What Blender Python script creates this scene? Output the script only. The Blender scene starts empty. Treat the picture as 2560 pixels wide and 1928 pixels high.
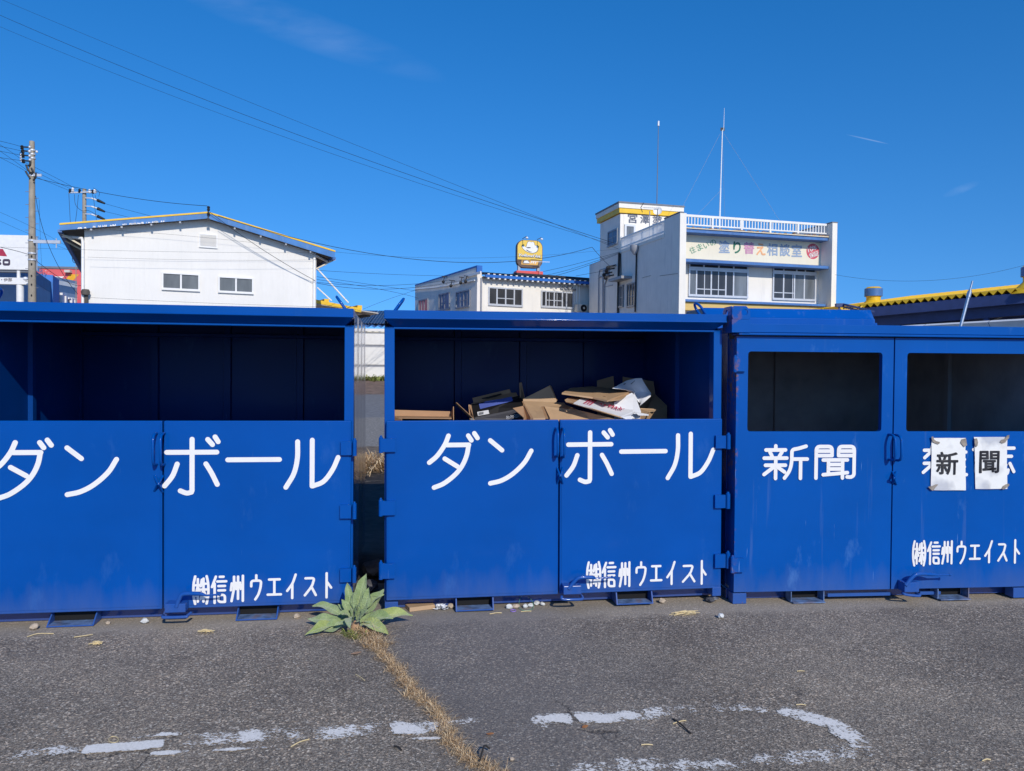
import bpy, bmesh, math, random
from mathutils import Vector, Matrix, Euler
SC = bpy.context.scene
COL = SC.collection
rad = math.radians

# ---------------------------------------------------------------- camera, sky, sun, exposure
FPX, PITCH, ROLL, CAMZ = 1938.8, rad(1.1437), rad(0.6151), 1.6
_cp, _sp, _cr, _sr = math.cos(PITCH), math.sin(PITCH), math.cos(ROLL), math.sin(ROLL)
EYE = Vector((0, 0, CAMZ))
C_R = Vector((_cr, _sr * _sp, _sr * _cp))
C_D = Vector((_sr, -_cr * _sp, -_cr * _cp))
C_F = Vector((0, _cp, -_sp))
cam = bpy.data.objects.new('camera', bpy.data.cameras.new('camera'))
COL.objects.link(cam)
m = Matrix.Identity(4)
for i in range(3):
    m[i][0], m[i][1], m[i][2], m[i][3] = C_R[i], -C_D[i], -C_F[i], EYE[i]
cam.matrix_world = m
cam.data.sensor_width = 36
cam.data.lens = 36 * FPX / 2560
cam.data.clip_start, cam.data.clip_end = 0.05, 3000
SC.camera = cam

SUN_TRAVEL = Vector((-0.358 * 1.026, 0.934 * 1.026, -0.61)).normalized()
SUN_EL = math.asin(-SUN_TRAVEL.z)
_az = math.atan2(-SUN_TRAVEL.x, -SUN_TRAVEL.y)
w = bpy.data.worlds.new('World'); SC.world = w; w.use_nodes = True
nt = w.node_tree; nt.nodes.clear()
_o = nt.nodes.new('ShaderNodeOutputWorld'); _bg = nt.nodes.new('ShaderNodeBackground')
sky = nt.nodes.new('ShaderNodeTexSky'); sky.sky_type = 'NISHITA'; sky.sun_disc = False
sky.sun_elevation = SUN_EL; sky.sun_rotation = _az
sky.altitude = 650; sky.air_density = 1.0; sky.dust_density = 0.35; sky.ozone_density = 3.2
hs = nt.nodes.new('ShaderNodeHueSaturation'); hs.inputs['Saturation'].default_value = 1.36
hs.inputs['Value'].default_value = 1.0; hs.inputs['Hue'].default_value = 0.506
# the look-up is lifted a little: the clear dry autumn air stays blue down to the roofs
_sg = nt.nodes.new('ShaderNodeTexCoord'); _sm = nt.nodes.new('ShaderNodeVectorMath'); _sm.operation = 'MULTIPLY_ADD'
nt.links.new(_sg.outputs['Generated'], _sm.inputs[0]); _sm.inputs[1].default_value = (1, 1, .8); _sm.inputs[2].default_value = (0, 0, .17)
_sn = nt.nodes.new('ShaderNodeVectorMath'); _sn.operation = 'NORMALIZE'; nt.links.new(_sm.outputs[0], _sn.inputs[0]); nt.links.new(_sn.outputs[0], sky.inputs['Vector'])
nt.links.new(sky.outputs[0], hs.inputs['Color'])
_bg.inputs['Strength'].default_value = 0.15
nt.links.new(_bg.outputs[0], _o.inputs[0])

def wmath(op, a, b=None, c=None):
    n = nt.nodes.new('ShaderNodeMath'); n.operation = op
    for k, x in enumerate((a, b, c)):
        if x is None: continue
        if isinstance(x, (int, float)): n.inputs[k].default_value = x
        else: nt.links.new(x, n.inputs[k])
    return n.outputs[0]
def raydir(px, py):
    return (C_R * ((px - 1280) / FPX) + C_D * ((py - 964) / FPX) + C_F)
# thin cirrus streaks that lie in the sky itself, given by their direction on the sky dome
_tc = nt.nodes.new('ShaderNodeTexCoord')
def streak(p0, p1, width, strength, scale, soft=0.5):
    a, b = raydir(*p0).normalized(), raydir(*p1).normalized()
    mid = (a + b).normalized(); t = (b - a); L = t.length; t.normalize()
    n = mid.cross(t).normalized()
    def dot(v):
        d = nt.nodes.new('ShaderNodeVectorMath'); d.operation = 'DOT_PRODUCT'
        nt.links.new(_tc.outputs['Generated'], d.inputs[0]); d.inputs[1].default_value = v
        return d.outputs['Value']
    u = wmath('DIVIDE', dot(t), L * 0.5)
    v = wmath('DIVIDE', dot(n), width)
    e = wmath('SUBTRACT', 1.0, wmath('ADD', wmath('MULTIPLY', u, u), wmath('MULTIPLY', v, v)))
    e = wmath('MULTIPLY', wmath('MAXIMUM', e, 0.0), wmath('GREATER_THAN', dot(mid), 0.3))
    mp = nt.nodes.new('ShaderNodeMapping'); nt.links.new(_tc.outputs['Generated'], mp.inputs[0])
    rot = Matrix((t, n, mid)).to_euler(); mp.inputs['Rotation'].default_value = rot
    mp.inputs['Scale'].default_value = (scale * 0.16, scale, scale)
    no = nt.nodes.new('ShaderNodeTexNoise'); no.inputs['Scale'].default_value = 1.0; no.inputs['Detail'].default_value = 7
    nt.links.new(mp.outputs[0], no.inputs['Vector'])
    k = wmath('MULTIPLY', wmath('MAXIMUM', wmath('SUBTRACT', no.outputs['Fac'], 1 - soft - 0.12), 0.0), 2.6)
    return wmath('MULTIPLY', wmath('MULTIPLY', e, k), strength)
cl = wmath('ADD', streak((380, -60), (1120, 200), 0.022, 0.07, 44, 0.58), streak((2355, 492), (2450, 455), 0.005, 0.05, 90, 0.7))
cl = wmath('ADD', cl, streak((2114, 336), (2225, 361), 0.0009, 0.11, 60, 0.9))
cl = wmath('MINIMUM', cl, 0.8)
mixn = nt.nodes.new('ShaderNodeMix'); mixn.data_type = 'RGBA'
nt.links.new(cl, mixn.inputs['Factor']); nt.links.new(hs.outputs[0], mixn.inputs['A'])
mixn.inputs['B'].default_value = (5.2, 6.0, 7.2, 1)
nt.links.new(mixn.outputs['Result'], _bg.inputs['Color'])

sl = bpy.data.lights.new('sun', 'SUN'); sl.energy = 3.05; sl.angle = rad(0.5); sl.color = (1.0, 0.94, 0.85)
so = bpy.data.objects.new('sun', sl); COL.objects.link(so)
so.rotation_euler = SUN_TRAVEL.to_track_quat('-Z', 'Y').to_euler(); so.location = (6, -12, 12)
SC.view_settings.view_transform = 'Standard'; SC.view_settings.look = 'None'
SC.view_settings.exposure = 0.14; SC.view_settings.gamma = 1; SC.view_settings.use_curve_mapping = False
SC.cycles.max_bounces = 8
SC.cycles.use_denoising = True

# ---------------------------------------------------------------- helpers
def ground_z(y):
    pts = [(-1000, 0), (7.6, 0), (10.5, .2), (20, .34), (30, .6), (40, 1.1), (70, 1.2), (3000, 1.2)]
    for (a, za), (b, zb) in zip(pts, pts[1:]):
        if y <= b: return za + (zb - za) * (y - a) / (b - a)
    return 1.2
def P(px, py, Y):
    d = raydir(px, py); return EYE + d * (Y / d.y)
def G(px, py, z=0.0):
    d = raydir(px, py); return EYE + d * ((z - CAMZ) / d.z)

class Fr:
    """A local frame: x along a front, y into it, z up."""
    def __init__(s, x, y, yaw, z=0.0, roll=0.0):
        s.loc, s.rot = (x, y, z), (0, -roll, yaw)
        s.M = Matrix.Translation(s.loc) @ Euler(s.rot).to_matrix().to_4x4(); s.I = s.M.inverted()
    def _ray(s, px, py):
        return s.I @ EYE, s.I.to_3x3() @ raydir(px, py)
    def hit(s, px, py, d=0.0):
        o, v = s._ray(px, py); t = (d - o.y) / v.y; p = o + v * t; return p.x, p.z
    def side(s, px, py, x=0.0):
        o, v = s._ray(px, py); t = (x - o.x) / v.x; p = o + v * t; return p.y, p.z
    def p3(s, px, py, d=0.0):
        x, z = s.hit(px, py, d); return Vector((x, d, z))
    def world(s, p): return s.M @ Vector(p)
    def local(s, p): return s.I @ Vector(p)

def tag(o, label=None, cat=None, group=None, kind=None):
    if label: o['label'] = label
    if cat: o['category'] = cat
    if group: o['group'] = group
    if kind: o['kind'] = kind
    return o
def thing(name, label, cat, fr=None, loc=(0, 0, 0), rot=(0, 0, 0), group=None, kind=None):
    o = bpy.data.objects.new(name, None); COL.objects.link(o)
    if fr is not None: loc, rot = fr.loc, fr.rot
    o.location, o.rotation_euler = loc, rot
    o.empty_display_size = 0.1
    return tag(o, label, cat, group, kind)

def smooth_path(pts, k=6):
    """Catmull-Rom through the points."""
    P_ = [Vector(p) for p in pts]
    if len(P_) < 3: return P_
    out = []
    for i in range(len(P_) - 1):
        p0 = P_[i - 1] if i else P_[0] * 2 - P_[1]
        p1, p2 = P_[i], P_[i + 1]
        p3 = P_[i + 2] if i + 2 < len(P_) else p2 * 2 - p1
        for j in range(k):
            t = j / k
            out.append(0.5 * ((2 * p1) + (p2 - p0) * t + (2 * p0 - 5 * p1 + 4 * p2 - p3) * t * t + (3 * p1 - p0 - 3 * p2 + p3) * t ** 3))
    out.append(P_[-1]); return out

class MB:
    def __init__(s): s.v, s.f, s.m, s.c, s.att = [], [], [], 0, []
    def add(s, vs, fs, att=None):
        o = len(s.v); s.v += [tuple(v) for v in vs]; s.f += [tuple(i + o for i in f) for f in fs]; s.m += [s.c] * len(fs)
        s.att += (att if att is not None else [0.0] * len(vs)); return s
    def box(s, x0, x1, y0, y1, z0, z1):
        v = [(x, y, z) for z in (z0, z1) for y in (y0, y1) for x in (x0, x1)]
        return s.add(v, [(0, 2, 3, 1), (4, 5, 7, 6), (0, 1, 5, 4), (2, 6, 7, 3), (0, 4, 6, 2), (1, 3, 7, 5)])
    def hexa(s, a, b):
        """a, b: two quads (4 points each)."""
        return s.add(list(a) + list(b), [(3, 2, 1, 0), (4, 5, 6, 7), (0, 1, 5, 4), (1, 2, 6, 5), (2, 3, 7, 6), (3, 0, 4, 7)])
    def prism(s, poly, vec):
        n = len(poly); vec = Vector(vec); a = [Vector(p) for p in poly]; b = [p + vec for p in a]
        return s.add(a + b, [tuple(range(n)), tuple(range(2 * n - 1, n - 1, -1))] + [(i, i + n, (i + 1) % n + n, (i + 1) % n) for i in range(n)])
    def xz(s, poly, y0, y1): return s.prism([(x, y0, z) for x, z in poly], (0, y1 - y0, 0))
    def yz(s, poly, x0, x1): return s.prism([(x0, y, z) for y, z in poly], (x1 - x0, 0, 0))
    def bar(s, a, b, wx, wz, up=(0, 0, 1)):
        """A square bar from a to b."""
        a, b = Vector(a), Vector(b); t = (b - a).normalized(); x = t.cross(Vector(up))
        if x.length < 1e-5: x = t.cross(Vector((1, 0, 0)))
        x.normalize(); y = x.cross(t); x *= wx / 2; y *= wz / 2
        return s.hexa([a - x - y, a + x - y, a + x + y, a - x + y], [b - x - y, b + x - y, b + x + y, b - x + y])
    def tube(s, pts, r, n=8, cap=True):
        pts = [Vector(p) for p in pts]; N = len(pts); rs = r if isinstance(r, (list, tuple)) else [r] * N
        t0 = (pts[1] - pts[0]).normalized(); ref = Vector((0, 0, 1)) if abs(t0.z) < .9 else Vector((1, 0, 0))
        x = t0.cross(ref).normalized(); vs = []
        for i in range(N):
            t = (pts[min(i + 1, N - 1)] - pts[max(i - 1, 0)]).normalized()
            x = (x - t * x.dot(t)).normalized(); y = t.cross(x)
            vs += [pts[i] + (x * math.cos(a) + y * math.sin(a)) * rs[i] for a in (2 * math.pi * k / n for k in range(n))]
        fs = [(i * n + k, i * n + (k + 1) % n, (i + 1) * n + (k + 1) % n, (i + 1) * n + k) for i in range(N - 1) for k in range(n)]
        if cap: fs += [tuple(range(n - 1, -1, -1)), tuple(range((N - 1) * n, N * n))]
        return s.add(vs, fs)
    def lathe(s, prof, c=(0, 0, 0), n=16, M=None):
        M = M or Matrix.Identity(3); c = Vector(c); vs = []
        for r, z in prof:
            vs += [c + M @ Vector((r * math.cos(2 * math.pi * k / n), r * math.sin(2 * math.pi * k / n), z)) for k in range(n)]
        N = len(prof)
        fs = [(i * n + k, i * n + (k + 1) % n, (i + 1) * n + (k + 1) % n, (i + 1) * n + k) for i in range(N - 1) for k in range(n)]
        fs += [tuple(range(n - 1, -1, -1)), tuple(range((N - 1) * n, N * n))]
        return s.add(vs, fs)
    def ball(s, c, r, n=10, sq=(1, 1, 1)):
        c = Vector(c); k = n // 2; prof = [(math.sin(math.pi * i / k), -math.cos(math.pi * i / k)) for i in range(k + 1)]
        prof[0], prof[-1] = (.02, -1), (.02, 1)
        return s.lathe([(a * r, b * r) for a, b in prof], c, n, Matrix.Diagonal(Vector(sq)))
    def ring(s, inner, outer, y0, y1):
        """Plate in xz with a hole: two loops with equal counts."""
        n = len(inner); vs = []
        for y in (y0, y1):
            vs += [(x, y, z) for x, z in inner] + [(x, y, z) for x, z in outer]
        fs = []
        for i in range(n):
            j = (i + 1) % n
            fs += [(i, j, n + j, n + i), (2 * n + j, 2 * n + i, 3 * n + i, 3 * n + j), (j, i, 2 * n + i, 2 * n + j), (n + i, n + j, 3 * n + j, 3 * n + i)]
        return s.add(vs, fs)
    def build(s, name, mat, parent=None, smooth=None, bevel=0.0, att=False, seg=2):
        me = bpy.data.meshes.new(name); me.from_pydata(s.v, [], s.f)
        for q in (mat if isinstance(mat, (list, tuple)) else [mat]): me.materials.append(q)
        if len(set(s.m)) > 1 or s.c:
            me.polygons.foreach_set('material_index', s.m)
        if att:
            a = me.attributes.new('cov', 'FLOAT', 'POINT'); a.data.foreach_set('value', s.att)
        bm = bmesh.new(); bm.from_mesh(me)
        bmesh.ops.dissolve_degenerate(bm, dist=1e-6, edges=bm.edges)
        if smooth != 'flat2': bmesh.ops.recalc_face_normals(bm, faces=bm.faces)
        bm.to_mesh(me); bm.free()
        if smooth:
            me.polygons.foreach_set('use_smooth', [True] * len(me.polygons))
            me.set_sharp_from_angle(angle=rad(smooth if isinstance(smooth, (int, float)) and not isinstance(smooth, bool) else 40))
        o = bpy.data.objects.new(name, me); COL.objects.link(o)
        if parent is not None: o.parent = parent
        if bevel:
            b = o.modifiers.new('edge', 'BEVEL'); b.width = bevel; b.segments = seg; b.limit_method = 'ANGLE'; b.angle_limit = rad(40)
            b.harden_normals = False
        return o

def rrect(x0, x1, z0, z1, r, k=5):
    """Rounded rectangle loop and the matching loop for an outer rectangle."""
    inn = []
    for cx, cz, a0 in ((x1 - r, z1 - r, 0), (x0 + r, z1 - r, 90), (x0 + r, z0 + r, 180), (x1 - r, z0 + r, 270)):
        inn += [(cx + r * math.cos(rad(a0 + 90 * i / k)), cz + r * math.sin(rad(a0 + 90 * i / k))) for i in range(k + 1)]
    return inn
def match_outer(x0, x1, z0, z1, k=5):
    """Outer loop for rrect: arc points are spread to the sides so that the quads stay flat."""
    out = []
    for cx, cz in ((x1, z1), (x0, z1), (x0, z0), (x1, z0)): out += [(cx, cz)] * (k + 1)
    return out

# ---------------------------------------------------------------- lettering
def round_corners(pts, r):
    P_ = [Vector(p) for p in pts]
    if len(P_) < 3: return P_
    out = [P_[0]]
    for a, b, c in zip(P_, P_[1:], P_[2:]):
        l1, l2 = (a - b).length, (c - b).length; q = min(r, .45 * l1, .45 * l2)
        s0, s1 = b + (a - b).normalized() * q, b + (c - b).normalized() * q
        for i in range(6):
            t = i / 5; out.append(s0 * (1 - t) ** 2 + b * 2 * t * (1 - t) + s1 * t * t)
    out.append(P_[-1]); return out
def stroke2d(mb, pts, hw, y, to3=None):
    """A ribbon with round ends in the xz plane at depth y."""
    to3 = to3 or (lambda x, z: (x, y, z))
    p = [pts[0]]
    for q in pts[1:]:
        if (Vector(q) - Vector(p[-1])).length > 1e-5: p.append(q)
    p = [Vector(q) for q in p]; N = len(p); L, R = [], []
    for i in range(N):
        t = (p[min(i + 1, N - 1)] - p[max(i - 1, 0)]).normalized(); n = Vector((-t.y, t.x))
        if 0 < i < N - 1:
            t1 = (p[i] - p[i - 1]).normalized(); c = max(.5, abs(t.dot(t1))); n = n / c
        L.append(p[i] + n * hw); R.append(p[i] - n * hw)
    cap = lambda c, t, s: [c + (Vector((-t.y, t.x)) * math.cos(a) * s + t * math.sin(a) * s) * hw for a in (math.pi * k / 8 for k in range(1, 8))]
    t1, t0 = (p[-1] - p[-2]).normalized(), (p[0] - p[1]).normalized()
    vs = [to3(q.x, q.y) for q in L] + [to3(q.x, q.y) for q in R]
    fs = [(i, i + 1, N + i + 1, N + i) for i in range(N - 1)]
    o = len(vs); vs += [to3(q.x, q.y) for q in cap(p[-1], t1, 1)]; fs.append(tuple([N - 1] + list(range(o, o + 7)) + [2 * N - 1]))
    o = len(vs); vs += [to3(q.x, q.y) for q in cap(p[0], t0, 1)]; fs.append(tuple([N] + list(range(o, o + 7)) + [0]))
    mb.add(vs, fs)
def glyph(mb, strokes, x0, x1, z0, z1, w, y, corner=None):
    """Strokes on a 0..1 grid (y down) fitted into a box."""
    h = w / 2
    for i, st in enumerate(strokes):
        q = [(x0 + h + (x1 - x0 - w) * a, z1 - h - (z1 - z0 - w) * b) for a, b in st]
        if len(q) > 2: q = round_corners(q, w * (corner or 1.1))
        stroke2d(mb, q, h, y - .0004 * i)
GL = {
 '信': [[(.28,.02),(.02,.4)], [(.2,.28),(.2,.99)], [(.55,.03),(.8,.03)], [(.38,.2),(.98,.2)], [(.46,.37),(.9,.37)], [(.46,.53),(.9,.53)], [(.47,.7),(.9,.7),(.9,.96)], [(.47,.7),(.47,.96),(.9,.96)]],
 '州': [[(.24,.05),(.24,.5),(.06,.98)], [(.53,.05),(.53,.9)], [(.88,.02),(.88,.98)], [(.08,.3),(.02,.56)], [(.36,.28),(.4,.52)], [(.68,.28),(.73,.52)]],
 '㈱': [[(.12,.0),(.02,.25),(.0,.5),(.02,.75),(.12,1)], [(.88,.0),(.98,.25),(1,.5),(.98,.75),(.88,1)], [(.16,.32),(.44,.32)], [(.3,.1),(.3,.92)], [(.29,.37),(.15,.7)], [(.33,.42),(.43,.6)],
        [(.57,.12),(.49,.36)], [(.56,.27),(.84,.27)], [(.48,.48),(.88,.48)], [(.68,.08),(.68,.92)], [(.66,.52),(.5,.82)], [(.7,.52),(.88,.8)]],
 'ウ': [[(.5,.0),(.5,.2)], [(.06,.45),(.06,.22),(.94,.22),(.88,.52),(.7,.8),(.42,1)]],
 'エ': [[(.1,.1),(.9,.1)], [(.5,.1),(.5,.9)], [(.0,.9),(1,.9)]],
 'イ': [[(.9,.02),(.6,.38),(.05,.68)], [(.56,.42),(.56,.98)]],
 'ス': [[(.1,.1),(.84,.1),(.64,.5),(.05,.95)], [(.58,.52),(.96,.95)]],
 'ト': [[(.25,0),(.25,1)], [(.28,.35),(.95,.6)]],
 '新': [[(.28,.02),(.28,.13)], [(.06,.14),(.5,.14)], [(.15,.2),(.2,.33)], [(.42,.2),(.36,.33)], [(.02,.38),(.53,.38)], [(.05,.59),(.5,.59)], [(.28,.38),(.28,.98)], [(.26,.62),(.02,.86)], [(.32,.64),(.48,.79)],
        [(.96,.03),(.78,.1),(.64,.13),(.64,.5),(.6,.75),(.48,.97)], [(.64,.41),(.99,.41)], [(.84,.41),(.84,.98)]],
 '聞': [[(.03,.98),(.03,.04),(.42,.04),(.42,.31)], [(.04,.31),(.42,.31)], [(.05,.175),(.4,.175)], [(.58,.31),(.58,.04),(.97,.04),(.97,.9),(.9,.96),(.8,.95)], [(.58,.31),(.96,.31)], [(.6,.175),(.95,.175)],
        [(.2,.44),(.8,.44)], [(.33,.44),(.33,.85)], [(.68,.44),(.68,.98)], [(.35,.575),(.66,.575)], [(.35,.71),(.66,.71)], [(.2,.88),(.8,.82)]],
 '雑': [[(.02,.14),(.38,.14),(.38,.36),(.46,.38)], [(.2,.0),(.18,.18),(.03,.38)], [(.02,.56),(.42,.56)], [(.22,.42),(.22,.98)], [(.2,.6),(.0,.85)], [(.26,.6),(.42,.78)],
        [(.66,.0),(.5,.28)], [(.58,.2),(.58,.98)], [(.58,.2),(.98,.2)], [(.78,.2),(.78,.92)], [(.6,.44),(.95,.44)], [(.6,.68),(.95,.68)], [(.58,.93),(1,.93)]],
 '誌': [[(.08,.03),(.3,.03)], [(0,.17),(.4,.17)], [(.06,.34),(.34,.34)], [(.06,.5),(.34,.5)], [(.06,.66),(.34,.66),(.34,.93)], [(.06,.66),(.06,.93),(.34,.93)],
        [(.5,.13),(1,.13)], [(.74,0),(.74,.36)], [(.56,.38),(.94,.38)], [(.52,.6),(.46,.85)], [(.6,.56),(.6,.86),(.68,.93),(.84,.92),(.86,.8)], [(.72,.5),(.8,.64)], [(.9,.6),(1,.85)]],
}
_tcache = {}
def text_flat(s, off=0.0, shear=0.0):
    key = (s, off, shear)
    if key not in _tcache:
        c = bpy.data.curves.new('t', 'FONT'); c.body = s; c.offset = off; c.shear = shear; c.resolution_u = 3; c.fill_mode = 'FRONT'
        o = bpy.data.objects.new('t', c); me = bpy.data.meshes.new_from_object(o)
        vs = [(v.co.x, v.co.y) for v in me.vertices]; fs = [tuple(p.vertices) for p in me.polygons]
        bpy.data.objects.remove(o); bpy.data.curves.remove(c); bpy.data.meshes.remove(me)
        x0, x1 = min(v[0] for v in vs), max(v[0] for v in vs); y0, y1 = min(v[1] for v in vs), max(v[1] for v in vs)
        _tcache[key] = ([((x - x0) / (x1 - x0), (y - y0) / (y1 - y0)) for x, y in vs], fs)
    return _tcache[key]
def text_into(mb, s, to3, bold=0.0, shear=0.0):
    """Letters filling the unit square, sent to space by to3(a, b, layer); bold thickens the strokes by overlaid copies."""
    vs, fs = text_flat(s, 0.0, shear); k = 1 - 2 * bold
    for n in range(13 if bold else 1):
        r_, t_ = (0, 0) if n == 0 else (bold, 2 * math.pi * n / 12)
        mb.add([to3(bold + a * k + r_ * math.cos(t_), bold + b * k + r_ * math.sin(t_), n) for a, b in vs], fs)

# ---------------------------------------------------------------- materials
def newmat(name):
    m_ = bpy.data.materials.new(name); m_.use_nodes = True; t = m_.node_tree; return m_, t, t.nodes['Principled BSDF']
def node(t, kind, **kw):
    n = t.nodes.new(kind)
    for k, v in kw.items():
        if k in n.inputs: n.inputs[k].default_value = v
        else: setattr(n, k, v)
    return n
def coords(t, scale=(1, 1, 1), space='Object'):
    tc = node(t, 'ShaderNodeTexCoord'); mp = node(t, 'ShaderNodeMapping'); mp.inputs['Scale'].default_value = scale
    t.links.new(tc.outputs[space], mp.inputs[0]); return mp.outputs[0]
def noise(t, vec, scale, detail=4, rough=.55):
    n = node(t, 'ShaderNodeTexNoise', Scale=scale, Detail=detail, Roughness=rough); t.links.new(vec, n.inputs['Vector']); return n.outputs['Fac']
def ramp(t, fac, stops):
    r = node(t, 'ShaderNodeValToRGB'); e = r.color_ramp.elements
    while len(e) < len(stops): e.new(.5)
    for k, (p, c) in enumerate(stops):
        e[k].position = p; e[k].color = (*c, 1) if isinstance(c, (tuple, list)) else (c, c, c, 1)
    t.links.new(fac, r.inputs['Fac']); return r.outputs['Color']
def mix(t, fac, a, b, blend='MIX'):
    n = node(t, 'ShaderNodeMix', data_type='RGBA', blend_type=blend)
    for k, x in (('Factor', fac), ('A', a), ('B', b)):
        if isinstance(x, (int, float)): n.inputs[k].default_value = x
        elif isinstance(x, (tuple, list)): n.inputs[k].default_value = (*x, 1)
        else: t.links.new(x, n.inputs[k])
    return n.outputs['Result']
def mth(t, op, a, b=None, c=None, clamp=False):
    n = node(t, 'ShaderNodeMath', operation=op); n.use_clamp = clamp
    for k, x in enumerate((a, b, c)):
        if x is None: continue
        if isinstance(x, (int, float)): n.inputs[k].default_value = x
        else: t.links.new(x, n.inputs[k])
    return n.outputs[0]
def bump(t, b, h, strength, dist=.01):
    n = node(t, 'ShaderNodeBump', Strength=strength, Distance=dist); t.links.new(h, n.inputs['Height']); t.links.new(n.outputs[0], b.inputs['Normal'])
def simple(name, col, rough=.6, metal=0.0, var=.12, scale=3.0, spec=.5, bstr=0.0, bscale=40, stretch=(1, 1, 1), dirt=None, dirt_amt=.5):
    """Painted or plain surface with uneven tone; dirt is a second colour in vertical streaks and patches."""
    m_, t, b = newmat(name); v = coords(t, stretch)
    f = noise(t, v, scale, 5); lo = tuple(c * (1 - var) for c in col); hi = tuple(min(1, c * (1 + var)) for c in col)
    c = ramp(t, f, [(.3, lo), (.7, hi)])
    if dirt:
        v2 = coords(t, (3, 3, .35)); g = noise(t, v2, 2.2, 6, .62)
        c = mix(t, mth(t, 'MULTIPLY', ramp(t, g, [(.52, 0.0), (.78, 1.0)]), dirt_amt), c, dirt)
    t.links.new(c, b.inputs['Base Color']); b.inputs['Roughness'].default_value = rough; b.inputs['Metallic'].default_value = metal
    b.inputs['Specular IOR Level'].default_value = spec
    if bstr: bump(t, b, noise(t, v, bscale, 4), bstr, .004)
    return m_
M = {}
def blue_paint(name, col, rough, wear, rust=0.0, coat=.35, spec=.08):
    m_, t, b = newmat(name); v = coords(t)
    c = ramp(t, noise(t, v, 1.6, 4), [(.25, tuple(x * .9 for x in col)), (.75, tuple(min(1, x * 1.1) for x in col))])
    # chalky rubbing and fine scratches
    rub = ramp(t, noise(t, coords(t, (1.2, 1.2, .5)), 3.2, 8, .68), [(.6, 0.0), (.8, 1.0)])
    c = mix(t, mth(t, 'MULTIPLY', rub, .2 * wear), c, (.13, .3, .62))
    sc = []
    for rz, sx, sz, thr in ((.2, 60, 2.2, .765), (1.35, 50, 1.8, .77), (2.5, 70, 3.0, .775)):
        tc = node(t, 'ShaderNodeTexCoord'); mp = node(t, 'ShaderNodeMapping'); mp.inputs['Rotation'].default_value = (0, rz, 0); mp.inputs['Scale'].default_value = (sx, 3, sz)
        t.links.new(tc.outputs['Object'], mp.inputs[0]); sc.append(ramp(t, noise(t, mp.outputs[0], 1.0, 3, .5), [(thr - .012 * wear, 0.0), (thr + .03, 1.0)]))
    s_ = mix(t, 1.0, mix(t, 1.0, sc[0], sc[1], 'ADD'), sc[2], 'ADD')
    c = mix(t, mth(t, 'MULTIPLY', s_, .5 * wear, clamp=True), c, (.25, .42, .7))
    if rust:
        r1 = ramp(t, noise(t, v, 7, 10, .72), [(.715 - .02 * rust, 0.0), (.76, 1.0)])
        c = mix(t, mth(t, 'MULTIPLY', r1, .85), c, (.2, .075, .03))
        sx = node(t, 'ShaderNodeSeparateXYZ'); t.links.new(v, sx.inputs[0])
        ed = mth(t, 'MULTIPLY', ramp(t, sx.outputs[0], [(.006, 1.0), (.02, 0.0)]), ramp(t, noise(t, v, 16, 8, .7), [(.5, 0.0), (.56, 1.0)]))
        ed = mth(t, 'MULTIPLY', ed, ramp(t, noise(t, coords(t, (.01, .01, 1)), 2.3, 2), [(.45, 0.0), (.6, 1.0)])); c = mix(t, ed, c, (.24, .1, .05))
        run = ramp(t, noise(t, coords(t, (9, 9, .5)), 1.5, 5, .6), [(.62, 0.0), (.8, 1.0)])
        c = mix(t, mth(t, 'MULTIPLY', run, .14), c, (.3, .36, .46))
    # dust thrown up from the ground and rusty nicks low on the steel
    sz = node(t, 'ShaderNodeSeparateXYZ'); t.links.new(v, sz.inputs[0])
    low = ramp(t, mth(t, 'ADD', sz.outputs[2], mth(t, 'MULTIPLY', mth(t, 'SUBTRACT', noise(t, coords(t, (5, 5, 1.2)), 2.0, 6), .5), .35)), [(.06, 1.0), (.26, 0.0)])
    c = mix(t, mth(t, 'MULTIPLY', low, .16), c, (.2, .2, .2))
    nick = mth(t, 'MULTIPLY', ramp(t, noise(t, v, 26, 9, .7), [(.66, 0.0), (.69, 1.0)]), ramp(t, sz.outputs[2], [(.1, 1.0), (.2, 0.0)])); c = mix(t, mth(t, 'MULTIPLY', nick, .8), c, (.22, .1, .05))
    t.links.new(c, b.inputs['Base Color']); b.inputs['Roughness'].default_value = rough
    b.inputs['Specular IOR Level'].default_value = spec
    b.inputs['Coat Weight'].default_value = coat; b.inputs['Coat Roughness'].default_value = .09
    h = noise(t, coords(t, (1, 1, 1)), 5, 2); bump(t, b, h, .12, .02)
    return m_
BLUE = (.0, .072, .335)
M['blue'] = blue_paint('blue_gloss_paint', BLUE, .33, .9, 0, .3)
M['blue_worn'] = blue_paint('blue_worn_paint', (.0, .078, .35), .4, 2.4, 2.2, .2)
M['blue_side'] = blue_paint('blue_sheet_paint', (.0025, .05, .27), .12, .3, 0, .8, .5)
M['blue_in_shade'] = blue_paint('blue_painted_shade', (.001, .026, .15), .34, .8, 0, .03, .12)  # same blue as outside, darkened to paint the shade of the bay
M['blue_half_shade'] = blue_paint('blue_painted_half_shade', (.001, .05, .25), .4, .8, 0, .0)  # same blue again, partly darkened: painted shade on the side linings
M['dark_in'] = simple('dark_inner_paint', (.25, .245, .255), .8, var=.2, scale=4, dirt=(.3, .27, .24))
M['vinyl'] = simple('white_vinyl', (.82, .8, .77), .4, var=.03, scale=6, dirt=(.6, .6, .6), dirt_amt=.25)
M['steel'] = simple('zinc_steel', (.55, .57, .6), .35, .9, var=.15, scale=20)
M['rusty'] = simple('rusty_blue_steel', (.1, .17, .32), .7, var=.5, scale=18, dirt=(.3, .15, .06), dirt_amt=.9, bstr=.2)
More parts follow.
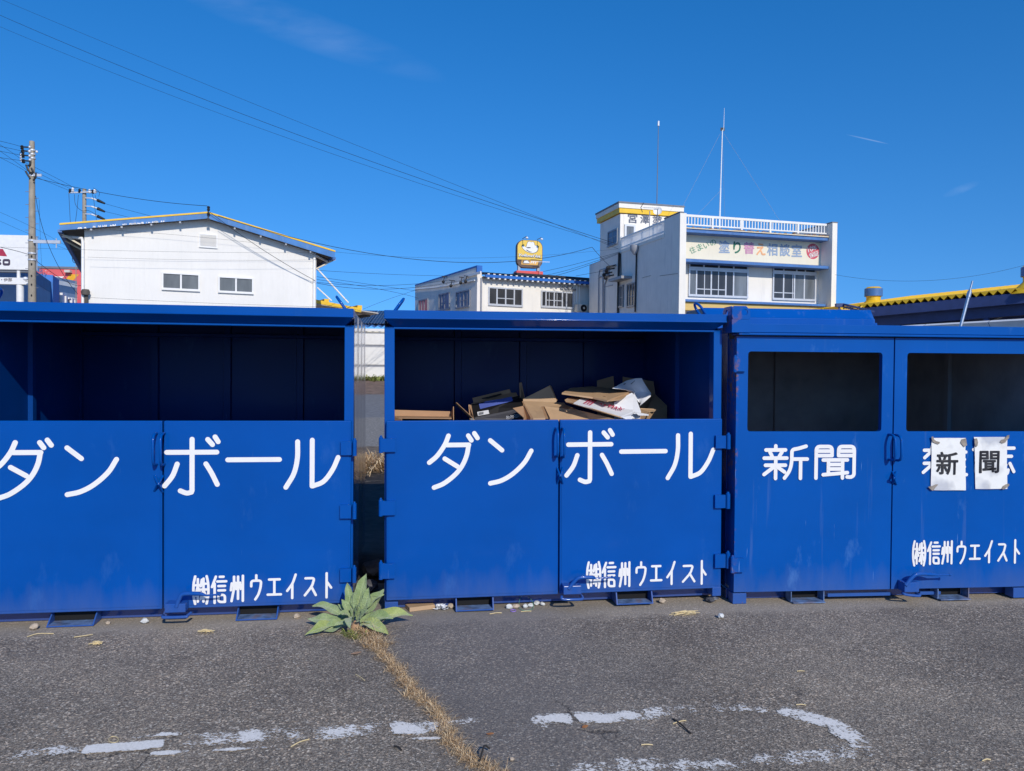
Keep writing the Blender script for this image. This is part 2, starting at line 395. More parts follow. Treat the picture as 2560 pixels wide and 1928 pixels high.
# ---------------------------------------------------------------- ground
def mat_asphalt():
    m_, t, b = newmat('asphalt'); v = coords(t)
    vo = node(t, 'ShaderNodeTexVoronoi', Scale=120.0); t.links.new(v, vo.inputs['Vector'])
    sep = node(t, 'ShaderNodeSeparateColor'); t.links.new(vo.outputs['Color'], sep.inputs[0])
    stone = ramp(t, sep.outputs[0], [(.0, (.085, .08, .073)), (.3, (.2, .186, .17)), (.72, (.33, .305, .275)), (.9, (.6, .555, .49)), (.965, (1.0, .95, .86))])
    tint = mix(t, sep.outputs[1], (1.12, .98, .86), (.94, 1.0, 1.06))
    stone = mix(t, 1.0, stone, tint, 'MULTIPLY')
    vo2 = node(t, 'ShaderNodeTexVoronoi', Scale=240.0); t.links.new(v, vo2.inputs['Vector'])
    sep2 = node(t, 'ShaderNodeSeparateColor'); t.links.new(vo2.outputs['Color'], sep2.inputs[0])
    fine = ramp(t, sep2.outputs[0], [(0, (.1, .094, .086)), (.65, (.27, .25, .228)), (1, (.85, .79, .7))])
    big = noise(t, v, .8, 7, .66)
    c = mix(t, ramp(t, noise(t, v, 1.3, 4), [(.35, .25), (.65, .65)]), stone, fine)
    c = mix(t, 1.0, c, ramp(t, big, [(.28, (.66, .66, .68)), (.5, (1, 1, 1)), (.72, (1.38, 1.35, 1.3))]), 'MULTIPLY')
    c = mix(t, 1.0, c, (.8, .735, .63), 'MULTIPLY')
    # pale dust along the foot of the containers, and the smoother dark lane right of the weedy crack
    sx = node(t, 'ShaderNodeSeparateXYZ'); t.links.new(v, sx.inputs[0]); X, Y = sx.outputs[0], sx.outputs[1]
    edge = mth(t, 'SUBTRACT', Y, mth(t, 'ADD', mth(t, 'MULTIPLY', X, .13), 4.86))
    dn = mth(t, 'ADD', edge, mth(t, 'MULTIPLY', mth(t, 'SUBTRACT', noise(t, v, 7, 6), .5), .3))
    dust = mth(t, 'MULTIPLY', ramp(t, dn, [(.0, 0.0), (.14, 1.0)]), .55)
    c = mix(t, dust, c, (.42, .36, .28))
    lane = mth(t, 'SUBTRACT', mth(t, 'ADD', mth(t, 'MULTIPLY', Y, -.42), 1.12), mth(t, 'MULTIPLY', X, 1.0))
    lm = mth(t, 'MULTIPLY', ramp(t, mth(t, 'ADD', lane, .5), [(.36, 1.0), (.5, 0.0)]), ramp(t, mth(t, 'ADD', mth(t, 'MULTIPLY', X, .5), noise(t, v, .6, 3)), [(.55, 1.0), (.95, 0.0)]))
    c = mix(t, mth(t, 'MULTIPLY', lm, .42), c, (.17, .16, .152))
    # hair cracks
    vc = node(t, 'ShaderNodeTexVoronoi', Scale=1.15, feature='DISTANCE_TO_EDGE')
    wv = node(t, 'ShaderNodeVectorMath', operation='ADD'); nn = node(t, 'ShaderNodeTexNoise', Scale=3.0, Detail=6.0)
    t.links.new(v, nn.inputs['Vector']); sc_ = node(t, 'ShaderNodeVectorMath', operation='SCALE', Scale=.5); t.links.new(nn.outputs['Color'], sc_.inputs[0])
    t.links.new(v, wv.inputs[0]); t.links.new(sc_.outputs[0], wv.inputs[1]); t.links.new(wv.outputs[0], vc.inputs['Vector'])
    ck = mth(t, 'MULTIPLY', ramp(t, vc.outputs['Distance'], [(.0, 1.0), (.009, 0.0)]), ramp(t, noise(t, v, .8, 2), [(.5, 0.0), (.6, 1.0)]))
    ck = mth(t, 'MULTIPLY', ck, ramp(t, mth(t, 'MULTIPLY', Y, .1), [(.36, 1.0), (.42, 0.0)]))
    c = mix(t, mth(t, 'MULTIPLY', ck, .8), c, (.02, .019, .018))
    t.links.new(c, b.inputs['Base Color']); b.inputs['Roughness'].default_value = .85; b.inputs['Specular IOR Level'].default_value = .3
    h = mth(t, 'ADD', mth(t, 'MULTIPLY', vo.outputs['Distance'], 1.0), mth(t, 'MULTIPLY', ck, -1.5))
    h = mth(t, 'ADD', h, mth(t, 'MULTIPLY', noise(t, v, 30, 4), .6))
    bump(t, b, h, .3, .006)
    return m_
M['asphalt'] = mat_asphalt()
M['asphalt_far'] = simple('far_asphalt', (.17, .17, .172), .9, var=.3, scale=9)
M['gravel'] = simple('gravel', (.24, .22, .19), .95, var=.6, scale=26, bstr=.8, bscale=30)
M['soil'] = simple('dry_soil', (.16, .12, .08), .95, var=.5, scale=9, bstr=.7, bscale=30)
M['red_soil'] = simple('reddish_soil', (.2, .13, .1), .95, var=.5, scale=3, dirt=(.14, .16, .06), dirt_amt=.8)
M['shade_soil'] = simple('soil_painted_shade', (.03, .026, .024), .95, var=.6, scale=8, bstr=.8, bscale=25)  # soil colour blackened to paint the shade behind and between the containers
def build_ground():
    mb = MB(); ys = [-60, 0, 5.75, 7.6, 9.3, 10.5, 13.5, 17, 20, 24, 29.5, 30, 33, 36, 38.5, 40, 50, 70, 3000]
    xs = [-2500, -300, -60, -25, 0, 25, 60, 300, 2500]
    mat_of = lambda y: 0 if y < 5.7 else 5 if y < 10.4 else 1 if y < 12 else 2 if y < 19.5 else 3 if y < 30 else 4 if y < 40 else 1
    vs = [(x, y, ground_z(y)) for y in ys for x in xs]; n = len(xs)
    for j in range(len(ys) - 1):
        mb.c = mat_of(ys[j] + .05)
        o = [(x, ys[j], ground_z(ys[j])) for x in xs] + [(x, ys[j + 1], ground_z(ys[j + 1])) for x in xs]
        mb.add(o, [(i, i + 1, n + i + 1, n + i) for i in range(n - 1)])
    o = mb.build('ground', [M['asphalt'], M['soil'], M['gravel'], M['asphalt_far'], M['red_soil'], M['shade_soil']])
    bm = bmesh.new(); bm.from_mesh(o.data); bmesh.ops.remove_doubles(bm, verts=bm.verts, dist=1e-4); bm.to_mesh(o.data); bm.free()
    tag(o, 'grey worn asphalt lot with gravel and dry soil behind the containers', 'ground', kind='structure')
build_ground()

# worn white paint on the asphalt
def mat_mark():
    m_, t, b = newmat('worn_road_paint'); v = coords(t)
    a = node(t, 'ShaderNodeAttribute', attribute_name='cov')
    n1 = noise(t, coords(t, (1, 1.3, 1)), 60, 10, .82); n2 = noise(t, v, 11, 6, .65)
    f = mth(t, 'ADD', mth(t, 'MULTIPLY', n1, .6), mth(t, 'MULTIPLY', n2, .4))
    al = mth(t, 'LESS_THAN', mth(t, 'ADD', mth(t, 'MULTIPLY', mth(t, 'SUBTRACT', f, .5), 5.0), .5), a.outputs['Fac'])
    t.links.new(al, b.inputs['Alpha'])
    c = ramp(t, noise(t, v, 120, 3), [(.3, (.76, .72, .63)), (.6, (.92, .87, .77))])
    t.links.new(c, b.inputs['Base Color']); b.inputs['Roughness'].default_value = .8
    bump(t, b, n1, .15, .003)
    return m_
M['mark'] = mat_mark()
def marking(mb, pts, hw, cov):
    q = [G(x, y, .004) for x, y in pts]; k = 6
    P_ = smooth_path(q, k); cs = []
    for i in range(len(P_)):
        a = min(i // k, len(cov) - 2); t = (i - a * k) / k; cs.append(cov[a] * (1 - t) + cov[min(a + 1, len(cov) - 1)] * t)
    rows, att = [], []; prof = [(-1.1, -.1), (-.75, .55), (-.3, .92), (.3, .92), (.75, .55), (1.1, -.1)]
    for i, p in enumerate(P_):
        t = (P_[min(i + 1, len(P_) - 1)] - P_[max(i - 1, 0)]).normalized(); n = Vector((-t.y, t.x, 0))
        for u, e in prof: rows.append(p + n * hw * u); att.append(min(1.25, cs[i] + .03) * e if e > 0 else -.2)
    w_ = len(prof)
    mb.add(rows, [(i * w_ + j, i * w_ + j + 1, (i + 1) * w_ + j + 1, (i + 1) * w_ + j) for i in range(len(P_) - 1) for j in range(w_ - 1)], att)
mk = MB()
marking(mk, [(4, 1891), (60, 1885), (110, 1883), (160, 1874), (206, 1868)], .055, [.15, .5, .45, .75, .2])
marking(mk, [(207, 1873), (222, 1872), (310, 1867), (395, 1860), (412, 1858)], .046, [.3, 1.2, 1.3, 1.25, .3])
marking(mk, [(270, 1846), (330, 1843), (400, 1836), (455, 1834)], .022, [.1, .3, .85, .6])
marking(mk, [(455, 1853), (520, 1848), (580, 1843), (640, 1838), (700, 1835), (760, 1834), (830, 1831), (880, 1827), (925, 1822), (958, 1819)], .075, [.1, .6, .55, .72, .35, .3, .62, .74, .62, .3])
marking(mk, [(976, 1821), (990, 1820), (1045, 1822), (1062, 1818), (1105, 1812), (1135, 1812)], .07, [.3, .95, .9, .5, .9, .1])
marking(mk, [(1140, 1806), (1170, 1803), (1200, 1802)], .05, [.2, .35, .1])
marking(mk, [(375, 1884), (410, 1882), (470, 1880)], .022, [.6, 1.0, .5])
marking(mk, [(530, 1876), (580, 1873), (680, 1867)], .016, [.5, .8, .3])
marking(mk, [(1030, 1847), (1090, 1845), (1105, 1846)], .014, [.6, .7, .4])
marking(mk, [(1285, 1822), (1340, 1812), (1360, 1798), (1380, 1796), (1424, 1797), (1432, 1797)], .065, [.0, .3, .8, .95, .9, .3])
marking(mk, [(1436, 1794), (1450, 1793), (1520, 1794), (1580, 1790), (1640, 1782), (1700, 1776), (1745, 1773)], .07, [.3, .95, .95, .66, .5, .36, .2])
marking(mk, [(1775, 1765), (1800, 1769), (1835, 1770), (1870, 1767), (1915, 1775), (1925, 1778)], .055, [.2, .62, .5, .45, .6, .1])
marking(mk, [(1945, 1771), (1975, 1781), (2020, 1793), (2060, 1803), (2100, 1822), (2130, 1843), (2150, 1866), (2145, 1885)], .075, [.3, .75, .82, .8, .66, .78, .55, .2])
marking(mk, [(2135, 1870), (2080, 1888), (2010, 1894), (1960, 1896), (1900, 1900), (1830, 1907)], .07, [.35, .5, .45, .5, .35, .1])
marking(mk, [(1850, 1912), (1760, 1914), (1680, 1912), (1600, 1914), (1520, 1914), (1440, 1920), (1380, 1924)], .07, [.3, .4, .42, .58, .46, .35, .1])
tag(mk.build('road_marking', M['mark'], att=True, smooth='flat2'), 'worn white paint line and loop on the asphalt', 'road marking', kind='structure')
# ---------------------------------------------------------------- containers
HC, HT, HB, SEAM, WC, DC = 1.978, 1.2602, 0.0839, 1.159, 2.3178, 1.80
def hinge(par, fr, barrel, leaf, yz, mat, d=0.0):
    """barrel, leaf: pixel x ranges; yz: pixel y range."""
    mb = MB(); ym = sum(yz) / 2; xm = sum(leaf) / 2
    z1, z0 = fr.hit(xm, yz[0], -.012)[1], fr.hit(xm, yz[1], -.012)[1]
    l0, l1 = fr.hit(leaf[0], ym, -.012)[0], fr.hit(leaf[1], ym, -.012)[0]; b0, b1 = fr.hit(barrel[0], ym, -.01)[0], fr.hit(barrel[1], ym, -.01)[0]
    mb.box(min(l0, l1, (b0 + b1) / 2), max(l0, l1), -.026, -.0015, z0 + .006, z1 - .006)
    c, r = (b0 + b1) / 2, abs(b1 - b0) / 2
    zs = [z0, z0 + (z1 - z0) * .49, z0 + (z1 - z0) * .5, z0 + (z1 - z0) * .52, z1]
    mb.lathe([(r, z0), (r, zs[1]), (r * .86, zs[1] + .001), (r * .86, zs[3] - .001), (r, zs[3]), (r, z1), (r * .6, z1 + .003), (r * .5, z1 + .014)], (c, -.012, 0), 14)
    return mb.build('hinge', mat, par, smooth=35, bevel=.002)
def handle(par, fr, x, y0, y1, mat, p=.08, r=.0085):
    a = fr.p3(x, y0 + 4, -p); b = fr.p3(x, y1 - 4, -p)
    e = .022
    pts = [(a.x, 0, a.z + .012), (a.x, -p * .45, a.z + .012), (a.x, -p * .8, a.z + .004), (a.x, -p, a.z - e), (b.x, -p, b.z + e), (b.x, -p * .8, b.z - .004), (b.x, -p * .45, b.z - .012), (b.x, 0, b.z - .012)]
    return MB().tube(pts, r, 10).build('handle', mat, par, smooth=50)
def hasp(par, fr, xs, ys, mat, p=.05, r=.007):
    (x0, x1), (y0, y1) = xs, ys; ym = (y0 + y1) / 2
    a, m_, b = fr.p3(x0, y0, 0), fr.p3(x1, ym, -p), fr.p3(x0, y1, 0)
    return MB().tube([a, a.lerp(m_, .92), m_ + Vector((0, 0, .004)), m_ - Vector((0, 0, .004)), b.lerp(m_, .92), b], r, 8).build('hasp', mat, par, smooth=50)
def latch(par, fr, box, lever, ring, mat, p=.085):
    (x0, y0, x1, y1) = box
    a, b = fr.p3(x0, y1, -p), fr.p3(x1, y0, -p)
    o = MB().box(a.x, b.x, -p, -.001, a.z, b.z).build('latch_box', mat, par, bevel=.004)
    q = [fr.p3(x, y, -p * .95) for x, y in lever]; q[0].z = b.z - .02
    th = [.0115] * 4 + [.0065] * 3; s_ = smooth_path(q[:4], 5)
    mb = MB(); mb.tube(s_, .013, 12); mb.tube([s_[-1], q[4]], [.013, .0065], 12); mb.tube([q[4], q[5]], .006, 10); mb.ball(q[5], .0098, 12)
    mb.build('latch_lever', mat, par, smooth=45)
    r_ = [fr.p3(x, y, -dd) for x, y, dd in ring]
    MB().tube(smooth_path(r_, 5), .0095, 10).build('latch_ring', mat, par, smooth=50)
    return o
def door_panel(par, u0, u1, z0, z1, mat):
    d = MB().box(u0, u1, .002, .042, z0, z1).build('door', mat, par, bevel=.005)
    return d
def sheet(u0, u1, z0, z1, y, par, mat, name='door_skin'):
    """A skin plate welded on a door, with the slight waves of thin steel."""
    mb = MB(); nx, nz = 14, 12; r = random.Random(int(u0 * 1000) + 7); ph = [r.uniform(0, 6) for _ in range(6)]
    vs = []
    for j in range(nz + 1):
        for i in range(nx + 1):
            a, b = i / nx, j / nz; e = math.sin(math.pi * a) * math.sin(math.pi * b)
            vs.append((u0 + (u1 - u0) * a, y + .0012 * e * (math.sin(5 * a + ph[0]) + math.sin(4 * b + ph[1]) + .6 * math.sin(9 * a + 5 * b + ph[2])), z0 + (z1 - z0) * b))
    n = nx + 1; fs = [(j * n + i, j * n + i + 1, (j + 1) * n + i + 1, (j + 1) * n + i) for j in range(nz) for i in range(nx)]
    mb.add(vs, fs); y1 = y + .004
    ed = [i for i in range(n)] + [j * n + nx for j in range(1, nz + 1)] + [nz * n + i for i in range(nx - 1, -1, -1)] + [j * n for j in range(nz - 1, 0, -1)]
    pv = [vs[i] for i in ed]; mb.add(pv + [(x, y1, z) for x, _, z in pv], [(i, (i + 1) % len(pv), (i + 1) % len(pv) + len(pv), i + len(pv)) for i in range(len(pv))])
    return mb.build(name, mat, par, smooth=30)
def inner_wall(par, a, b, z0, z1, nrm, ribs, dents, mat, name):
    """Thin pressed sheet between two points (x, y); ribs at distances along it; dents (along, z, radius, depth)."""
    a, b = Vector(a), Vector(b); L = (b - a).length; t = (b - a) / L; n = Vector(nrm)
    us = sorted(set([0, L] + [L * i / 40 for i in range(41)] + [r + e for r in ribs for e in (-.034, -.027, .027, .034)]))
    us = [u for u in us if 0 <= u <= L]; zs = [z0 + (z1 - z0) * k / 16 for k in range(17)]
    vs = []
    for z in zs:
        for u in us:
            h = max([0.03 if abs(u - r) < .029 else 0 for r in ribs] + [0])
            hh = h
            for (du, dz, dr, dd) in dents:
                hh += dd * math.exp(-(((u - du) / dr) ** 2 + ((z - dz) / (dr * 1.2)) ** 2))
            p = a + t * u + n * hh; vs.append((p.x, p.y, z))
    k = len(us)
    return MB().add(vs, [(j * k + i, j * k + i + 1, (j + 1) * k + i + 1, (j + 1) * k + i) for j in range(len(zs) - 1) for i in range(k - 1)]).build(name, mat, par, smooth=30)

def open_container(fr, label, dents, px):
    b, bi = M['blue'], M['blue_in_shade']
    root = thing('recycling_container', label, 'container', fr)
    W, H, D = WC, HC, DC; pw = .066
    # frame: posts, rails, feet
    MB().box(0, pw, .046, .12, .06, 1.875).build('post', b, root, bevel=.004)
    MB().box(W - .06, W, .046, .12, .06, 1.875).build('post', b, root, bevel=.004)
    mb = MB(); f0, f1 = -.032, .03
    mb.box(0, W, f0, .12, 1.922, H)
    mb.hexa([(0.002, f0 + .002, 1.921), (W - .002, f0 + .002, 1.921), (W - .002, .11, 1.921), (.002, .11, 1.921)], [(.055, f1 + .02, 1.876), (W - .053, f1 + .02, 1.876), (W - .053, .11, 1.876), (.055, .11, 1.876)])
    mb.box(.002, W - .002, f1 + .016, .11, 1.860, 1.875)
    mb.build('top_beam', b, root, bevel=.004)
    MB().tube([(.0, f0 + .001, 1.926), (W, f0 + .001, 1.926)], .0065, 8).build('weld_lip', b, root, smooth=50)
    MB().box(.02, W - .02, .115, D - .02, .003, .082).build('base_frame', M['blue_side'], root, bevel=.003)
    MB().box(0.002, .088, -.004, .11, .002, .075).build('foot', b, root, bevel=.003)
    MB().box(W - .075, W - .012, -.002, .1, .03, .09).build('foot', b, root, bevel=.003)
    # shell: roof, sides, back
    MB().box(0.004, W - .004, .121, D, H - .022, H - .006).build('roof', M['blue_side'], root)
    for x, nx in ((.02, 1), (W - .02, -1)):
        s_ = inner_wall(root, (x, .121), (x, D), .082, H - .023, (nx, 0), [.74], [], M['blue_half_shade'], 'side_lining')
        o_ = MB(); n_ = 16
        x_out = x - nx * .018; vs = []
        for k in range(n_ + 1):
            y = .121 + (D - .121) * k / n_
            vs += [(x_out - nx * .006 * math.sin(k * 1.25), y, .06), (x_out - nx * .008 * math.sin(k * 1.25 + .7), y, 1.0), (x_out, y, H - .022)]
        o_.add(vs, [(k * 3 + j, k * 3 + j + 1, k * 3 + j + 4, k * 3 + j + 3) for k in range(n_) for j in range(2)])
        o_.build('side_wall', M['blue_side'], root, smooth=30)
    q = [fr.hit(x, 900, D - .05)[0] for x in px['ribs']]
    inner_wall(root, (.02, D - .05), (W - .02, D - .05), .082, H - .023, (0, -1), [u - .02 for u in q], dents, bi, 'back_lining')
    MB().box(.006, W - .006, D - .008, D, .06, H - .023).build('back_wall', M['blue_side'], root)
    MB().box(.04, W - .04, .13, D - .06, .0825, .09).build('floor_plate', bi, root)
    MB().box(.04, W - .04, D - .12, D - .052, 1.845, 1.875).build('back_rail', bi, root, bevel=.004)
    MB().box(SEAM - .05, SEAM + .05, .044, .052, HB + .01, HT - .012).build('seam_strip', M['blue_side'], root)
    # doors
    dl = door_panel(root, .012, SEAM - .005, HB, HT, b); dr = door_panel(root, SEAM + .005, W - .012, HB, HT, b)
    for d_, u0, u1 in ((dl, .012, SEAM - .005), (dr, SEAM + .005, W - .012)):
        sheet(u0 + .012, u1 - .012, HB + .02, HT - .02, -.0015, d_, b)
    for (bb, ll, yy) in px['hinges_l']: hinge(dl, fr, bb, ll, yy, b)
    for (bb, ll, yy) in px['hinges_r']: hinge(dr, fr, bb, ll, yy, b)
    handle(dl, fr, px['h_l'][0], *px['h_l'][1:], b); handle(dr, fr, px['h_r'][0], *px['h_r'][1:], b)
    hasp(dl, fr, *px['hasp_l'], b); hasp(dr, fr, *px['hasp_r'], b)
    latch(dr, fr, px['lbox'], px['lever'], px['lring'], b)
    # fork pockets
    for (xa, xb, y) in px['forks']:
        ua, ub = fr.hit(xa, y, -.03)[0], fr.hit(xb, y, -.03)[0]
        mb = MB(); t_ = .008
        mb.hexa([(ua, .1, .004), (ua + t_, .1, .004), (ua + t_, .1, .081), (ua, .1, .081)], [(ua, -.03, .004), (ua + t_, -.03, .004), (ua + t_, .06 if px.get('flare') else -.002, .081), (ua, .06 if px.get('flare') else -.002, .081)])
        mb.hexa([(ub - t_, .1, .004), (ub, .1, .004), (ub, .1, .081), (ub - t_, .1, .081)], [(ub - t_, -.03, .004), (ub, -.03, .004), (ub, .06 if px.get('flare') else -.002, .081), (ub - t_, .06 if px.get('flare') else -.002, .081)])
        mb.box(ua + t_, ub - t_, -.03, .1, .004, .012)
        mb.build('fork_pocket', M['rusty'] if px.get('rust') else b, root)
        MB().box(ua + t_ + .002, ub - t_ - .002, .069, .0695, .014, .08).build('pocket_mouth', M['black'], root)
        MB().box(ua + t_ + .001, ub - t_ - .001, -.029, .068, .0125, .0135).build('pocket_floor', M['rusty'], root)
    # lifting loops lean inwards over the roof
    for (cx, cd, s_, hh) in ((.05, .17, 1, .105), (W - .05, .17, -1, .105)):
        a, c = Vector((cx, cd, H - .01)), Vector((cx, cd + .11, H - .01)); up = Vector((s_ * .075, 0, hh)); r_ = []
        for k in range(9):
            th = math.pi * k / 8; r_.append((a + c) / 2 + (a - c) / 2 * math.cos(th) + up * (.55 + .45 * math.sin(th)))
        MB().tube([a] + r_ + [c], .0095, 10).build('lifting_loop', b, root, smooth=50)
    # lettering
    def boxes(word, quads, par, w_):
        mb = MB()
        for ch, (xa, ya, xb, yb) in zip(word, quads):
            u0, z1 = fr.hit(xa, ya, -.003); u1, z0 = fr.hit(xb, yb, -.003); glyph(mb, GL[ch], u0, u1, z0, z1, w_, -.0035)
        mb.build('lettering', M['vinyl'], par, smooth='flat2')
    boxes('㈱信州ウエイスト', px['firm'], dr, .0155)
    big = {}
    for ch, par in (('ダ', dl), ('ン', dl), ('ボ', dr), ('ー', dr), ('ル', dr)):
        sts, hw = KANA[ch]; xa, ya, xb, yb = px['kana'][ch]
        u0, z1 = fr.hit(xa, ya, -.003); u1, z0 = fr.hit(xb, yb, -.003)
        big.setdefault(par, MB())
        allx = [p[0] for s in sts for p in s]; ally = [p[1] for s in sts for p in s]
        X0, X1, Y0, Y1 = min(allx) - 14, max(allx) + 14, min(ally) - 14, max(ally) + 14
        if ch == 'ー': Y0, Y1 = 202 - 16, 202 + 16; X0, X1 = 1489, 1776
        for i, s in enumerate(sts):
            q = [(u0 + (x - X0) / (X1 - X0) * (u1 - u0), z1 - (y - Y0) / (Y1 - Y0) * (z1 - z0)) for x, y in s]
            if len(q) > 2: q = [Vector(v[:2]) for v in round_corners([Vector((*v, 0)) for v in q], .028)] if hw else [v.xy for v in smooth_path([(*v, 0) for v in q], 6)]
            stroke2d(big[par], q, .0152, -.0035 - .0004 * i)
    for par, mb in big.items(): mb.build('lettering', M['vinyl'], par, smooth='flat2')
    return root, dl, dr
# kana strokes in the photo's proportions (centre lines, y down); flag 1 = straight with rounded corners, 0 = flowing curve
KANA = {
 'ダ': ([[(509, 116), (487, 168), (445, 228), (400, 266)], [(505, 168), (628, 168), (624, 190), (600, 265), (548, 335), (480, 388), (427, 407)], [(488, 245), (560, 290)], [(622, 116), (640, 143)], [(657, 103), (675, 130)]], 0),
 'ン': ([[(751, 142), (818, 198)], [(985, 203), (945, 270), (880, 332), (815, 369), (752, 384)]], 0),
 'ボ': ([[(1202, 164), (1446, 164)], [(1325, 97), (1325, 370), (1315, 377), (1268, 362)], [(1253, 224), (1230, 285), (1192, 336)], [(1393, 224), (1420, 270), (1449, 331)], [(1402, 98), (1425, 125)], [(1438, 85), (1453, 110)]], 0),
 'ー': ([[(1505, 203), (1760, 203)]], 0),
 'ル': ([[(1833, 114), (1832, 200), (1815, 280), (1776, 351)], [(1905, 106), (1905, 348), (1918, 346), (1965, 318), (2010, 255), (2034, 197)]], 0),
}
KANA['ダ'] = ([KANA['ダ'][0][0], [(500, 168), (626, 168)], [(624, 171), (613, 228), (588, 285), (548, 335), (484, 384), (427, 407)]] + KANA['ダ'][0][2:], 0)
KANA['ボ'] = ([KANA['ボ'][0][0], [(1325, 97), (1325, 362)], [(1322, 370), (1298, 374), (1268, 362)]] + KANA['ボ'][0][2:], 0)
KANA['ル'] = ([KANA['ル'][0][0], [(1905, 106), (1905, 346)], [(1908, 346), (1962, 322), (2006, 262), (2034, 197)]], 0)
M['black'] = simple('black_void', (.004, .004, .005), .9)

z4 = lambda x, y: (900 + x * .43399, 1040 + y * .43399)
z2 = lambda x, y: (x * .42495, 1040 + y * .42495)
qb = lambda f, l: [(*f(a, b), *f(c, d)) for a, b, c, d in l]
FM = Fr(-.8169, 5.0331, .14, .0, .0081)
FL = Fr(-3.3102, 4.6412, .145, 0, .001)
pxM = dict(
    ribs=[1144.4, 1307.5, 1465.6, 1618.5],
    hinges_l=[((947, 958), (959, 989), (1094, 1132)), ((946.5, 957.5), (958, 988), (1250, 1290)), ((947, 957.5), (958, 987), (1406, 1448))],
    hinges_r=[((1815, 1826), (1788, 1813), (1087, 1123)), ((1814, 1825), (1786, 1812), (1235, 1272)), ((1814, 1825), (1786, 1812), (1383, 1421))],
    h_l=(1395, 1074, 1143), h_r=(1411.5, 1074, 1145), hasp_l=((1392.5, 1399.5), (1169, 1209)), hasp_r=((1407, 1401.5), (1169, 1209)),
    lbox=(1409, 1464.5, 1453.6, 1487.5), lever=[(1421, 1468), (1436, 1454), (1449, 1444.5), (1482, 1443.5), (1489, 1446.5), (1530, 1443.2)],
    lring=[(1405, 1490, .03), (1404, 1493, .09), (1409, 1498.5, .105), (1450, 1498.5, .105), (1456.5, 1495, .09), (1452, 1488, .04)],
    forks=[(1139.6, 1235, 1530), (1542, 1633.5, 1514)],
    firm=qb(z4, [(1302, 838, 1390, 994), (1390, 838, 1478, 991), (1487, 836, 1565, 988), (1583, 838, 1655, 978), (1670, 850, 1742, 962), (1762, 834, 1822, 976), (1851, 848, 1935, 964), (1955, 830, 1998, 972)]),
    kana={k: (*z4(*v[:2]), *z4(*v[2:])) for k, v in {'ダ': (385, 88, 690, 422), 'ン': (736, 127, 1000, 398), 'ボ': (1176, 70, 1467, 391), 'ー': (1489, 187, 1776, 219), 'ル': (1760, 90, 2047, 367)}.items()})
pxL = dict(
    ribs=[199, 388.6, 569.6, 750.7], rust=0, flare=1,
    hinges_l=[],
    hinges_r=[((881, 892), (852, 879), (1101, 1140)), ((880.5, 891.5), (850, 878), (1260, 1298)), ((880, 891), (850, 878), (1419, 1457))],
    h_l=(382, 1087, 1164), h_r=(401, 1087, 1164), hasp_l=((386, 394.5), (1190, 1228)), hasp_r=((407, 396.5), (1190, 1230)),
    lbox=(411.5, 1509.5, 463.5, 1533), lever=[(441, 1513), (448, 1498), (459, 1485), (500, 1484.5), (515, 1489), (549, 1486.5)],
    lring=[(408, 1539, .03), (407, 1542, .085), (412, 1544, .1), (462, 1542.5, .1), (468, 1540, .09), (477, 1532.5, .05)],
    forks=[(114.7, 232.9, 1573), (588.5, 692.7, 1556)],
    firm=qb(z2, [(1130, 938, 1234, 1110), (1238, 936, 1340, 1106), (1350, 932, 1446, 1097), (1467, 932, 1548, 1085), (1568, 945, 1660, 1067), (1680, 925, 1752, 1080), (1783, 937, 1868, 1066), (1905, 919, 1957, 1073)]),
    kana={k: (*z2(*v[:2]), *z2(*v[2:])) for k, v in {'ダ': (-70, 127, 321, 498), 'ン': (377, 172, 703, 475), 'ボ': (952, 108, 1300, 467), 'ー': (1321, 239, 1663, 273), 'ル': (1666, 127, 2005, 432)}.items()})
contM, mdl, mdr = open_container(FM, 'blue open topped container between the other two, cardboard pieces piled in its opening', [(.93, 1.5, .17, -.012), (1.3, 1.62, .24, -.014), (1.0, 1.28, .15, .003)], pxM)
contL, ldl, ldr = open_container(FL, 'blue open container with an empty dark bay, at the left beside the mullein plant', [(.8, 1.4, .3, .003), (1.6, 1.6, .2, -.01), (1.2, 1.3, .25, .003)], pxL)
# screw foot under the right corner of the middle container
MB().lathe([(.034, .001), (.034, .006), (.016, .02), (.012, .03), (.012, .04)], (WC - .045, .045, 0), 16).build('screw_foot', M['steel'], contM, smooth=40)

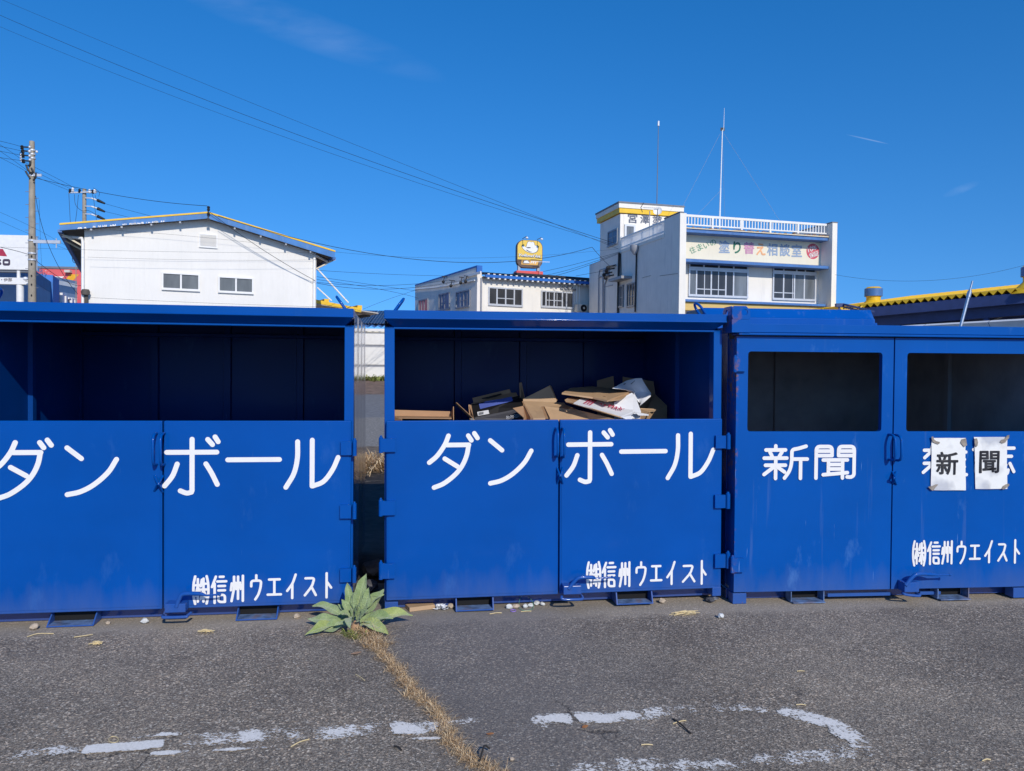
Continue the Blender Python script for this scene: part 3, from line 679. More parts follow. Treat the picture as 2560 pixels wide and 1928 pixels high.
# -------- the newspaper container on the right
FRt = Fr(1.5465, 5.3237, .0919, 0, .0039)
def newspaper_container():
    fr, b = FRt, M['blue_worn']; W, H, D, s = 2.26, 1.934, 2.1, 1.138; BB = 1.8517; RB = .0823
    root = thing('recycling_container', 'scratched blue container with two dark window openings and newspaper lettering, at the right', 'container', fr)
    mb = MB(); mb.box(.0, W + .0, -.03, .1, BB + .022, H); mb.box(.0, W, -.036, .1, BB + .004, BB + .02)
    mb.build('top_beam', b, root, bevel=.004)
    MB().box(.002, .06, .046, .16, .02, H - .1).build('post', b, root, bevel=.006)
    MB().box(W - .01, W + .08, .05, .16, .02, H).build('post', b, root, bevel=.006)
    # corner casting: a folded plate with a lifting eye on each visible side
    u0, u1, z0, z1 = fr.hit(1830, 800, -.045)[0], fr.hit(1876, 800, -.045)[0], fr.hit(1850, 831.5, -.045)[1], fr.hit(1850, 765, -.045)[1]
    k = 4; ch = .03
    def eye(cx, cz, r, x0, x1, za, zb):
        inn = [(cx + r * math.cos(a), cz + r * math.sin(a)) for a in (2 * math.pi * i / 24 for i in range(24))]; out = []
        for i in range(24):
            a = 2 * math.pi * i / 24; dx, dz = math.cos(a), math.sin(a); t_ = min((x1 - cx) / dx if dx > 1e-6 else (x0 - cx) / dx if dx < -1e-6 else 9, (zb - cz) / dz if dz > 1e-6 else (za - cz) / dz if dz < -1e-6 else 9)
            px_, pz_ = cx + dx * t_, cz + dz * t_
            e = (x1 - px_) + (zb - pz_)
            if e < ch: q = (ch - e) / 2; px_ -= q; pz_ -= q
            out.append((px_, pz_))
        return inn, out
    ec = fr.hit(1861.6, 781, -.045); i_, o_ = eye(ec[0], ec[1], .0215, u0, u1, z0 + .09, z1)
    mb = MB(); mb.ring(i_, o_, -.045, -.033); mb.box(u0, u1, -.045, -.033, z0, z0 + .0895)
    ms = MB(); i_, o_ = eye(.055, ec[1], .0215, -.045, .13, z0 + .09, z1)
    ms.ring(i_, o_, 0, .012); ms.box(-.045, .13, 0, .012, z0, z0 + .0895)
    ms.v = [(u0 + y, x, z) for x, y, z in ms.v]; mb.add([(x, max(y, -.032), z) for x, y, z in ms.v], ms.f)
    mb.box(u0 + .012, u1, -.032, .13, z0, z0 + .012)
    mb.build('corner_casting', b, root, bevel=.002)
    # doors with window openings
    x0, zt = fr.hit(1871, 878.5); x1, zb = fr.hit(2203.6, 1079); x2 = fr.hit(2269, 881.5)[0]; x3 = x2 + (x1 - x0); da = None
    doors = []
    for (a, c, wa, wb) in ((.0, s - .005, x0, x1), (s + .005, W, x2, x3)):
        inn = rrect(wa, wb, zb, zt, .022); out = match_outer(a, c, RB, BB - .004)
        d_ = MB().ring(inn, out, .002, .04).build('door', b, root); doors.append(d_)
    dl, dr = doors
    hinge(dl, fr, (1833, 1842), (1842, 1863.5), (893, 931), b); hinge(dl, fr, (1826, 1836), (1836, 1859), (1393, 1432), b)
    handle(dl, fr, 2238.5, 1089, 1152, b, .08, .009); handle(dr, fr, 2254, 1090, 1153, b, .08, .009)
    hasp(dl, fr, (2231, 2238.5), (1180, 1208), b); hasp(dr, fr, (2241, 2235), (1180, 1211), b)
    latch(dr, fr, (2261.5, 1456.5, 2298.5, 1481.5), [(2264, 1458), (2278, 1446), (2294, 1435.5), (2328, 1436), (2344, 1438), (2375, 1437.3)],
          [(2256, 1482, .03), (2258, 1484.5, .09), (2268, 1487.5, .1), (2295, 1490, .11), (2299, 1487.5, .1), (2290, 1484, .06)], b)
    # shell
    for x in (-.004, W + .01): MB().box(x, x + .01, .161, D, .05, H - .02).build('side_wall', M['blue_side'], root)
    MB().box(-.008, W + .008, .102, D - .002, H - .026, H - .014).build('roof', b, root)
    MB().box(-.008, W + .008, D, D + .012, .05, H - .014).build('back_wall', M['blue_side'], root)
    r_ = [fr.hit(x, 950, D - .1)[0] for x in (1952, 2395)]
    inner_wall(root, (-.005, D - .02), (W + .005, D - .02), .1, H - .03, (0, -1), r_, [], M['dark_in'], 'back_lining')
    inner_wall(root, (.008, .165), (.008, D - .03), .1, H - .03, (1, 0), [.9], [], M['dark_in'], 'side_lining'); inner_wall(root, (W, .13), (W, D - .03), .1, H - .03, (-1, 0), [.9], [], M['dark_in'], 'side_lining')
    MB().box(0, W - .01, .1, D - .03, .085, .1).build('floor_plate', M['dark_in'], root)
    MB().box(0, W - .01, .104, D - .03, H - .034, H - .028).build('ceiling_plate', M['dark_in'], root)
    # base
    MB().box(-.01, W, .12, D, .003, .078).build('base_frame', M['blue_side'], root, bevel=.003)
    fa = fr.hit(1832, 1500, -.002)[0]; fb = fr.hit(1866, 1500, -.002)[0]
    MB().box(fa, fb, -.002, .084, .002, .074).build('foot', b, root, bevel=.003)
    MB().box(W - .2, W - .02, -.002, .084, .002, .074).build('foot', b, root, bevel=.003)
    for (xa, xb, y) in ((1982, 2066, 1502), (2351, 2430, 1490)):
        ua, ub = fr.hit(xa, y, -.03)[0], fr.hit(xb, y, -.03)[0]; mb = MB(); t_ = .006
        for x in (ua, ub - t_): mb.box(x, x + t_, -.0, .084, .004, .078)
        mb.box(ua + t_, ub - t_, -.03, .084, .004, .011); mb.build('fork_pocket', M['rusty'], root)
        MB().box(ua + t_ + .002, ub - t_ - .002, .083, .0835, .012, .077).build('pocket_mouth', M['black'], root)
    for (xa, xb) in ((2068, 2226), (2299, 2352)):
        ua, ub = fr.hit(xa, 1490, .03)[0], fr.hit(xb, 1490, .03)[0]; MB().box(ua + .004, ub, .03, .05, .028, .05).build('lower_rail', b, root, bevel=.002)
    # hood on the roof, with a stepped profile
    Y0 = 1.35; ua, za = fr.hit(1766, 768, Y0); ub = fr.hit(2186, 783, Y0)[0]; zt = za
    mb = MB(); h0 = H - .013
    mb.yz([(Y0 + .06, zt), (Y0 + .55, zt), (Y0 + .6, h0), (Y0 - .03, h0), (Y0 - .03, h0 + .05), (Y0 - .012, h0 + .058), (Y0 - .012, h0 + .15), (Y0 + .0, h0 + .155)], ua, ub)
    mb.hexa([(ub, Y0 - .03, h0), (ub + .03, Y0 - .03, h0), (ub + .03, Y0 + .5, h0), (ub, Y0 + .5, h0)], [(ub, Y0 - .012, h0 + .12), (ub + .02, Y0 - .012, h0 + .12), (ub + .02, Y0 + .5, h0 + .12), (ub, Y0 + .5, h0 + .12)])
    mb.build('roof_hood', b, root, bevel=.003)
    MB().box(ua - .005, ua - .002, Y0 + .08, Y0 + .53, h0, zt - .005).build('hood_end_shade', M['grey_dark'], root)  # dark grey sheet paints the shade on the hood's left end
    ua, ub = fr.hit(2224, 812, .45)[0], fr.hit(2273, 812, .45)[0]
    MB().xz([(ua, H - .02), (ub, H - .02), (ub - .022, H + .022), (ua + .022, H + .022)], .45, .58).build('roof_bracket', b, root, bevel=.003)
    # lettering
    z5 = lambda x, y: (1760 + x * .4802, 740 + y * .4802)
    def put(par, word, quads, w_):
        mb = MB()
        for chx, (xa, ya, xb, yb) in zip(word, qb(z5, quads)):
            a, c = fr.hit(xa, ya, -.001), fr.hit(xb, yb, -.001); glyph(mb, GL[chx], a[0], c[0], c[1], a[1], w_, -.001)
        mb.build('lettering', M['vinyl'], par, smooth='flat2')
    put(dl, '新聞', [(300, 768, 546, 962), (570, 768, 795, 960)], .0255)
    put(dr, '雑誌', [(1135, 772, 1372, 950), (1396, 762, 1618, 948)], .024)
    put(dr, '㈱信州ウエイスト', [(1084, 1272, 1156, 1408), (1160, 1276, 1232, 1402), (1234, 1270, 1300, 1400), (1312, 1275, 1368, 1396), (1380, 1287, 1440, 1382), (1458, 1270, 1506, 1394), (1526, 1278, 1582, 1388), (1608, 1266, 1646, 1394)], .0155)
    return root, dl, dr
M['grey_dark'] = simple('dark_grey_sheet', (.16, .17, .19), .6)
contR, rdl, rdr = newspaper_container()
# ---------------------------------------------------------------- buildings behind
M['white_metal'] = simple('white_ribbed_cladding', (.8, .765, .7), .55, var=.03, scale=1.2, dirt=(.62, .6, .55), dirt_amt=.3)
M['white_wall'] = simple('white_render', (.83, .78, .69), .75, var=.04, scale=1.5, dirt=(.52, .5, .47), dirt_amt=.3, bstr=.1, bscale=60)
M['grey_wall'] = simple('pale_render', (.84, .78, .7), .8, var=.05, scale=1.4, dirt=(.4, .4, .41), dirt_amt=.35)
M['cream'] = simple('cream_render', (.72, .62, .45), .75, var=.06, scale=1.5, dirt=(.45, .36, .25), dirt_amt=.35)
M['ivory'] = simple('ivory_sign_board', (.82, .74, .56), .5, var=.04, scale=1.0, dirt=(.6, .53, .4), dirt_amt=.3)
M['trim_blue'] = simple('blue_trim', (.06, .17, .42), .5, var=.15, scale=2, dirt=(.3, .35, .45), dirt_amt=.25)
M['trim_blue2'] = simple('bright_blue_trim', (.02, .14, .48), .5, var=.15, scale=2)
M['trim_verge'] = simple('faded_blue_trim', (.045, .19, .46), .55, var=.2, scale=2, dirt=(.35, .42, .52), dirt_amt=.3)
M['yellow'] = simple('yellow_paint', (.82, .5, .015), .5, var=.1, scale=3, dirt=(.55, .33, .05), dirt_amt=.3)
M['ochre'] = simple('ochre_band', (.62, .42, .1), .6, var=.1, scale=2)
M['rust'] = simple('rust_flakes', (.25, .11, .04), .9, var=.5, scale=20)
M['soffit'] = simple('dark_soffit', (.1, .085, .07), .8, var=.3, scale=4)
M['alu'] = simple('aluminium_frame', (.62, .63, .65), .4, .3, var=.06, scale=6)
M['alu_dark'] = simple('dull_aluminium', (.3, .31, .33), .45, .4, var=.1, scale=6)
M['white_paint'] = simple('white_gloss_paint', (.82, .8, .76), .4, var=.05, scale=5)
M['pipe_grey'] = simple('grey_pipe', (.3, .31, .34), .5, var=.1, scale=8)
M['cable'] = simple('black_cable', (.012, .012, .014), .6, var=.1)
M['concrete'] = simple('pole_concrete', (.33, .29, .23), .85, var=.16, scale=5, dirt=(.2, .17, .13), dirt_amt=.5, bstr=.2)
M['insul'] = simple('white_porcelain', (.78, .79, .8), .25, var=.03)
def glass(name, col, rough=.08, spec=.5):
    m_, t, b = newmat(name); v = coords(t)
    t.links.new(ramp(t, noise(t, coords(t, (1.5, 1.5, .4)), 1.4, 3), [(.3, tuple(c * .6 for c in col)), (.7, tuple(c * 1.25 for c in col))]), b.inputs['Base Color'])
    b.inputs['Roughness'].default_value = rough; b.inputs['Specular IOR Level'].default_value = spec
    bump(t, b, noise(t, v, 2.5, 2), .05, .05); return m_
M['glass'] = glass('dark_window_glass', (.05, .05, .052))
M['glass_grey'] = glass('frosted_window_glass', (.13, .145, .15), .35)
M['glass_cur'] = glass('curtained_window_glass', (.17, .19, .21), .25)
M['glass_sky'] = glass('glass_painted_sky_reflection', (.16, .25, .37), .3, .08)  # the sky's reflection is painted as the blue base colour

def window(par, name, x0, x1, z0, z1, y, panes, mats, frame=.045, mid=None, fm=None, sill=True, depth=.07, xaxis=None):
    """Frame proud of the wall plane y, glass set back in it. panes: fractions where mullions stand; mid: {pane: fraction} crossbars."""
    fm = fm or M['alu']; T = xaxis or (lambda x, yy, z: (x, yy, z))
    mb = MB(); gl = MB(); W = x1 - x0
    def bx(m_, a, b, c, d, e, f):
        n = len(m_.v); m_.box(a, b, c, d, e, f); m_.v[n:] = [T(*q) for q in m_.v[n:]]
    bx(mb, x0, x1, y - .05, y + .02, z1 - frame, z1); bx(mb, x0, x1, y - .07, y + .02, z0, z0 + frame * 1.4)
    bx(mb, x0, x0 + frame, y - .05, y + .02, z0 + frame * 1.4, z1 - frame); bx(mb, x1 - frame, x1, y - .05, y + .02, z0 + frame * 1.4, z1 - frame)
    ed = [0] + list(panes) + [1]
    for f in panes: bx(mb, x0 + W * f - frame * .5, x0 + W * f + frame * .5, y - .036, y + .02, z0 + frame * 1.4, z1 - frame)
    for k, (zf, fs) in (mid or {}).items():
        zc = z0 + (z1 - z0) * zf; bx(mb, x0 + W * ed[k] + frame * .5, x0 + W * ed[k + 1] - frame * .5, y - .028, y + .018, zc - .018, zc + .018)
        for f in fs: xc = x0 + W * (ed[k] + (ed[k + 1] - ed[k]) * f); bx(mb, xc - .016, xc + .016, y - .024, y + .017, z0 + frame * 1.4, z1 - frame)
    f_ = mb.build(name, fm, par)
    for k in range(len(ed) - 1):
        g = MB(); bx(g, x0 + W * ed[k], x0 + W * ed[k + 1], y - .014 + .007 * (k % 2), y + .0195, z0 + .02, z1 - .02); g.build('pane', mats[k % len(mats)], f_)
    return f_

# ---- white gabled workshop, left
FA = Fr(*P(211, 760, 26).xy, rad(26)); FA.loc = (FA.loc[0], FA.loc[1], ground_z(26) - .1); FA = Fr(FA.loc[0], FA.loc[1], rad(26), FA.loc[2])
def build_workshop():
    fr = FA; root = thing('white_workshop', 'white ribbed gable building with yellow and blue roof edge, behind the left container', 'building', fr)
    W = fr.hit(790, 760)[0]; ov = .37; DEP = 13.0
    top = [fr.hit(149, 560, -ov), fr.hit(520, 531, -ov), fr.hit(838, 628, -ov)]
    under = [fr.hit(149, 575, -ov), fr.hit(520, 545, -ov), fr.hit(836, 644, -ov)]
    # wall with vertical ribs, its top follows the roof
    def ztop(x, pts):
        (a, za), (b, zb), (c, zc) = pts
        return za + (zb - za) * (x - a) / (b - a) if x < b else zb + (zc - zb) * (x - b) / (c - b)
    n = int(W / .15); xs = []; 
    for i in range(n):
        a = W * i / n; xs += [(a, 0), (a + .012, .012), (a + .04, .012), (a + .052, 0)]
    xs.append((W, 0)); vs = []
    for x, dy in xs: vs += [(x, dy * .18, 0), (x, dy * .18, ztop(x, under) + .05)]
    mb = MB(); k = len(xs); mb.add(vs, [(2 * i, 2 * i + 2, 2 * i + 3, 2 * i + 1) for i in range(k - 1)])
    for x in (0, W): mb.add([(x, 0, 0), (x, DEP, 0), (x, DEP, ztop(x, under)), (x, 0, ztop(x, under))], [(0, 1, 2, 3)])
    mb.add([(0, DEP, 0), (W, DEP, 0), (W, DEP, ztop(W, under)), (top[1][0], DEP, under[1][1]), (0, DEP, ztop(0, under))], [(0, 1, 2, 3, 4)])
    mb.build('wall', M['white_metal'], root)
    # roof slab, blue verge boards, yellow cap
    sec = [under[0], top[0], top[1], top[2], under[2], under[1]]
    mb = MB()
    for a, b, c, d in ((under[0], top[0], top[1], under[1]), (under[1], top[1], top[2], under[2])):
        mb.xz([a, b, c, d], -ov + .021, DEP + .3)
    roof = mb.build('roof', M['soffit'], root)
    lift = lambda p, dz: (p[0], p[1] + dz)
    mb = MB()
    for i in (0, 1):
        a, b = under[i], under[i + 1]; mb.xz([lift(a, -.02), lift(top[i], -.035), lift(top[i + 1], -.035), lift(b, -.02)], -ov - .012, -ov + .02)
    mb.build('verge_board', M['trim_verge'], roof)
    mb = MB()
    for i in (0, 1): mb.xz([lift(top[i], -.034), lift(top[i], .022), lift(top[i + 1], .022), lift(top[i + 1], -.034)], -ov - .03, DEP + .3)
    mb.build('roof_cap', M['yellow'], roof)
    r = random.Random(3); mb = MB()
    for i in range(46):
        f = .1 + .6 * r.random(); x = under[0][0] + (under[1][0] - under[0][0]) * f; z = ztop(x, under) + .0
        w_ = r.uniform(.02, .09); mb.xz([(x, z - .012), (x + w_, z - .008), (x + w_ * .8, z + r.uniform(.02, .06)), (x + .01, z + r.uniform(.01, .04))], -ov - .0165, -ov - .0125)
    tag(mb.build('peeling_paint', M['white_paint'], roof), kind='stuff')
    for f in (.2, .4, .6, .8): 
        for i in (0, 1): x = under[i][0] + (under[i + 1][0] - under[i][0]) * f; z = ztop(x, under); MB().box(x - .03, x + .03, -ov - .01, -ov + .1, z - .1, z - .045).build('purlin_end', M['alu_dark'], roof)
    for x, s_ in ((under[0][0], -1), (under[2][0], 1)):
        z = ztop(x, under); g = MB(); g.box(x - .06, x + .06, -ov + .02, DEP + .3, z - .07, z + .02); g.build('gutter', M['trim_blue'], root)
    # eave brackets and downpipes
    for x, e, s_ in ((0, under[0], -1), (W, under[2], 1)):
        z = ztop(x, under)
        for y in (.1, 1.6): MB().bar((x + s_ * .02, y, z - .55), (x + s_ * .75, y, z - .12 - .02), .05, .05).build('eave_bracket', M['cream'], root)
    for px_, y0, side_ in ((207, 605, -1), (786, 646, 1)):
        x, z = fr.hit(px_, y0, -.06); mb = MB(); e = under[0] if side_ < 0 else under[2]
        mb.tube([(e[0] - side_ * .02, .55, ztop(e[0], under) - .06), (x + side_ * .02, -.04, z + .12), (x, -.06, z), (x, -.06, 0)], .05, 10)
        mb.build('downpipe', M['white_paint'], root, smooth=40)
    for (xa, ya, xb, yb) in ((404, 680, 499.5, 730), (545, 690, 633.5, 737)):
        a, b = fr.hit(xa, ya), fr.hit((xb), yb); zc = fr.hit(xa, yb - 5)[1]
        window(root, 'window', a[0], b[0], zc, a[1], -.01, [.5], [M['glass_grey']], .055, fm=M['white_paint'])
    a, b = fr.hit(497.5, 584), fr.hit(543.5, 622); mb = MB()
    mb.ring([(b[0] - .04, a[1] - .04), (a[0] + .04, a[1] - .04), (a[0] + .04, b[1] + .06), (b[0] - .04, b[1] + .06)], [(b[0], a[1]), (a[0], a[1]), (a[0], b[1]), (b[0], b[1])], -.05, .01)
    v_ = mb.build('vent', M['white_paint'], root)
    mb = MB(); n = 11
    for i in range(n):
        z = b[1] + .07 + (a[1] - b[1] - .11) * i / n; mb.hexa([(a[0] + .04, -.045, z), (b[0] - .04, -.045, z), (b[0] - .04, -.045, z + .012), (a[0] + .04, -.045, z + .012)], [(a[0] + .04, .0, z + .05), (b[0] - .04, .0, z + .05), (b[0] - .04, .0, z + .062), (a[0] + .04, .0, z + .062)])
    mb.build('louvre', M['white_metal'], v_)
    # service bracket on the ridge
    x, z = fr.hit(520, 527, -ov); mb = MB(); mb.bar((x, -ov - .06, z - .3), (x, -ov - .06, z + .12), .035, .035); mb.box(x - .05, x + .05, -ov - .1, -ov - .03, z - .35, z - .28)
    for dz in (.02, .1, -.12): mb.ball((x + .01, -ov - .08, z + dz), .055, 8)
    mb.build('service_bracket', M['cable'], root)
    x, z = fr.hit(214, 730, -.1); mb = MB(); mb.lathe([(.12, -.1), (.14, .0), (.1, .08)], (x, -.16, z), 12); mb.tube([(x + .02, -.1, z - .1), (x + .02, -.1, z - 1.2)], .06, 8); mb.build('meter_box', M['soffit'], root, smooth=40)
    # lean-to canopy on the right side wall, hung from white tie rods
    d0 = 3.2; p = lambda x, y, d=d0: fr.p3(x, y, d)
    a, b = p(780, 747), p(903, 771); a2, b2 = p(780, 757), p(903, 781)
    mb = MB(); mb.add([a, b, b2, a2, a + Vector((0, .09, 0)), b + Vector((0, .09, 0)), b2 + Vector((0, .09, 0)), a2 + Vector((0, .09, 0))], [(0, 1, 2, 3), (4, 7, 6, 5), (0, 4, 5, 1), (3, 2, 6, 7), (1, 5, 6, 2), (0, 3, 7, 4)])
    for px_, yy in ((818, 747), (901, 763)):
        c = p(px_, yy); mb.hexa([c + Vector((-.1, .1, -.22)), c + Vector((.1, .1, -.22)), c + Vector((.1, .1, 0)), c + Vector((-.1, .1, 0))], [c + Vector((-.22, 2.5, -.22)), c + Vector((-.02, 2.5, -.22)), c + Vector((-.02, 2.5, 0)), c + Vector((-.22, 2.5, 0))])
    cn = mb.build('canopy_beam', M['yellow'], root)
    a, b = p(780, 757), p(946, 782); a2, b2 = a - Vector((0, 0, .04)), b - Vector((0, 0, .05))
    mb = MB(); v = Vector((.0, 2.6, .0)); mb.hexa([a2, b2, b, a], [a2 + v, b2 + v, b + v, a + v]); mb.build('canopy_roof', M['soffit_pale'], root)
    MB().bar(p(792, 671), p(871, 757), .055, .055).build('tie_rod', M['white_paint'], root); MB().bar(p(793, 719, d0 + 1.4), p(829, 752, d0 + 1.4), .05, .05).build('tie_rod', M['white_paint'], root)
    c = p(925, 795, d0 + 1.2); mb = MB(); mb.bar(c + Vector((-1.2, 0, -.1)), c + Vector((0, 0, .12)), .08, .14); mb.build('canopy_brace', M['soffit'], root)
M['soffit_pale'] = simple('pale_soffit', (.45, .42, .38), .7, var=.1, scale=3)
build_workshop()

# ---- centre white office with corrugated roof
cb = P(1191, 760, 38); FB = Fr(cb.x, cb.y, rad(26.5), ground_z(38))
def build_office():
    fr = FB; root = thing('white_office', 'low white office with blue corrugated eave and four pane windows, between the two larger buildings', 'building', fr)
    W = 11.0; zc, zt = fr.hit(1191, 681)[1], fr.hit(1191, 667)[1]
    dl, zl = fr.side(1040, 714); DEP = max(9, dl)
    zw = fr.hit(1300, 702)[1]
    mb = MB(); mb.box(.24, W, .0, .2, 0, zw + .1); mb.box(W - .2, W, .2, DEP, 0, zw); mb.box(.24, W - .2, DEP - .2, DEP, 0, zl)
    mb.build('front_wall', M['white_wall'], root)
    mb = MB(); mb.box(0, .239, -.06, .0, 0, zc - .001); mb.yz([(.0, 0), (DEP, 0), (DEP, zl), (.0, zt)], 0, .239); mb.build('gable_wall', M['grey_wall'], root)
    mb = MB(); mb.yz([(-.09, zc), (0.02, zc), (.02, zt - .02), (DEP, zl), (DEP, zl + .06), (-.09, zt + .06)], -.02, .26); mb.build('parapet_cap', M['trim_blue2'], root)
    x0, z0 = fr.hit(1200, 683, -.35); x1 = W; zg, ze = fr.hit(1300, 692, -.4)[1], fr.hit(1300, 699, -.4)[1]
    MB().box(.3, W, -.42, -.3, ze, zg).build('gutter', M['trim_blue2'], root)
    # corrugated roof edge
    mb = MB(); n = int((W - .3) / .3); pr = []
    for i in range(n * 2 + 1): pr.append((.3 + (W - .3) * i / (2 * n), zg + .02 + (.085 if i % 2 else 0)))
    vs = [(x, -.4, z) for x, z in pr] + [(x, 3.0, z + .42) for x, z in pr]; k = len(pr)
    mb.add(vs, [(i, i + 1, k + i + 1, k + i) for i in range(k - 1)]); mb.add([(x, -.4, z - .015) for x, z in pr] + [(x, 3.0, z + .405) for x, z in pr], [(k + i, k + i + 1, i + 1, i) for i in range(k - 1)])
    mb.build('roof', M['black_roof'], root)
    mb = MB()
    for i in range(n): x = .45 + (W - .3) * i / n; mb.box(x - .06, x + .06, -.43, -.425, zg + .0, zg + .05); mb.box(x - .045, x + .045, -.41, -.3, ze - .07, ze - .005)
    mb.build('gutter_clip', M['white_paint'], root)
    MB().box(2.6, 8, .8, 2.6, zg + .18, zg + .36).build('roof_duct', M['black_roof'], root)
    MB().box(.28, W, -.29, .0, ze - .0, ze + .05).build('soffit', M['soffit'], root)
    x, _ = fr.hit(1197, 700, -.06); MB().tube([(x + .12, -.1, ze), (x + .12, -.1, 0)], .045, 8).build('downpipe', M['pipe_grey'], root, smooth=40)
    def win(xa, ya, xb, yb, panes, mats, mid=None):
        a, b = fr.hit(xa, ya), fr.hit(xb, yb); z1 = a[1]; z0 = fr.hit(xa, yb)[1]
        return window(root, 'window', a[0], b[0], z0, z1, -.005, panes, mats, .07, mid)
    win(1220, 717, 1306, 764, [.25, .5, .75], [M['glass']], {1: (.42, []), 2: (.42, [])})
    win(1352, 726, 1433, 769, [.15, .4, .65, .78], [M['glass']], {1: (.45, [.4]), 2: (.45, [.35])})
    win(1472, 733, 1530, 774, [.35], [M['glass_cur']])
    # windows on the shaded gable wall
    for (xa, ya, xb, yb, n, m_, md) in ((1141, 723, 1176.5, 769, [.3, .55, .8], [M['glass_sky']], {1: (.45, []), 2: (.45, [])}), (1098, 730, 1125, 776, [.28, .55], [M['glass_sky']], {}), (1047.5, 746, 1071, 790, [.3, .6], [M['glass_pink']], {})):
        d1, zt_ = fr.side(xb, ya, -.0); d0, zb_ = fr.side(xa, yb, -.0); zt_ = fr.side(xb, ya)[1]; zb_ = fr.side(xb, yb - 2)[1]
        window(root, 'window', min(d0, d1), max(d0, d1), zb_, zt_, -.005, [1 - q for q in reversed(n)], m_, .06, md, fm=M['alu_dark'], xaxis=lambda x, y, z: (y, x, z))
    q = [fr.side(x, y) for x, y in ((1040, 724), (1100, 718), (1150, 709), (1190, 701))]; MB().tube(smooth_path([(-.06, d, z) for d, z in q], 5), .035, 8).build('conduit', M['white_paint'], root, smooth=40)
    for (x, y) in ((1118, 698), (1137, 708), (1162, 700), (1174, 697)):
        d, z = fr.side(x, y); mb = MB(); mb.bar((0, d, z + .12), (-.3, d, z + .12), .04, .04); mb.bar((-.15, d, z + .12), (-.2, d + .05, z - .15), .03, .03); mb.ball((-.2, d + .05, z - .15), .09, 8); mb.build('cable_bracket', M['cable'], root)
    d, z = fr.side(1180, 688); MB().bar((-.06, d - 1.2, z), (-.06, d + .8, z + .0), .06, .12).build('cross_arm', M['white_paint'], root)
    # service pipes above the second window
    mb = MB()
    for px_ in (1402, 1412, 1422):
        pts = [fr.p3(px_ + dx, y, -.08) for dx, y in ((0, 705), (0, 716), (1.5, 722), (4, 722), (5, 717))]; mb.tube(smooth_path(pts, 4), .035, 6)
    a = fr.p3(1407, 716, -.06); pts = [fr.p3(x, y, -.06) for x, y in ((1407, 716), (1408, 727), (1418, 728), (1419, 717), (1420, 727), (1429, 728), (1431, 718))]; mb.tube(pts, .02, 6)
    mb.build('service_pipe', M['pipe_grey'], root, smooth=40)
    a, b = fr.p3(1433, 722, -.16), fr.p3(1439, 726, -.16); MB().box(a.x, b.x, -.2, -.001, b.z, a.z).build('junction_box', M['grey_dark'], root)
    for px_ in (1441, 1449):
        x, z = fr.hit(px_, 714, -.05); MB().tube([(x, -.05, z), (x, -.05, 0)], .035, 6).build('downpipe', M['white_paint'], root, smooth=40)
    # outdoor unit on a wall bracket
    a, b = fr.p3(1444, 760, -.45), fr.p3(1480, 781, -.45)
    u = thing('air_conditioner', 'beige outdoor air conditioner unit with round fan on the low white office wall', 'air conditioner', fr)
    MB().box(a.x, b.x, -.45, -.12, b.z, a.z).build('casing', M['beige'], u, bevel=.02)
    cx, cz = a.x + (b.x - a.x) * .42, (a.z + b.z) / 2; R = (a.z - b.z) * .46
    fan = MB(); fan.lathe([(R, 0), (R, .02), (R * .9, .025)], (cx, -.452, cz), 24, Matrix.Rotation(rad(90), 3, 'X')); fan.build('fan_grille', M['black'], u, smooth=40)
    MB().lathe([(R * .32, .0), (R * .3, .02)], (cx, -.478, cz), 16, Matrix.Rotation(rad(90), 3, 'X')).build('fan_hub', M['beige'], u, smooth=40)
    MB().box(a.x + .05, b.x - .05, -.5, -.001, b.z - .06, b.z - .001).build('bracket', M['alu_dark'], u)
M['black_roof'] = simple('dark_corrugated_roof', (.02, .022, .028), .6, var=.2)
M['glass_pink'] = glass('glass_painted_red_reflection', (.5, .27, .26), .15)  # reflection of a red wall painted into the base colour
M['beige'] = simple('beige_enamel', (.6, .56, .48), .5, var=.05)
build_office()

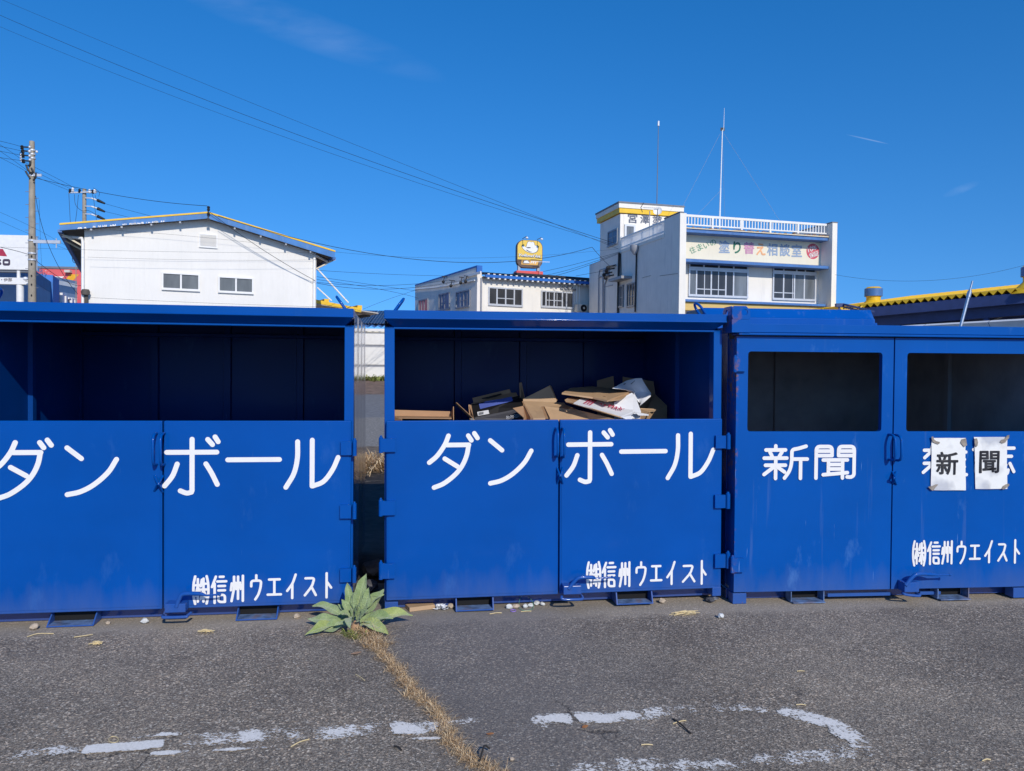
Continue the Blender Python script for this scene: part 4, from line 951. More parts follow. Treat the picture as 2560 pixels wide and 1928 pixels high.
# ---- painter's office, right
cc = P(1697, 775, 30); FC = Fr(cc.x, cc.y, rad(15), ground_z(30))
def build_painter():
    fr = FC; root = thing('three_storey_shop', 'white shop with coloured lettering on an ivory sign board, roof railing and tower', 'building', fr)
    h = fr.hit; DI = .85
    x1 = h(1715.5, 600)[0]; x2 = h(2080, 640)[0]; x3 = h(2092, 640)[0]
    zp1 = h(1700, 532)[1]; zp2 = h(2090, 558)[1]
    DEP = fr.side(1499, 700)[0]; dT = fr.side(1550, 600)[0]
    # piers and side walls
    MB().box(0, x1, 0, .6, 0, zp1).build('pier', M['white_wall'], root)
    MB().box(x2, x3, 0, 2.6, 0, zp2).build('pier', M['white_wall'], root)
    dcut = fr.side(1661, 540)[0]; zlow = fr.side(1660, 594)[1]
    mb = MB(); mb.yz([(.601, 0), (dT, 0), (dT, zlow), (dcut, zlow), (dcut, zp1), (.601, zp1)], .0, .22); mb.build('side_wall', M['grey_wall'], root)
    MB().yz([(-.01, zp1 + .001), (dcut, zp1 + .001), (dcut, zp1 + .05), (-.01, zp1 + .05)], -.02, x1 * .6).build('parapet_cap', M['grey_dark'], root)
    MB().box(x2 - .02, x3 + .02, .0, 2.7, zp2 + .001, zp2 + .05).build('parapet_cap', M['grey_dark'], root)
    d_ = fr.side(1661, 596)[0]; MB().box(-.03, .25, d_, dT, zlow + .001, zlow + .14).build('ledge', M['white_wall'], root)
    # recessed front, sign zone
    W = x2; zr = h(1800, 595, DI)[1]
    MB().box(x1 - .1, x2 + .02, DI, DI + .25, 0, h(1720, 580, DI)[1]).build('front_wall', M['white_wall'], root)
    MB().box(.221, x3, DI + .25, dT + 4.5, 0, h(1720, 578, DI)[1] - .15).build('core', M['grey_wall'], root)
    z_ = lambda y, d, px_=1720: h(px_, y, d)[1]
    MB().box(x1, x2 + .0, DI - .04, DI - .001, z_(646, DI), z_(580, DI) - .02).build('upper_wall', M['cream'], root)
    # strips
    for nm, ya, yb, dd, m_ in (('cornice', 572, 580.5, .25, 'trim_blue'), ('ledge', 647, 654.5, .18, 'trim_blue'), ('ledge', 748, 754, .3, 'trim_blue')):
        MB().box(x1 + .003, x2 + (.18 if ya != 748 else .0), dd, DI - .041, z_(yb, dd), z_(ya, dd)).build(nm, M[m_], root, bevel=.01) if ya != 748 else MB().box(x1 + .003, x2, dd, DI - .002, z_(yb, dd), z_(ya, dd)).build(nm, M[m_], root, bevel=.01)
    a, b = z_(569, .22), z_(572.4, .22)
    MB().box(x1 + .003, x2, .2, DI, z_(571.9, .25) + .002, z_(569.2, .25)).build('gutter', M['cream'], root)
    MB().box(x1, x2, .42, DI - .0, z_(775, .42), z_(754.3, .3) - .002).build('lower_band', M['cream_band'], root)
    r = random.Random(5); mb = MB()
    for i in range(90):
        x = x1 + (x2 - x1) * r.random() ** .8; zz = z_(569.4, .25); wq = r.uniform(.03, .12); mb.box(x, x + wq, .22, .3, zz - .0, zz + r.uniform(.01, .05))
    tag(mb.build('rust_flakes', M['rust'], root), kind='stuff')
    # sign board and its writing
    xa, xb = x1 + .003, h(2061, 640, DI - .1)[0]; zt_, zb_ = z_(582, DI - .1), z_(646.5, DI - .1)
    sb = MB().box(xa, xb, DI - .1, DI - .041, zb_, zt_).build('sign_board', M['ivory'], root)
    yS = DI - .102
    k7 = .18987; Q = lambda x, y: h(1700 + x * k7, 500 + y * k7, yS)
    def put(ch, quad, mat, off=0.0, dz=0.0):
        """quad: 4 pixel corners (tl, tr, br, bl)."""
        c = [Vector((*Q(*p),)) for p in quad]; mb = MB()
        text_into(mb, ch, lambda a, b, k: (lambda v: (v.x, yS - dz - .0008 * k, v.y))(c[3].lerp(c[2], a).lerp(c[0].lerp(c[1], a), b)), off); mb.build('lettering', M[mat], sb, smooth='flat2')
    def bxq(x0, y0, x1_, y1, s=.068): dy = (x1_ - x0) * s; return [(x0, y0), (x1_, y0 + dy), (x1_, y1 + dy), (x0, y1)]
    def rot(cx, cy, w_, h_, ang):
        c, s = math.cos(rad(ang)), math.sin(rad(ang)); return [(cx + a * w_ * c / 2 - b * h_ * s / 2, cy + a * w_ * s / 2 + b * h_ * c / 2) for a, b in ((-1, -1), (1, -1), (1, 1), (-1, 1))]
    for ch, cx, cy in (('住', 163, 660), ('ま', 258, 622), ('い', 345, 598), ('の', 435, 563)):
        wq = 78 if ch != 'い' else 70; put(ch, rot(cx, cy, wq, 88 if ch in '住ま' else 74, -24), 'let_green', .004)
    for ch, x0, y0, x1_, y1, mt in (('塗', 510, 532, 655, 698, 'let_blue'), ('り', 700, 545, 800, 705, 'let_dkgreen'), ('替', 838, 553, 980, 712, 'let_pink'), ('え', 1003, 568, 1125, 728, 'let_orange'), ('相', 1145, 570, 1283, 735, 'let_blue'), ('談', 1310, 578, 1450, 742, 'let_blue'), ('室', 1468, 584, 1606, 750, 'let_blue')):
        put(ch, bxq(x0, y0, x1_, y1, .02), mt, .028)
    c = Q(1750, 678); mb = MB(); ra = Q(1836, 680)[0] - c[0]; rz = c[1] - Q(1750, 780)[1]
    mb.add([(c[0] + ra * math.cos(t), yS, c[1] + rz * math.sin(t)) for t in (2 * math.pi * i / 40 for i in range(40))], [tuple(range(40))]); mb.build('round_emblem', M['let_red'], sb, smooth='flat2')
    for ch, cx, cy, w_, h_ in (('10', 1712, 650, 58, 62), ('年', 1768, 632, 58, 62), ('保', 1732, 728, 62, 60), ('証', 1793, 706, 62, 62)): put(ch, rot(cx, cy, w_ * 1.1, h_ * 1.1, -14), 'vinyl', .012, .003)
    # windows of the upper floor
    def win(px0, py0, px1, py1, pyt, sash, mid, tr):
        yw = DI - .0; a, b = h(px0, py0, yw), h(px1, py0, yw); z1 = a[1]; z0 = h(px0, py1, yw)[1]; zt2 = h(px0, pyt, yw)[1]
        window(root, 'window', a[0], b[0], z0, zt2, yw - .01, sash, [M['glass_cur'], M['glass'], M['glass'], M['glass'], M['glass_cur']] if len(sash) == 4 else [M['glass'], M['glass'], M['glass_cur'], M['glass_cur']], .06, mid)
        window(root, 'transom_window', a[0], b[0], zt2 + .003, z1, yw - .01, tr, [M['glass']], .055)
    win(1721, 656, 1870, 741, 672, [.13, .375, .62, .75], {1: (.28, [.55]), 2: (.28, [.5])}, [.25, .5, .75])
    win(1931, 666, 2039, 750, 681, [.25, .5, .73], {0: (.27, []), 1: (.27, [.85])}, [.25, .55, .75])
    # front railing
    dR = .35; mb = MB(); a, b = h(1715.5, 536, dR), h(2064, 560, dR); zT = h(1715.5, 536, dR)[1]; zB = h(1715.5, 560, dR)[1]; zF = h(1715.5, 569, dR)[1]
    mb.box(x1, x2 - .02, dR - .03, dR + .03, zT - .09, zT); mb.box(x1, x2 - .02, dR - .025, dR + .025, zB - .05, zB)
    n = 49
    for i in range(1, n):
        x = x1 + (x2 - x1) * i / n; mb.box(x - .018, x + .018, dR - .015, dR + .015, zB, zT - .09)
    for px_ in (1781, 1854, 1925.5, 1995): x = h(px_, 560, dR)[0]; mb.box(x - .04, x + .04, dR - .03, dR + .031, zF - .1, zT - .09)
    mb.build('railing', M['white_paint'], root)
    # side railing, seen against the tower
    mb = MB(); zsb = zlow + .14; zst = fr.side(1660, 550)[1]; d0, d1 = dcut + .02, dT - .02
    mb.box(.03, .09, d0, d1, zst - .06, zst); mb.box(.04, .08, d0, d1, zsb + .1, zsb + .15); n = 44
    for i in range(n + 1):
        d = d0 + (d1 - d0) * i / n; e = .025 if i % 11 else .05; mb.box(.045, .075, d - e / 2, d + e / 2, zsb, zst - .06)
    mb.build('side_railing', M['white_paint'], root)
    # stair tower at the back
    zt0 = fr.side(1550, 508)[1]; TW = h(1701, 522, dT)[0] + .0
    tw = MB().box(.0, TW, dT, dT + (DEP - dT), 0, zt0 - .5).build('tower', M['grey_wall'], root)
    MB().box(.16, TW + .02, dT - .012, dT - .002, zlow, zt0 - .5).build('tower_face', M['white_wall'], tw)
    e = .12; MB().box(-e, TW + e, dT - e, DEP + .3, zt0 - .24, zt0 - .03).build('tower_fascia', M['white_wall'], tw)
    MB().box(-e + .04, TW + e - .04, dT - e + .04, DEP + .26, zt0 - .46, zt0 - .241).build('tower_band', M['yellow'], tw)
    MB().box(-e - .03, TW + e + .03, dT - e - .03, DEP + .33, zt0 - .029, zt0 + .04).build('tower_roof', M['grey_dark'], tw)
    a, b = fr.side(1521, 578), fr.side(1545, 615); zq = fr.side(1545, 570)[1]; zq0 = fr.side(1545, 610)[1]
    window(tw, 'window', b[0], a[0], zq0, zq, -.005, [.5], [M['glass_sky']], .06, {0: (.55, []), 1: (.55, [])}, fm=M['alu_dark'], xaxis=lambda x, y, z: (y, x, z))
    t6 = lambda x, y: (1480 + x * .14403, 480 + y * .14403); yF = dT - .016
    mb = MB()
    for ch, q in (('宮', (622, 366, 785, 548)), ('澤', (838, 385, 990, 560)), ('塗', (1050, 395, 1215, 580)), ('装', (1262, 425, 1400, 600))):
        a = h(*t6(q[0], q[1]), yF); b = h(*t6(q[2], q[3]), yF); text_into(mb, ch, lambda u, v, k: (a[0] + (b[0] - a[0]) * u, yF - .0008 * k, b[1] + (a[1] - b[1]) * v), .022)
    mb.build('lettering', M['let_grey'], tw, smooth='flat2')
    a, b = h(*t6(560, 600), yF), h(*t6(745, 760), yF); window(tw, 'door', a[0], b[0], zlow, a[1] + .1, dT - .03, [], [M['glass_cur']], .09)
    # pipes and windows of the shaded side
    def pipe(pts, r_, m_='pipe_grey', sm=True, nm='conduit'):
        q = [(-r_ - .01, *fr.side(x, y)) for x, y in pts]; MB().tube(q, r_, 7).build(nm, M[m_], root, smooth=45)
    pipe([(1551, 633), (1549, 700), (1547.5, 786)], .05, 'cable'); pipe([(1594, 622), (1592, 700), (1590, 780)], .035, 'cable')
    pipe([(1553, 635), (1554, 690)], .02, 'cable'); pipe([(1542, 664), (1534, 666), (1501, 676), (1499, 690), (1498, 786)], .03)
    pipe([(1498, 696), (1505, 692), (1509, 693), (1509, 786)], .03); pipe([(1519, 688), (1519, 698), (1513, 712), (1512, 786)], .03); pipe([(1515, 717), (1533, 713)], .015)
    q = fr.side(1519, 684); MB().box(-.15, -.001, q[0] - .25, q[0] + .25, q[1] - .2, q[1] + .2).build('junction_box', M['pipe_grey'], root)
    pipe([(1650, 690), (1695, 684)], .006, 'cable'); pipe([(1606, 695), (1628, 689)], .006, 'cable')
    mb = MB()
    for x, y in ((1540, 668), (1536, 676), (1530, 686), (1534, 693)): d, z = fr.side(x, y); mb.bar((0, d, z + .1), (-.4, d, z), .06, .06); mb.ball((-.4, d, z - .05), .1, 8)
    mb.build('cable_bracket', M['cable'], root)
    d, z = fr.side(1593, 620); MB().lathe([(.05, -.3), (.2, -.1), (.2, .1)], (-.12, d, z), 10).build('rain_hopper', M['pipe_grey'], root, smooth=40)
    for (xa, xb, yt, yb) in ((1569, 1590, 705, 766), (1549, 1560, 712, 768)):
        a, b = fr.side(xa, yt)[0], fr.side(xb, yt)[0]; z1, z0 = fr.side(xb, yt)[1], fr.side(xb, yb)[1]
        window(root, 'window', b, a, z0, z1, -.005, [.35, .7], [M['glass']], .05, {0: (.45, []), 1: (.45, [])}, fm=M['alu_dark'], xaxis=lambda x, y, z: (y, x, z))
    q = fr.side(1557, 703); MB().box(-.5, 0, q[0] - 1.0, q[0] + .5, q[1], q[1] + .12).build('window_hood', M['alu_dark'], root)
M['cream_band'] = simple('yellow_ochre_band', (.66, .46, .16), .7, var=.06, scale=1.5)
for k, c in dict(let_green=(.14, .34, .22), let_dkgreen=(.02, .17, .1), let_blue=(.3, .38, .5), let_pink=(.6, .28, .42), let_orange=(.85, .42, .2), let_red=(.6, .1, .14), let_grey=(.09, .11, .16)).items():
    M[k] = simple(k.replace('let_', 'faded_') + '_lettering', c, .6, var=.12, scale=9)
build_painter()
# ---------------------------------------------------------------- sign tower, right canopy, left shops, poles, wires
def build_sign_tower():
    Y = 92; c = P(1322, 690, Y); fr = Fr(c.x, c.y, rad(14), ground_z(Y)); h = fr.hit
    root = thing('sign_tower', 'yellow and brown rounded sign with a hat emblem on a red plinth', 'sign', fr)
    k = .08403; q = lambda x, y, d=0.0: h(1240 + x * k, 560 + y * k, d)
    x0, z1 = q(630, 460); x1, _ = q(1393, 470); z0 = q(640, 1290)[1]; r = (x1 - x0) * .27
    lp = rrect(x0, x1, z0, z1, r, 8)
    MB().xz(lp, .02, .75).build('sign_box', M['sign_brown'], root, bevel=.02)
    zs = q(700, 1055)[1]; up = [(x, max(z, zs)) for x, z in [( (x0 + x1) / 2 + (x - (x0 + x1) / 2) * .955, (z0 + z1) / 2 + (z - (z0 + z1) / 2) * .96) for x, z in lp]]
    up2 = []
    for p_ in up:
        if not up2 or (abs(p_[0] - up2[-1][0]) + abs(p_[1] - up2[-1][1])) > 1e-4: up2.append(p_)
    f_ = MB().xz(up2, -.01, .0195).build('sign_face', M['sign_yellow'], root)
    # hat emblem: flat shapes stepped towards the viewer
    def shape(pts, y, m_, smooth=True, nm='emblem'):
        p_ = [Vector((a, 0, b)) for a, b in (q(*v) for v in pts)]
        if smooth: p_ = smooth_path(p_ + [p_[0]], 5)[:-1]
        MB().add([(v.x, y, v.z) for v in p_], [tuple(range(len(p_)))]).build(nm, M[m_], f_, smooth='flat2')
    brim = [(800, 640), (840, 665), (900, 700), (960, 715), (1040, 715), (1120, 665), (1190, 642), (1235, 665), (1250, 720), (1230, 800), (1180, 845), (1090, 868), (990, 850), (890, 810), (810, 745), (770, 670)]
    grow = lambda pts, e: [(1010 + (x - 1010) * (1 + e), 760 + (y - 760) * (1 + e * 1.7)) for x, y in pts]
    crown = [(895, 700), (920, 620), (945, 545), (990, 525), (1040, 548), (1090, 535), (1130, 560), (1145, 620), (1160, 650), (1040, 722), (960, 722)]
    growc = [(1030 + (x - 1030) * 1.1, 630 + (y - 630) * 1.12) for x, y in crown]
    shape(growc, -.014, 'sign_dark'); shape(grow(brim, .06), -.016, 'sign_dark'); shape(grow(brim, -.02), -.02, 'vinyl'); shape(crown, -.024, 'vinyl')
    shape([(895, 702), (960, 690), (1040, 705), (1010, 722), (950, 724)], -.028, 'sign_dark'); shape([(890, 762), (930, 778), (1000, 815), (1085, 838), (1000, 832), (920, 800)], -.028, 'sign_dark')
    def words(s, quad, y, m_, bold, shear, nm='lettering'):
        c = [Vector(q(*v)) for v in quad]; mb = MB(); text_into(mb, s, lambda a, b, n: (lambda v: (v.x, y - .0015 * n, v.y))(c[3].lerp(c[2], a).lerp(c[0].lerp(c[1], a), b)), bold, shear); mb.build(nm, M[m_], f_, smooth='flat2')
    words('YellowHat', [(660, 880), (1345, 918), (1335, 1022), (660, 985)], -.016, 'sign_dark', .02, .25); words('YellowHat', [(668, 885), (1338, 922), (1325, 1005), (668, 970)], -.05, 'vinyl', .008, .25)
    a = [(765, 1070), (1270, 1105), (1240, 1230), (750, 1205)]; shape(a, -.01, 'sign_amber', False, 'badge'); shape([(795, 1085), (1000, 1098), (990, 1190), (785, 1178)], -.014, 'sign_brown', False, 'badge')
    shape([(820, 1150), (850, 1095), (930, 1090), (985, 1140), (990, 1170), (825, 1160)], -.018, 'vinyl', True); words('PIT', [(1030, 1100), (1240, 1118), (1225, 1185), (1020, 1172)], -.014, 'vinyl', .03, .2)
    # lamps on bent arms
    for (ax, ay, bx_, by, lx, ly) in ((790, 440, 910, 370, 920, 415), (1230, 465, 1350, 405, 1360, 455)):
        A, B = q(ax, ay), q(bx_, by, -1.2); L_ = q(lx, ly, -1.2); lm = MB().tube([(A[0], .05, A[1]), (B[0], -1.2, B[1])], .035, 6).build('lamp_arm', M['sign_brown'], root)
        MB().ball((L_[0], -1.2, L_[1]), .17, 10, (1, 1, .75)).build('lamp_head', M['insul'], lm, smooth=60)
    for x in (695, 1265):
        A, B = q(x - 30, 1280), q(x + 35, 1400); MB().box(A[0], B[0], .15, .6, B[1], A[1] + .2).build('post', M['alu_dark'], root)
    A, B = q(615, 1385, -.3), q(1398, 1510, -.3); MB().box(A[0], B[0], -.3, 1.2, B[1] - .4, A[1]).build('plinth', M['sign_red'], root)
    MB().box(A[0] + .3, B[0] - .3, 0, 1.0, 0, B[1] - .4).build('tower_shaft', M['alu_dark'], root)
    A, B = q(1310, 1130, -.8), q(1595, 1135, -.8); an = thing('tv_antenna', 'thin white antenna sticking out right of the hat sign', 'antenna', fr); MB().bar((A[0] - .6, -.8, A[1]), (B[0], -.8, B[1]), .05, .05).build('boom', M['insul'], an); MB().bar((A[0], -.75, A[1] + .06), (A[0], -.75, A[1] - 4.5), .05, .05).build('mast', M['pipe_grey'], an)
M['sign_yellow'] = simple('yellow_sign_face', (.8, .52, .06), .4, var=.05); M['sign_brown'] = simple('brown_sign_box', (.1, .055, .035), .5, var=.1); M['sign_dark'] = simple('dark_grey_sign_ink', (.04, .035, .03), .5)
M['sign_amber'] = simple('amber_badge', (.8, .42, .08), .5); M['sign_red'] = simple('red_plinth', (.7, .07, .06), .5)
build_sign_tower()

# ---- open shed with yellow corrugated roof, right
def build_shed():
    p1, p2 = P(2148, 776, 30), P(2560, 733, 23.5); z = p1.z
    yaw = rad(-50); fr = Fr(p1.x, p1.y, yaw, ground_z(30)); q1, q2 = fr.hit(2150, 771), fr.hit(2560, 731); zl = q1[1] + .0; SL = (q2[1] - q1[1]) / (q2[0] - q1[0])
    root = thing('open_shed', 'long open shed with yellow corrugated roof edge over dark blue beams, at the right', 'shed', fr)
    L0, L1 = -1.9, 13.0; n = int((L1 - L0) / .26); e = .14
    pr = [(L0 + (L1 - L0) * i / (2 * n), zl + (e if i % 2 else 0)) for i in range(2 * n + 1)]; k = len(pr); sl_ = .13
    mb = MB()
    for off in (0, .012): mb.add([(x, -.05, zz + off) for x, zz in pr] + [(x, 9, zz + off + 9 * sl_) for x, zz in pr], [(i, i + 1, k + i + 1, k + i) for i in range(k - 1)])
    mb.add([(x, -.05, zz) for x, zz in pr] + [(x, -.05, zl + e + .012) for x, zz in pr], [(i, i + 1, k + i + 1, k + i) for i in range(k - 1)])
    mb.add([(L0, -.05, zl + e + .012), (L1, -.05, zl + e + .012), (L1, 1.2, zl + e + .012 + 1.2 * sl_), (L0, 1.2, zl + e + .012 + 1.2 * sl_)], [(0, 1, 2, 3)])
    mb.build('roof', M['yellow'], root)
    MB().box(L0 + .2, L1, -.02, .12, zl - .36, zl - .005).build('eave_beam', M['navy'], root)
    MB().box(.2, L1, .4, .6, zl - .72, zl - .3).build('inner_beam', M['navy'], root)
    MB().box(.2, L1, 1.9, 2.1, zl - 1.05, zl + .1).build('inner_beam', M['navy'], root)
    MB().hexa([(.0, .12, zl - .02), (L1, .12, zl - .02), (L1, .12, zl - .01), (.0, .12, zl - .01)], [(.0, 8.9, zl + 8.8 * sl_ - .03), (L1, 8.9, zl + 8.8 * sl_ - .03), (L1, 8.9, zl + 8.8 * sl_ - .02), (.0, 8.9, zl + 8.8 * sl_ - .02)]).build('ceiling', M['navy_dark'], root)
    MB().box(-.0, L1, 8.6, 8.75, 0, zl + 8.6 * sl_ - .05).build('back_wall', M['soffit'], root)
    MB().box(-.0, .1, .3, 8.6, 0, zl - .1).build('end_wall', M['soffit'], root)
    for x in (.6, 4.2, 7.8, 11.4): 
        MB().box(x, x + .15, .42, .57, 0, zl - .725).build('post', M['navy'], root); MB().bar((x + .08, .6, zl - .9), (x + .08, 3.2, zl - .3), .06, .06).build('brace', M['soffit_pale'], root)
    MB().bar((3.4, 1.2, zl - .62), (5.6, 1.2, zl - .62), .14, .1).build('strip_light', M['soffit_pale'], root)
    for o in [o for o in bpy.data.objects if o.parent is root]:
        for v in o.data.vertices:
            if v.co.z > 1.0: v.co.z += v.co.x * SL
    # end porch frame, left of the shed
    a, b = fr.p3(2032, 763, -1.2), fr.p3(2060, 760, -1.2); mb = MB(); mb.bar(P(2089, 763.5, 27), P(2109, 763, 27), .14, .12); mb.bar(P(2110, 761, 27), P(2182, 779, 25), .12, .05); mb.bar(P(2112, 768, 27), P(2160, 780, 25.5), .1, .05); mb.v = [tuple(fr.local(v)) for v in mb.v]; mb.build('porch_frame', M['navy'], root)
    mb = MB(); g = P(2098, 768, 27); mb.bar(g, Vector((g.x, g.y, ground_z(27) - .2)), .05, .05); mb.v = [tuple(fr.local(v)) for v in mb.v]; mb.build('porch_post', M['navy'], root)
    mb = MB(); g0, g1 = P(2100, 777, 29.5), P(2150, 772, 29.5); nn = 9
    for i in range(nn): c = g0.lerp(g1, i / nn); mb.prism([c + Vector((0, 0, .12)), c + Vector((.1, 0, -.02)), c + Vector((.2, 0, .12))], (0, 1.5, .1))
    mb.v = [tuple(fr.local(v)) for v in mb.v]; mb.build('porch_roof', M['yellow'], root)
    def vent(cx, yt, yb, Y, w_, label):
        c = P(cx, yb, Y); s_ = Y / FPX; v = thing('roof_ventilator', label, 'ventilator', None, c, group='ventilators on the shed roof')
        hh = (yb - yt) * s_; R = w_ / 2 * s_
        MB().lathe([(R * 2.05, -hh * .12), (R * 1.75, 0), (R * 1.05, hh * .26), (R * .8, hh * .36), (R * .8, hh * .52), (R * .9, hh * .54)], (0, 0, 0), 20).build('cone', M['yellow'], v, smooth=30)
        MB().lathe([(R * .92, hh * .545), (R, hh * .55), (R, hh * .9), (R * .94, hh * .905)], (0, 0, 0), 24).build('cap', M['trim_blue'], v, smooth=30)
        MB().lathe([(R * .93, hh * .906), (R * .7, hh * .98), (R * .1, hh * 1.0)], (0, 0, 0), 20).build('lid', M['yellow'], v, smooth=40)
    vent(2183, 717, 771, 31.0, 42, 'blue capped yellow ventilator on the low end of the yellow shed roof')
    vent(2580, 662, 728, 26.0, 50, 'ventilator on the yellow shed roof cut off by the frame edge')
M['navy'] = simple('dark_blue_steel', (.035, .055, .16), .5, var=.15); M['navy_dark'] = simple('dark_blue_ceiling', (.025, .03, .07), .7, var=.3)
build_shed()

# ---- white hoarding fence and scaffold pole, right
def build_hoarding():
    a, b = P(2262, 813, 14.2), P(2575, 796.5, 12.1); yaw = math.atan2(b.y - a.y, b.x - a.x); fr = Fr(a.x, a.y, yaw, 0); zt = fr.hit(2400, 805)[1]
    root = thing('hoarding_fence', 'white folded steel hoarding fence behind the right container', 'fence', fr)
    for k in range(6):
        x0 = -2.0 + k * 1.2; mb = MB(); prof = []
        for i in range(9): prof.append((x0 + i * .15, .0 if i % 2 else .03))
        mb.add([(x0, 0, .02), (x0 + 1.19, 0, .02), (x0 + 1.19, 0, zt - .32), (x0, 0, zt - .32), (x0, .05, zt - .26), (x0 + 1.19, .05, zt - .26), (x0, .05, zt - .1), (x0 + 1.19, .05, zt - .1), (x0, .0, zt - .03), (x0 + 1.19, .0, zt - .03), (x0, .06, zt), (x0 + 1.19, .06, zt)], [(0, 1, 2, 3), (3, 2, 5, 4), (4, 5, 7, 6), (6, 7, 9, 8), (8, 9, 11, 10)])
        mb.build('panel', M['white_paint'], root, smooth=50)
    for x in (-1.9, 1.1, 4.0): MB().tube([(x, .12, 0), (x, .12, zt - .1)], .024, 8).build('fence_post', M['steel'], root, smooth=50)
    t_, b_ = P(2427.5, 717, 10.5), P(2403, 811, 10.5); d = b_ - t_; foot = t_ + d * ((t_.z - ground_z(10.5)) / -d.z)
    pl = thing('scaffold_pole', 'leaning galvanised scaffold pole with a coupler, by the hoarding fence', 'pole', None, foot)
    v = t_ - foot; MB().tube([(0, 0, 0), v * .985], .02, 12).build('pipe', M['steel'], pl, smooth=50); MB().tube([v * .985, v * 1.03], .0125, 8).build('tip', M['steel'], pl, smooth=50)
    MB().tube([v * .945, v * .975], .029, 10).build('coupler', M['steel'], pl, smooth=50)
build_hoarding()

# ---- low house with solar panels and a white wall seen through the gap
def build_low_house():
    c = P(800, 900, 42); fr = Fr(c.x, 42, 0, ground_z(42)); h = fr.hit
    root = thing('low_house', 'low white house with solar panel roof, seen through the gap between containers', 'building', fr)
    x0, x1 = -1, h(1250, 880)[0]; zt = h(940, 826)[1]
    MB().box(x0, x1, .3, 6, 0, zt).build('wall', M['white_wall'], root)
    MB().box(x0, x1, -.1, .02, h(940, 822, -.1)[1] - .14, h(940, 822, -.1)[1]).build('gutter', M['white_paint'], root)
    e = h(940, 820, .0)[1]; up = h(940, 784, 3.2)[1]
    mb = MB(); n = 60
    pr = [(x0 + (x1 - x0) * i / n, .1 if i % 2 else 0) for i in range(n + 1)]; mb.add([(x, -.05, e + dz) for x, dz in pr] + [(x, 3.2, up + dz) for x, dz in pr], [(i, i + 1, n + i + 2, n + i + 1) for i in range(n)])
    mb.build('roof', M['trim_blue'], root)
    for j in range(3):
        for i in range(6):
            a, b = x0 + .3 + i * 1.66, x0 + 1.92 + i * 1.66; t0, t1 = .08 + j * .31, .08 + j * .31 + .29
            P0 = lambda t, dz: (-.05 + 3.25 * t, e + (up - e) * t + .14 + dz); y0, z0 = P0(t0, 0); y1, z1 = P0(t1, 0)
            MB().hexa([(a, y0, z0), (b, y0, z0), (b, y0, z0 + .04), (a, y0, z0 + .04)], [(a, y1, z1), (b, y1, z1), (b, y1, z1 + .04), (a, y1, z1 + .04)]).build('solar_panel', M['solar'], root)
    # pale garden wall in front of it
    wl = thing('panel_wall', 'white boarded wall with grey rails seen through the gap between containers', 'wall', fr); Yw = -2.2
    zb, z1 = ground_z(39.8) - fr.loc[2], h(940, 834, Yw)[1]
    for ya, yb, nm, mt in ((834, 841, 'top_rail', 'white_paint'), (841, 862, 'board', 'white_paint'), (862, 868.5, 'rail', 'pipe_grey'), (868.5, 912, 'board', 'white_paint'), (912, 918, 'rail', 'pipe_grey'), (918, 943, 'board', 'white_paint')):
        za, zb2 = h(940, ya, Yw)[1], h(940, yb, Yw)[1]; MB().box(x0, x1, Yw + (.05 if nm == 'rail' else 0), Yw + .1, zb2 + .001, za).build(nm, M[mt], wl)
    MB().box(x0, x1, Yw + .02, Yw + .08, zb - .2, h(940, 943, Yw)[1]).build('footing', M['concrete'], wl)
def mat_solar():
    m_, t, b = newmat('solar_cells'); v = coords(t); br = node(t, 'ShaderNodeTexBrick', offset=0.0, Scale=1.0); br.inputs['Brick Width'].default_value = .16; br.inputs['Row Height'].default_value = .16; br.inputs['Mortar Size'].default_value = .006
    br.inputs['Color1'].default_value = (.008, .012, .03, 1); br.inputs['Color2'].default_value = (.01, .015, .04, 1); br.inputs['Mortar'].default_value = (.3, .32, .36, 1); t.links.new(v, br.inputs['Vector']); t.links.new(br.outputs[0], b.inputs['Base Color']); b.inputs['Roughness'].default_value = .15; return m_
M['solar'] = mat_solar()
build_low_house()

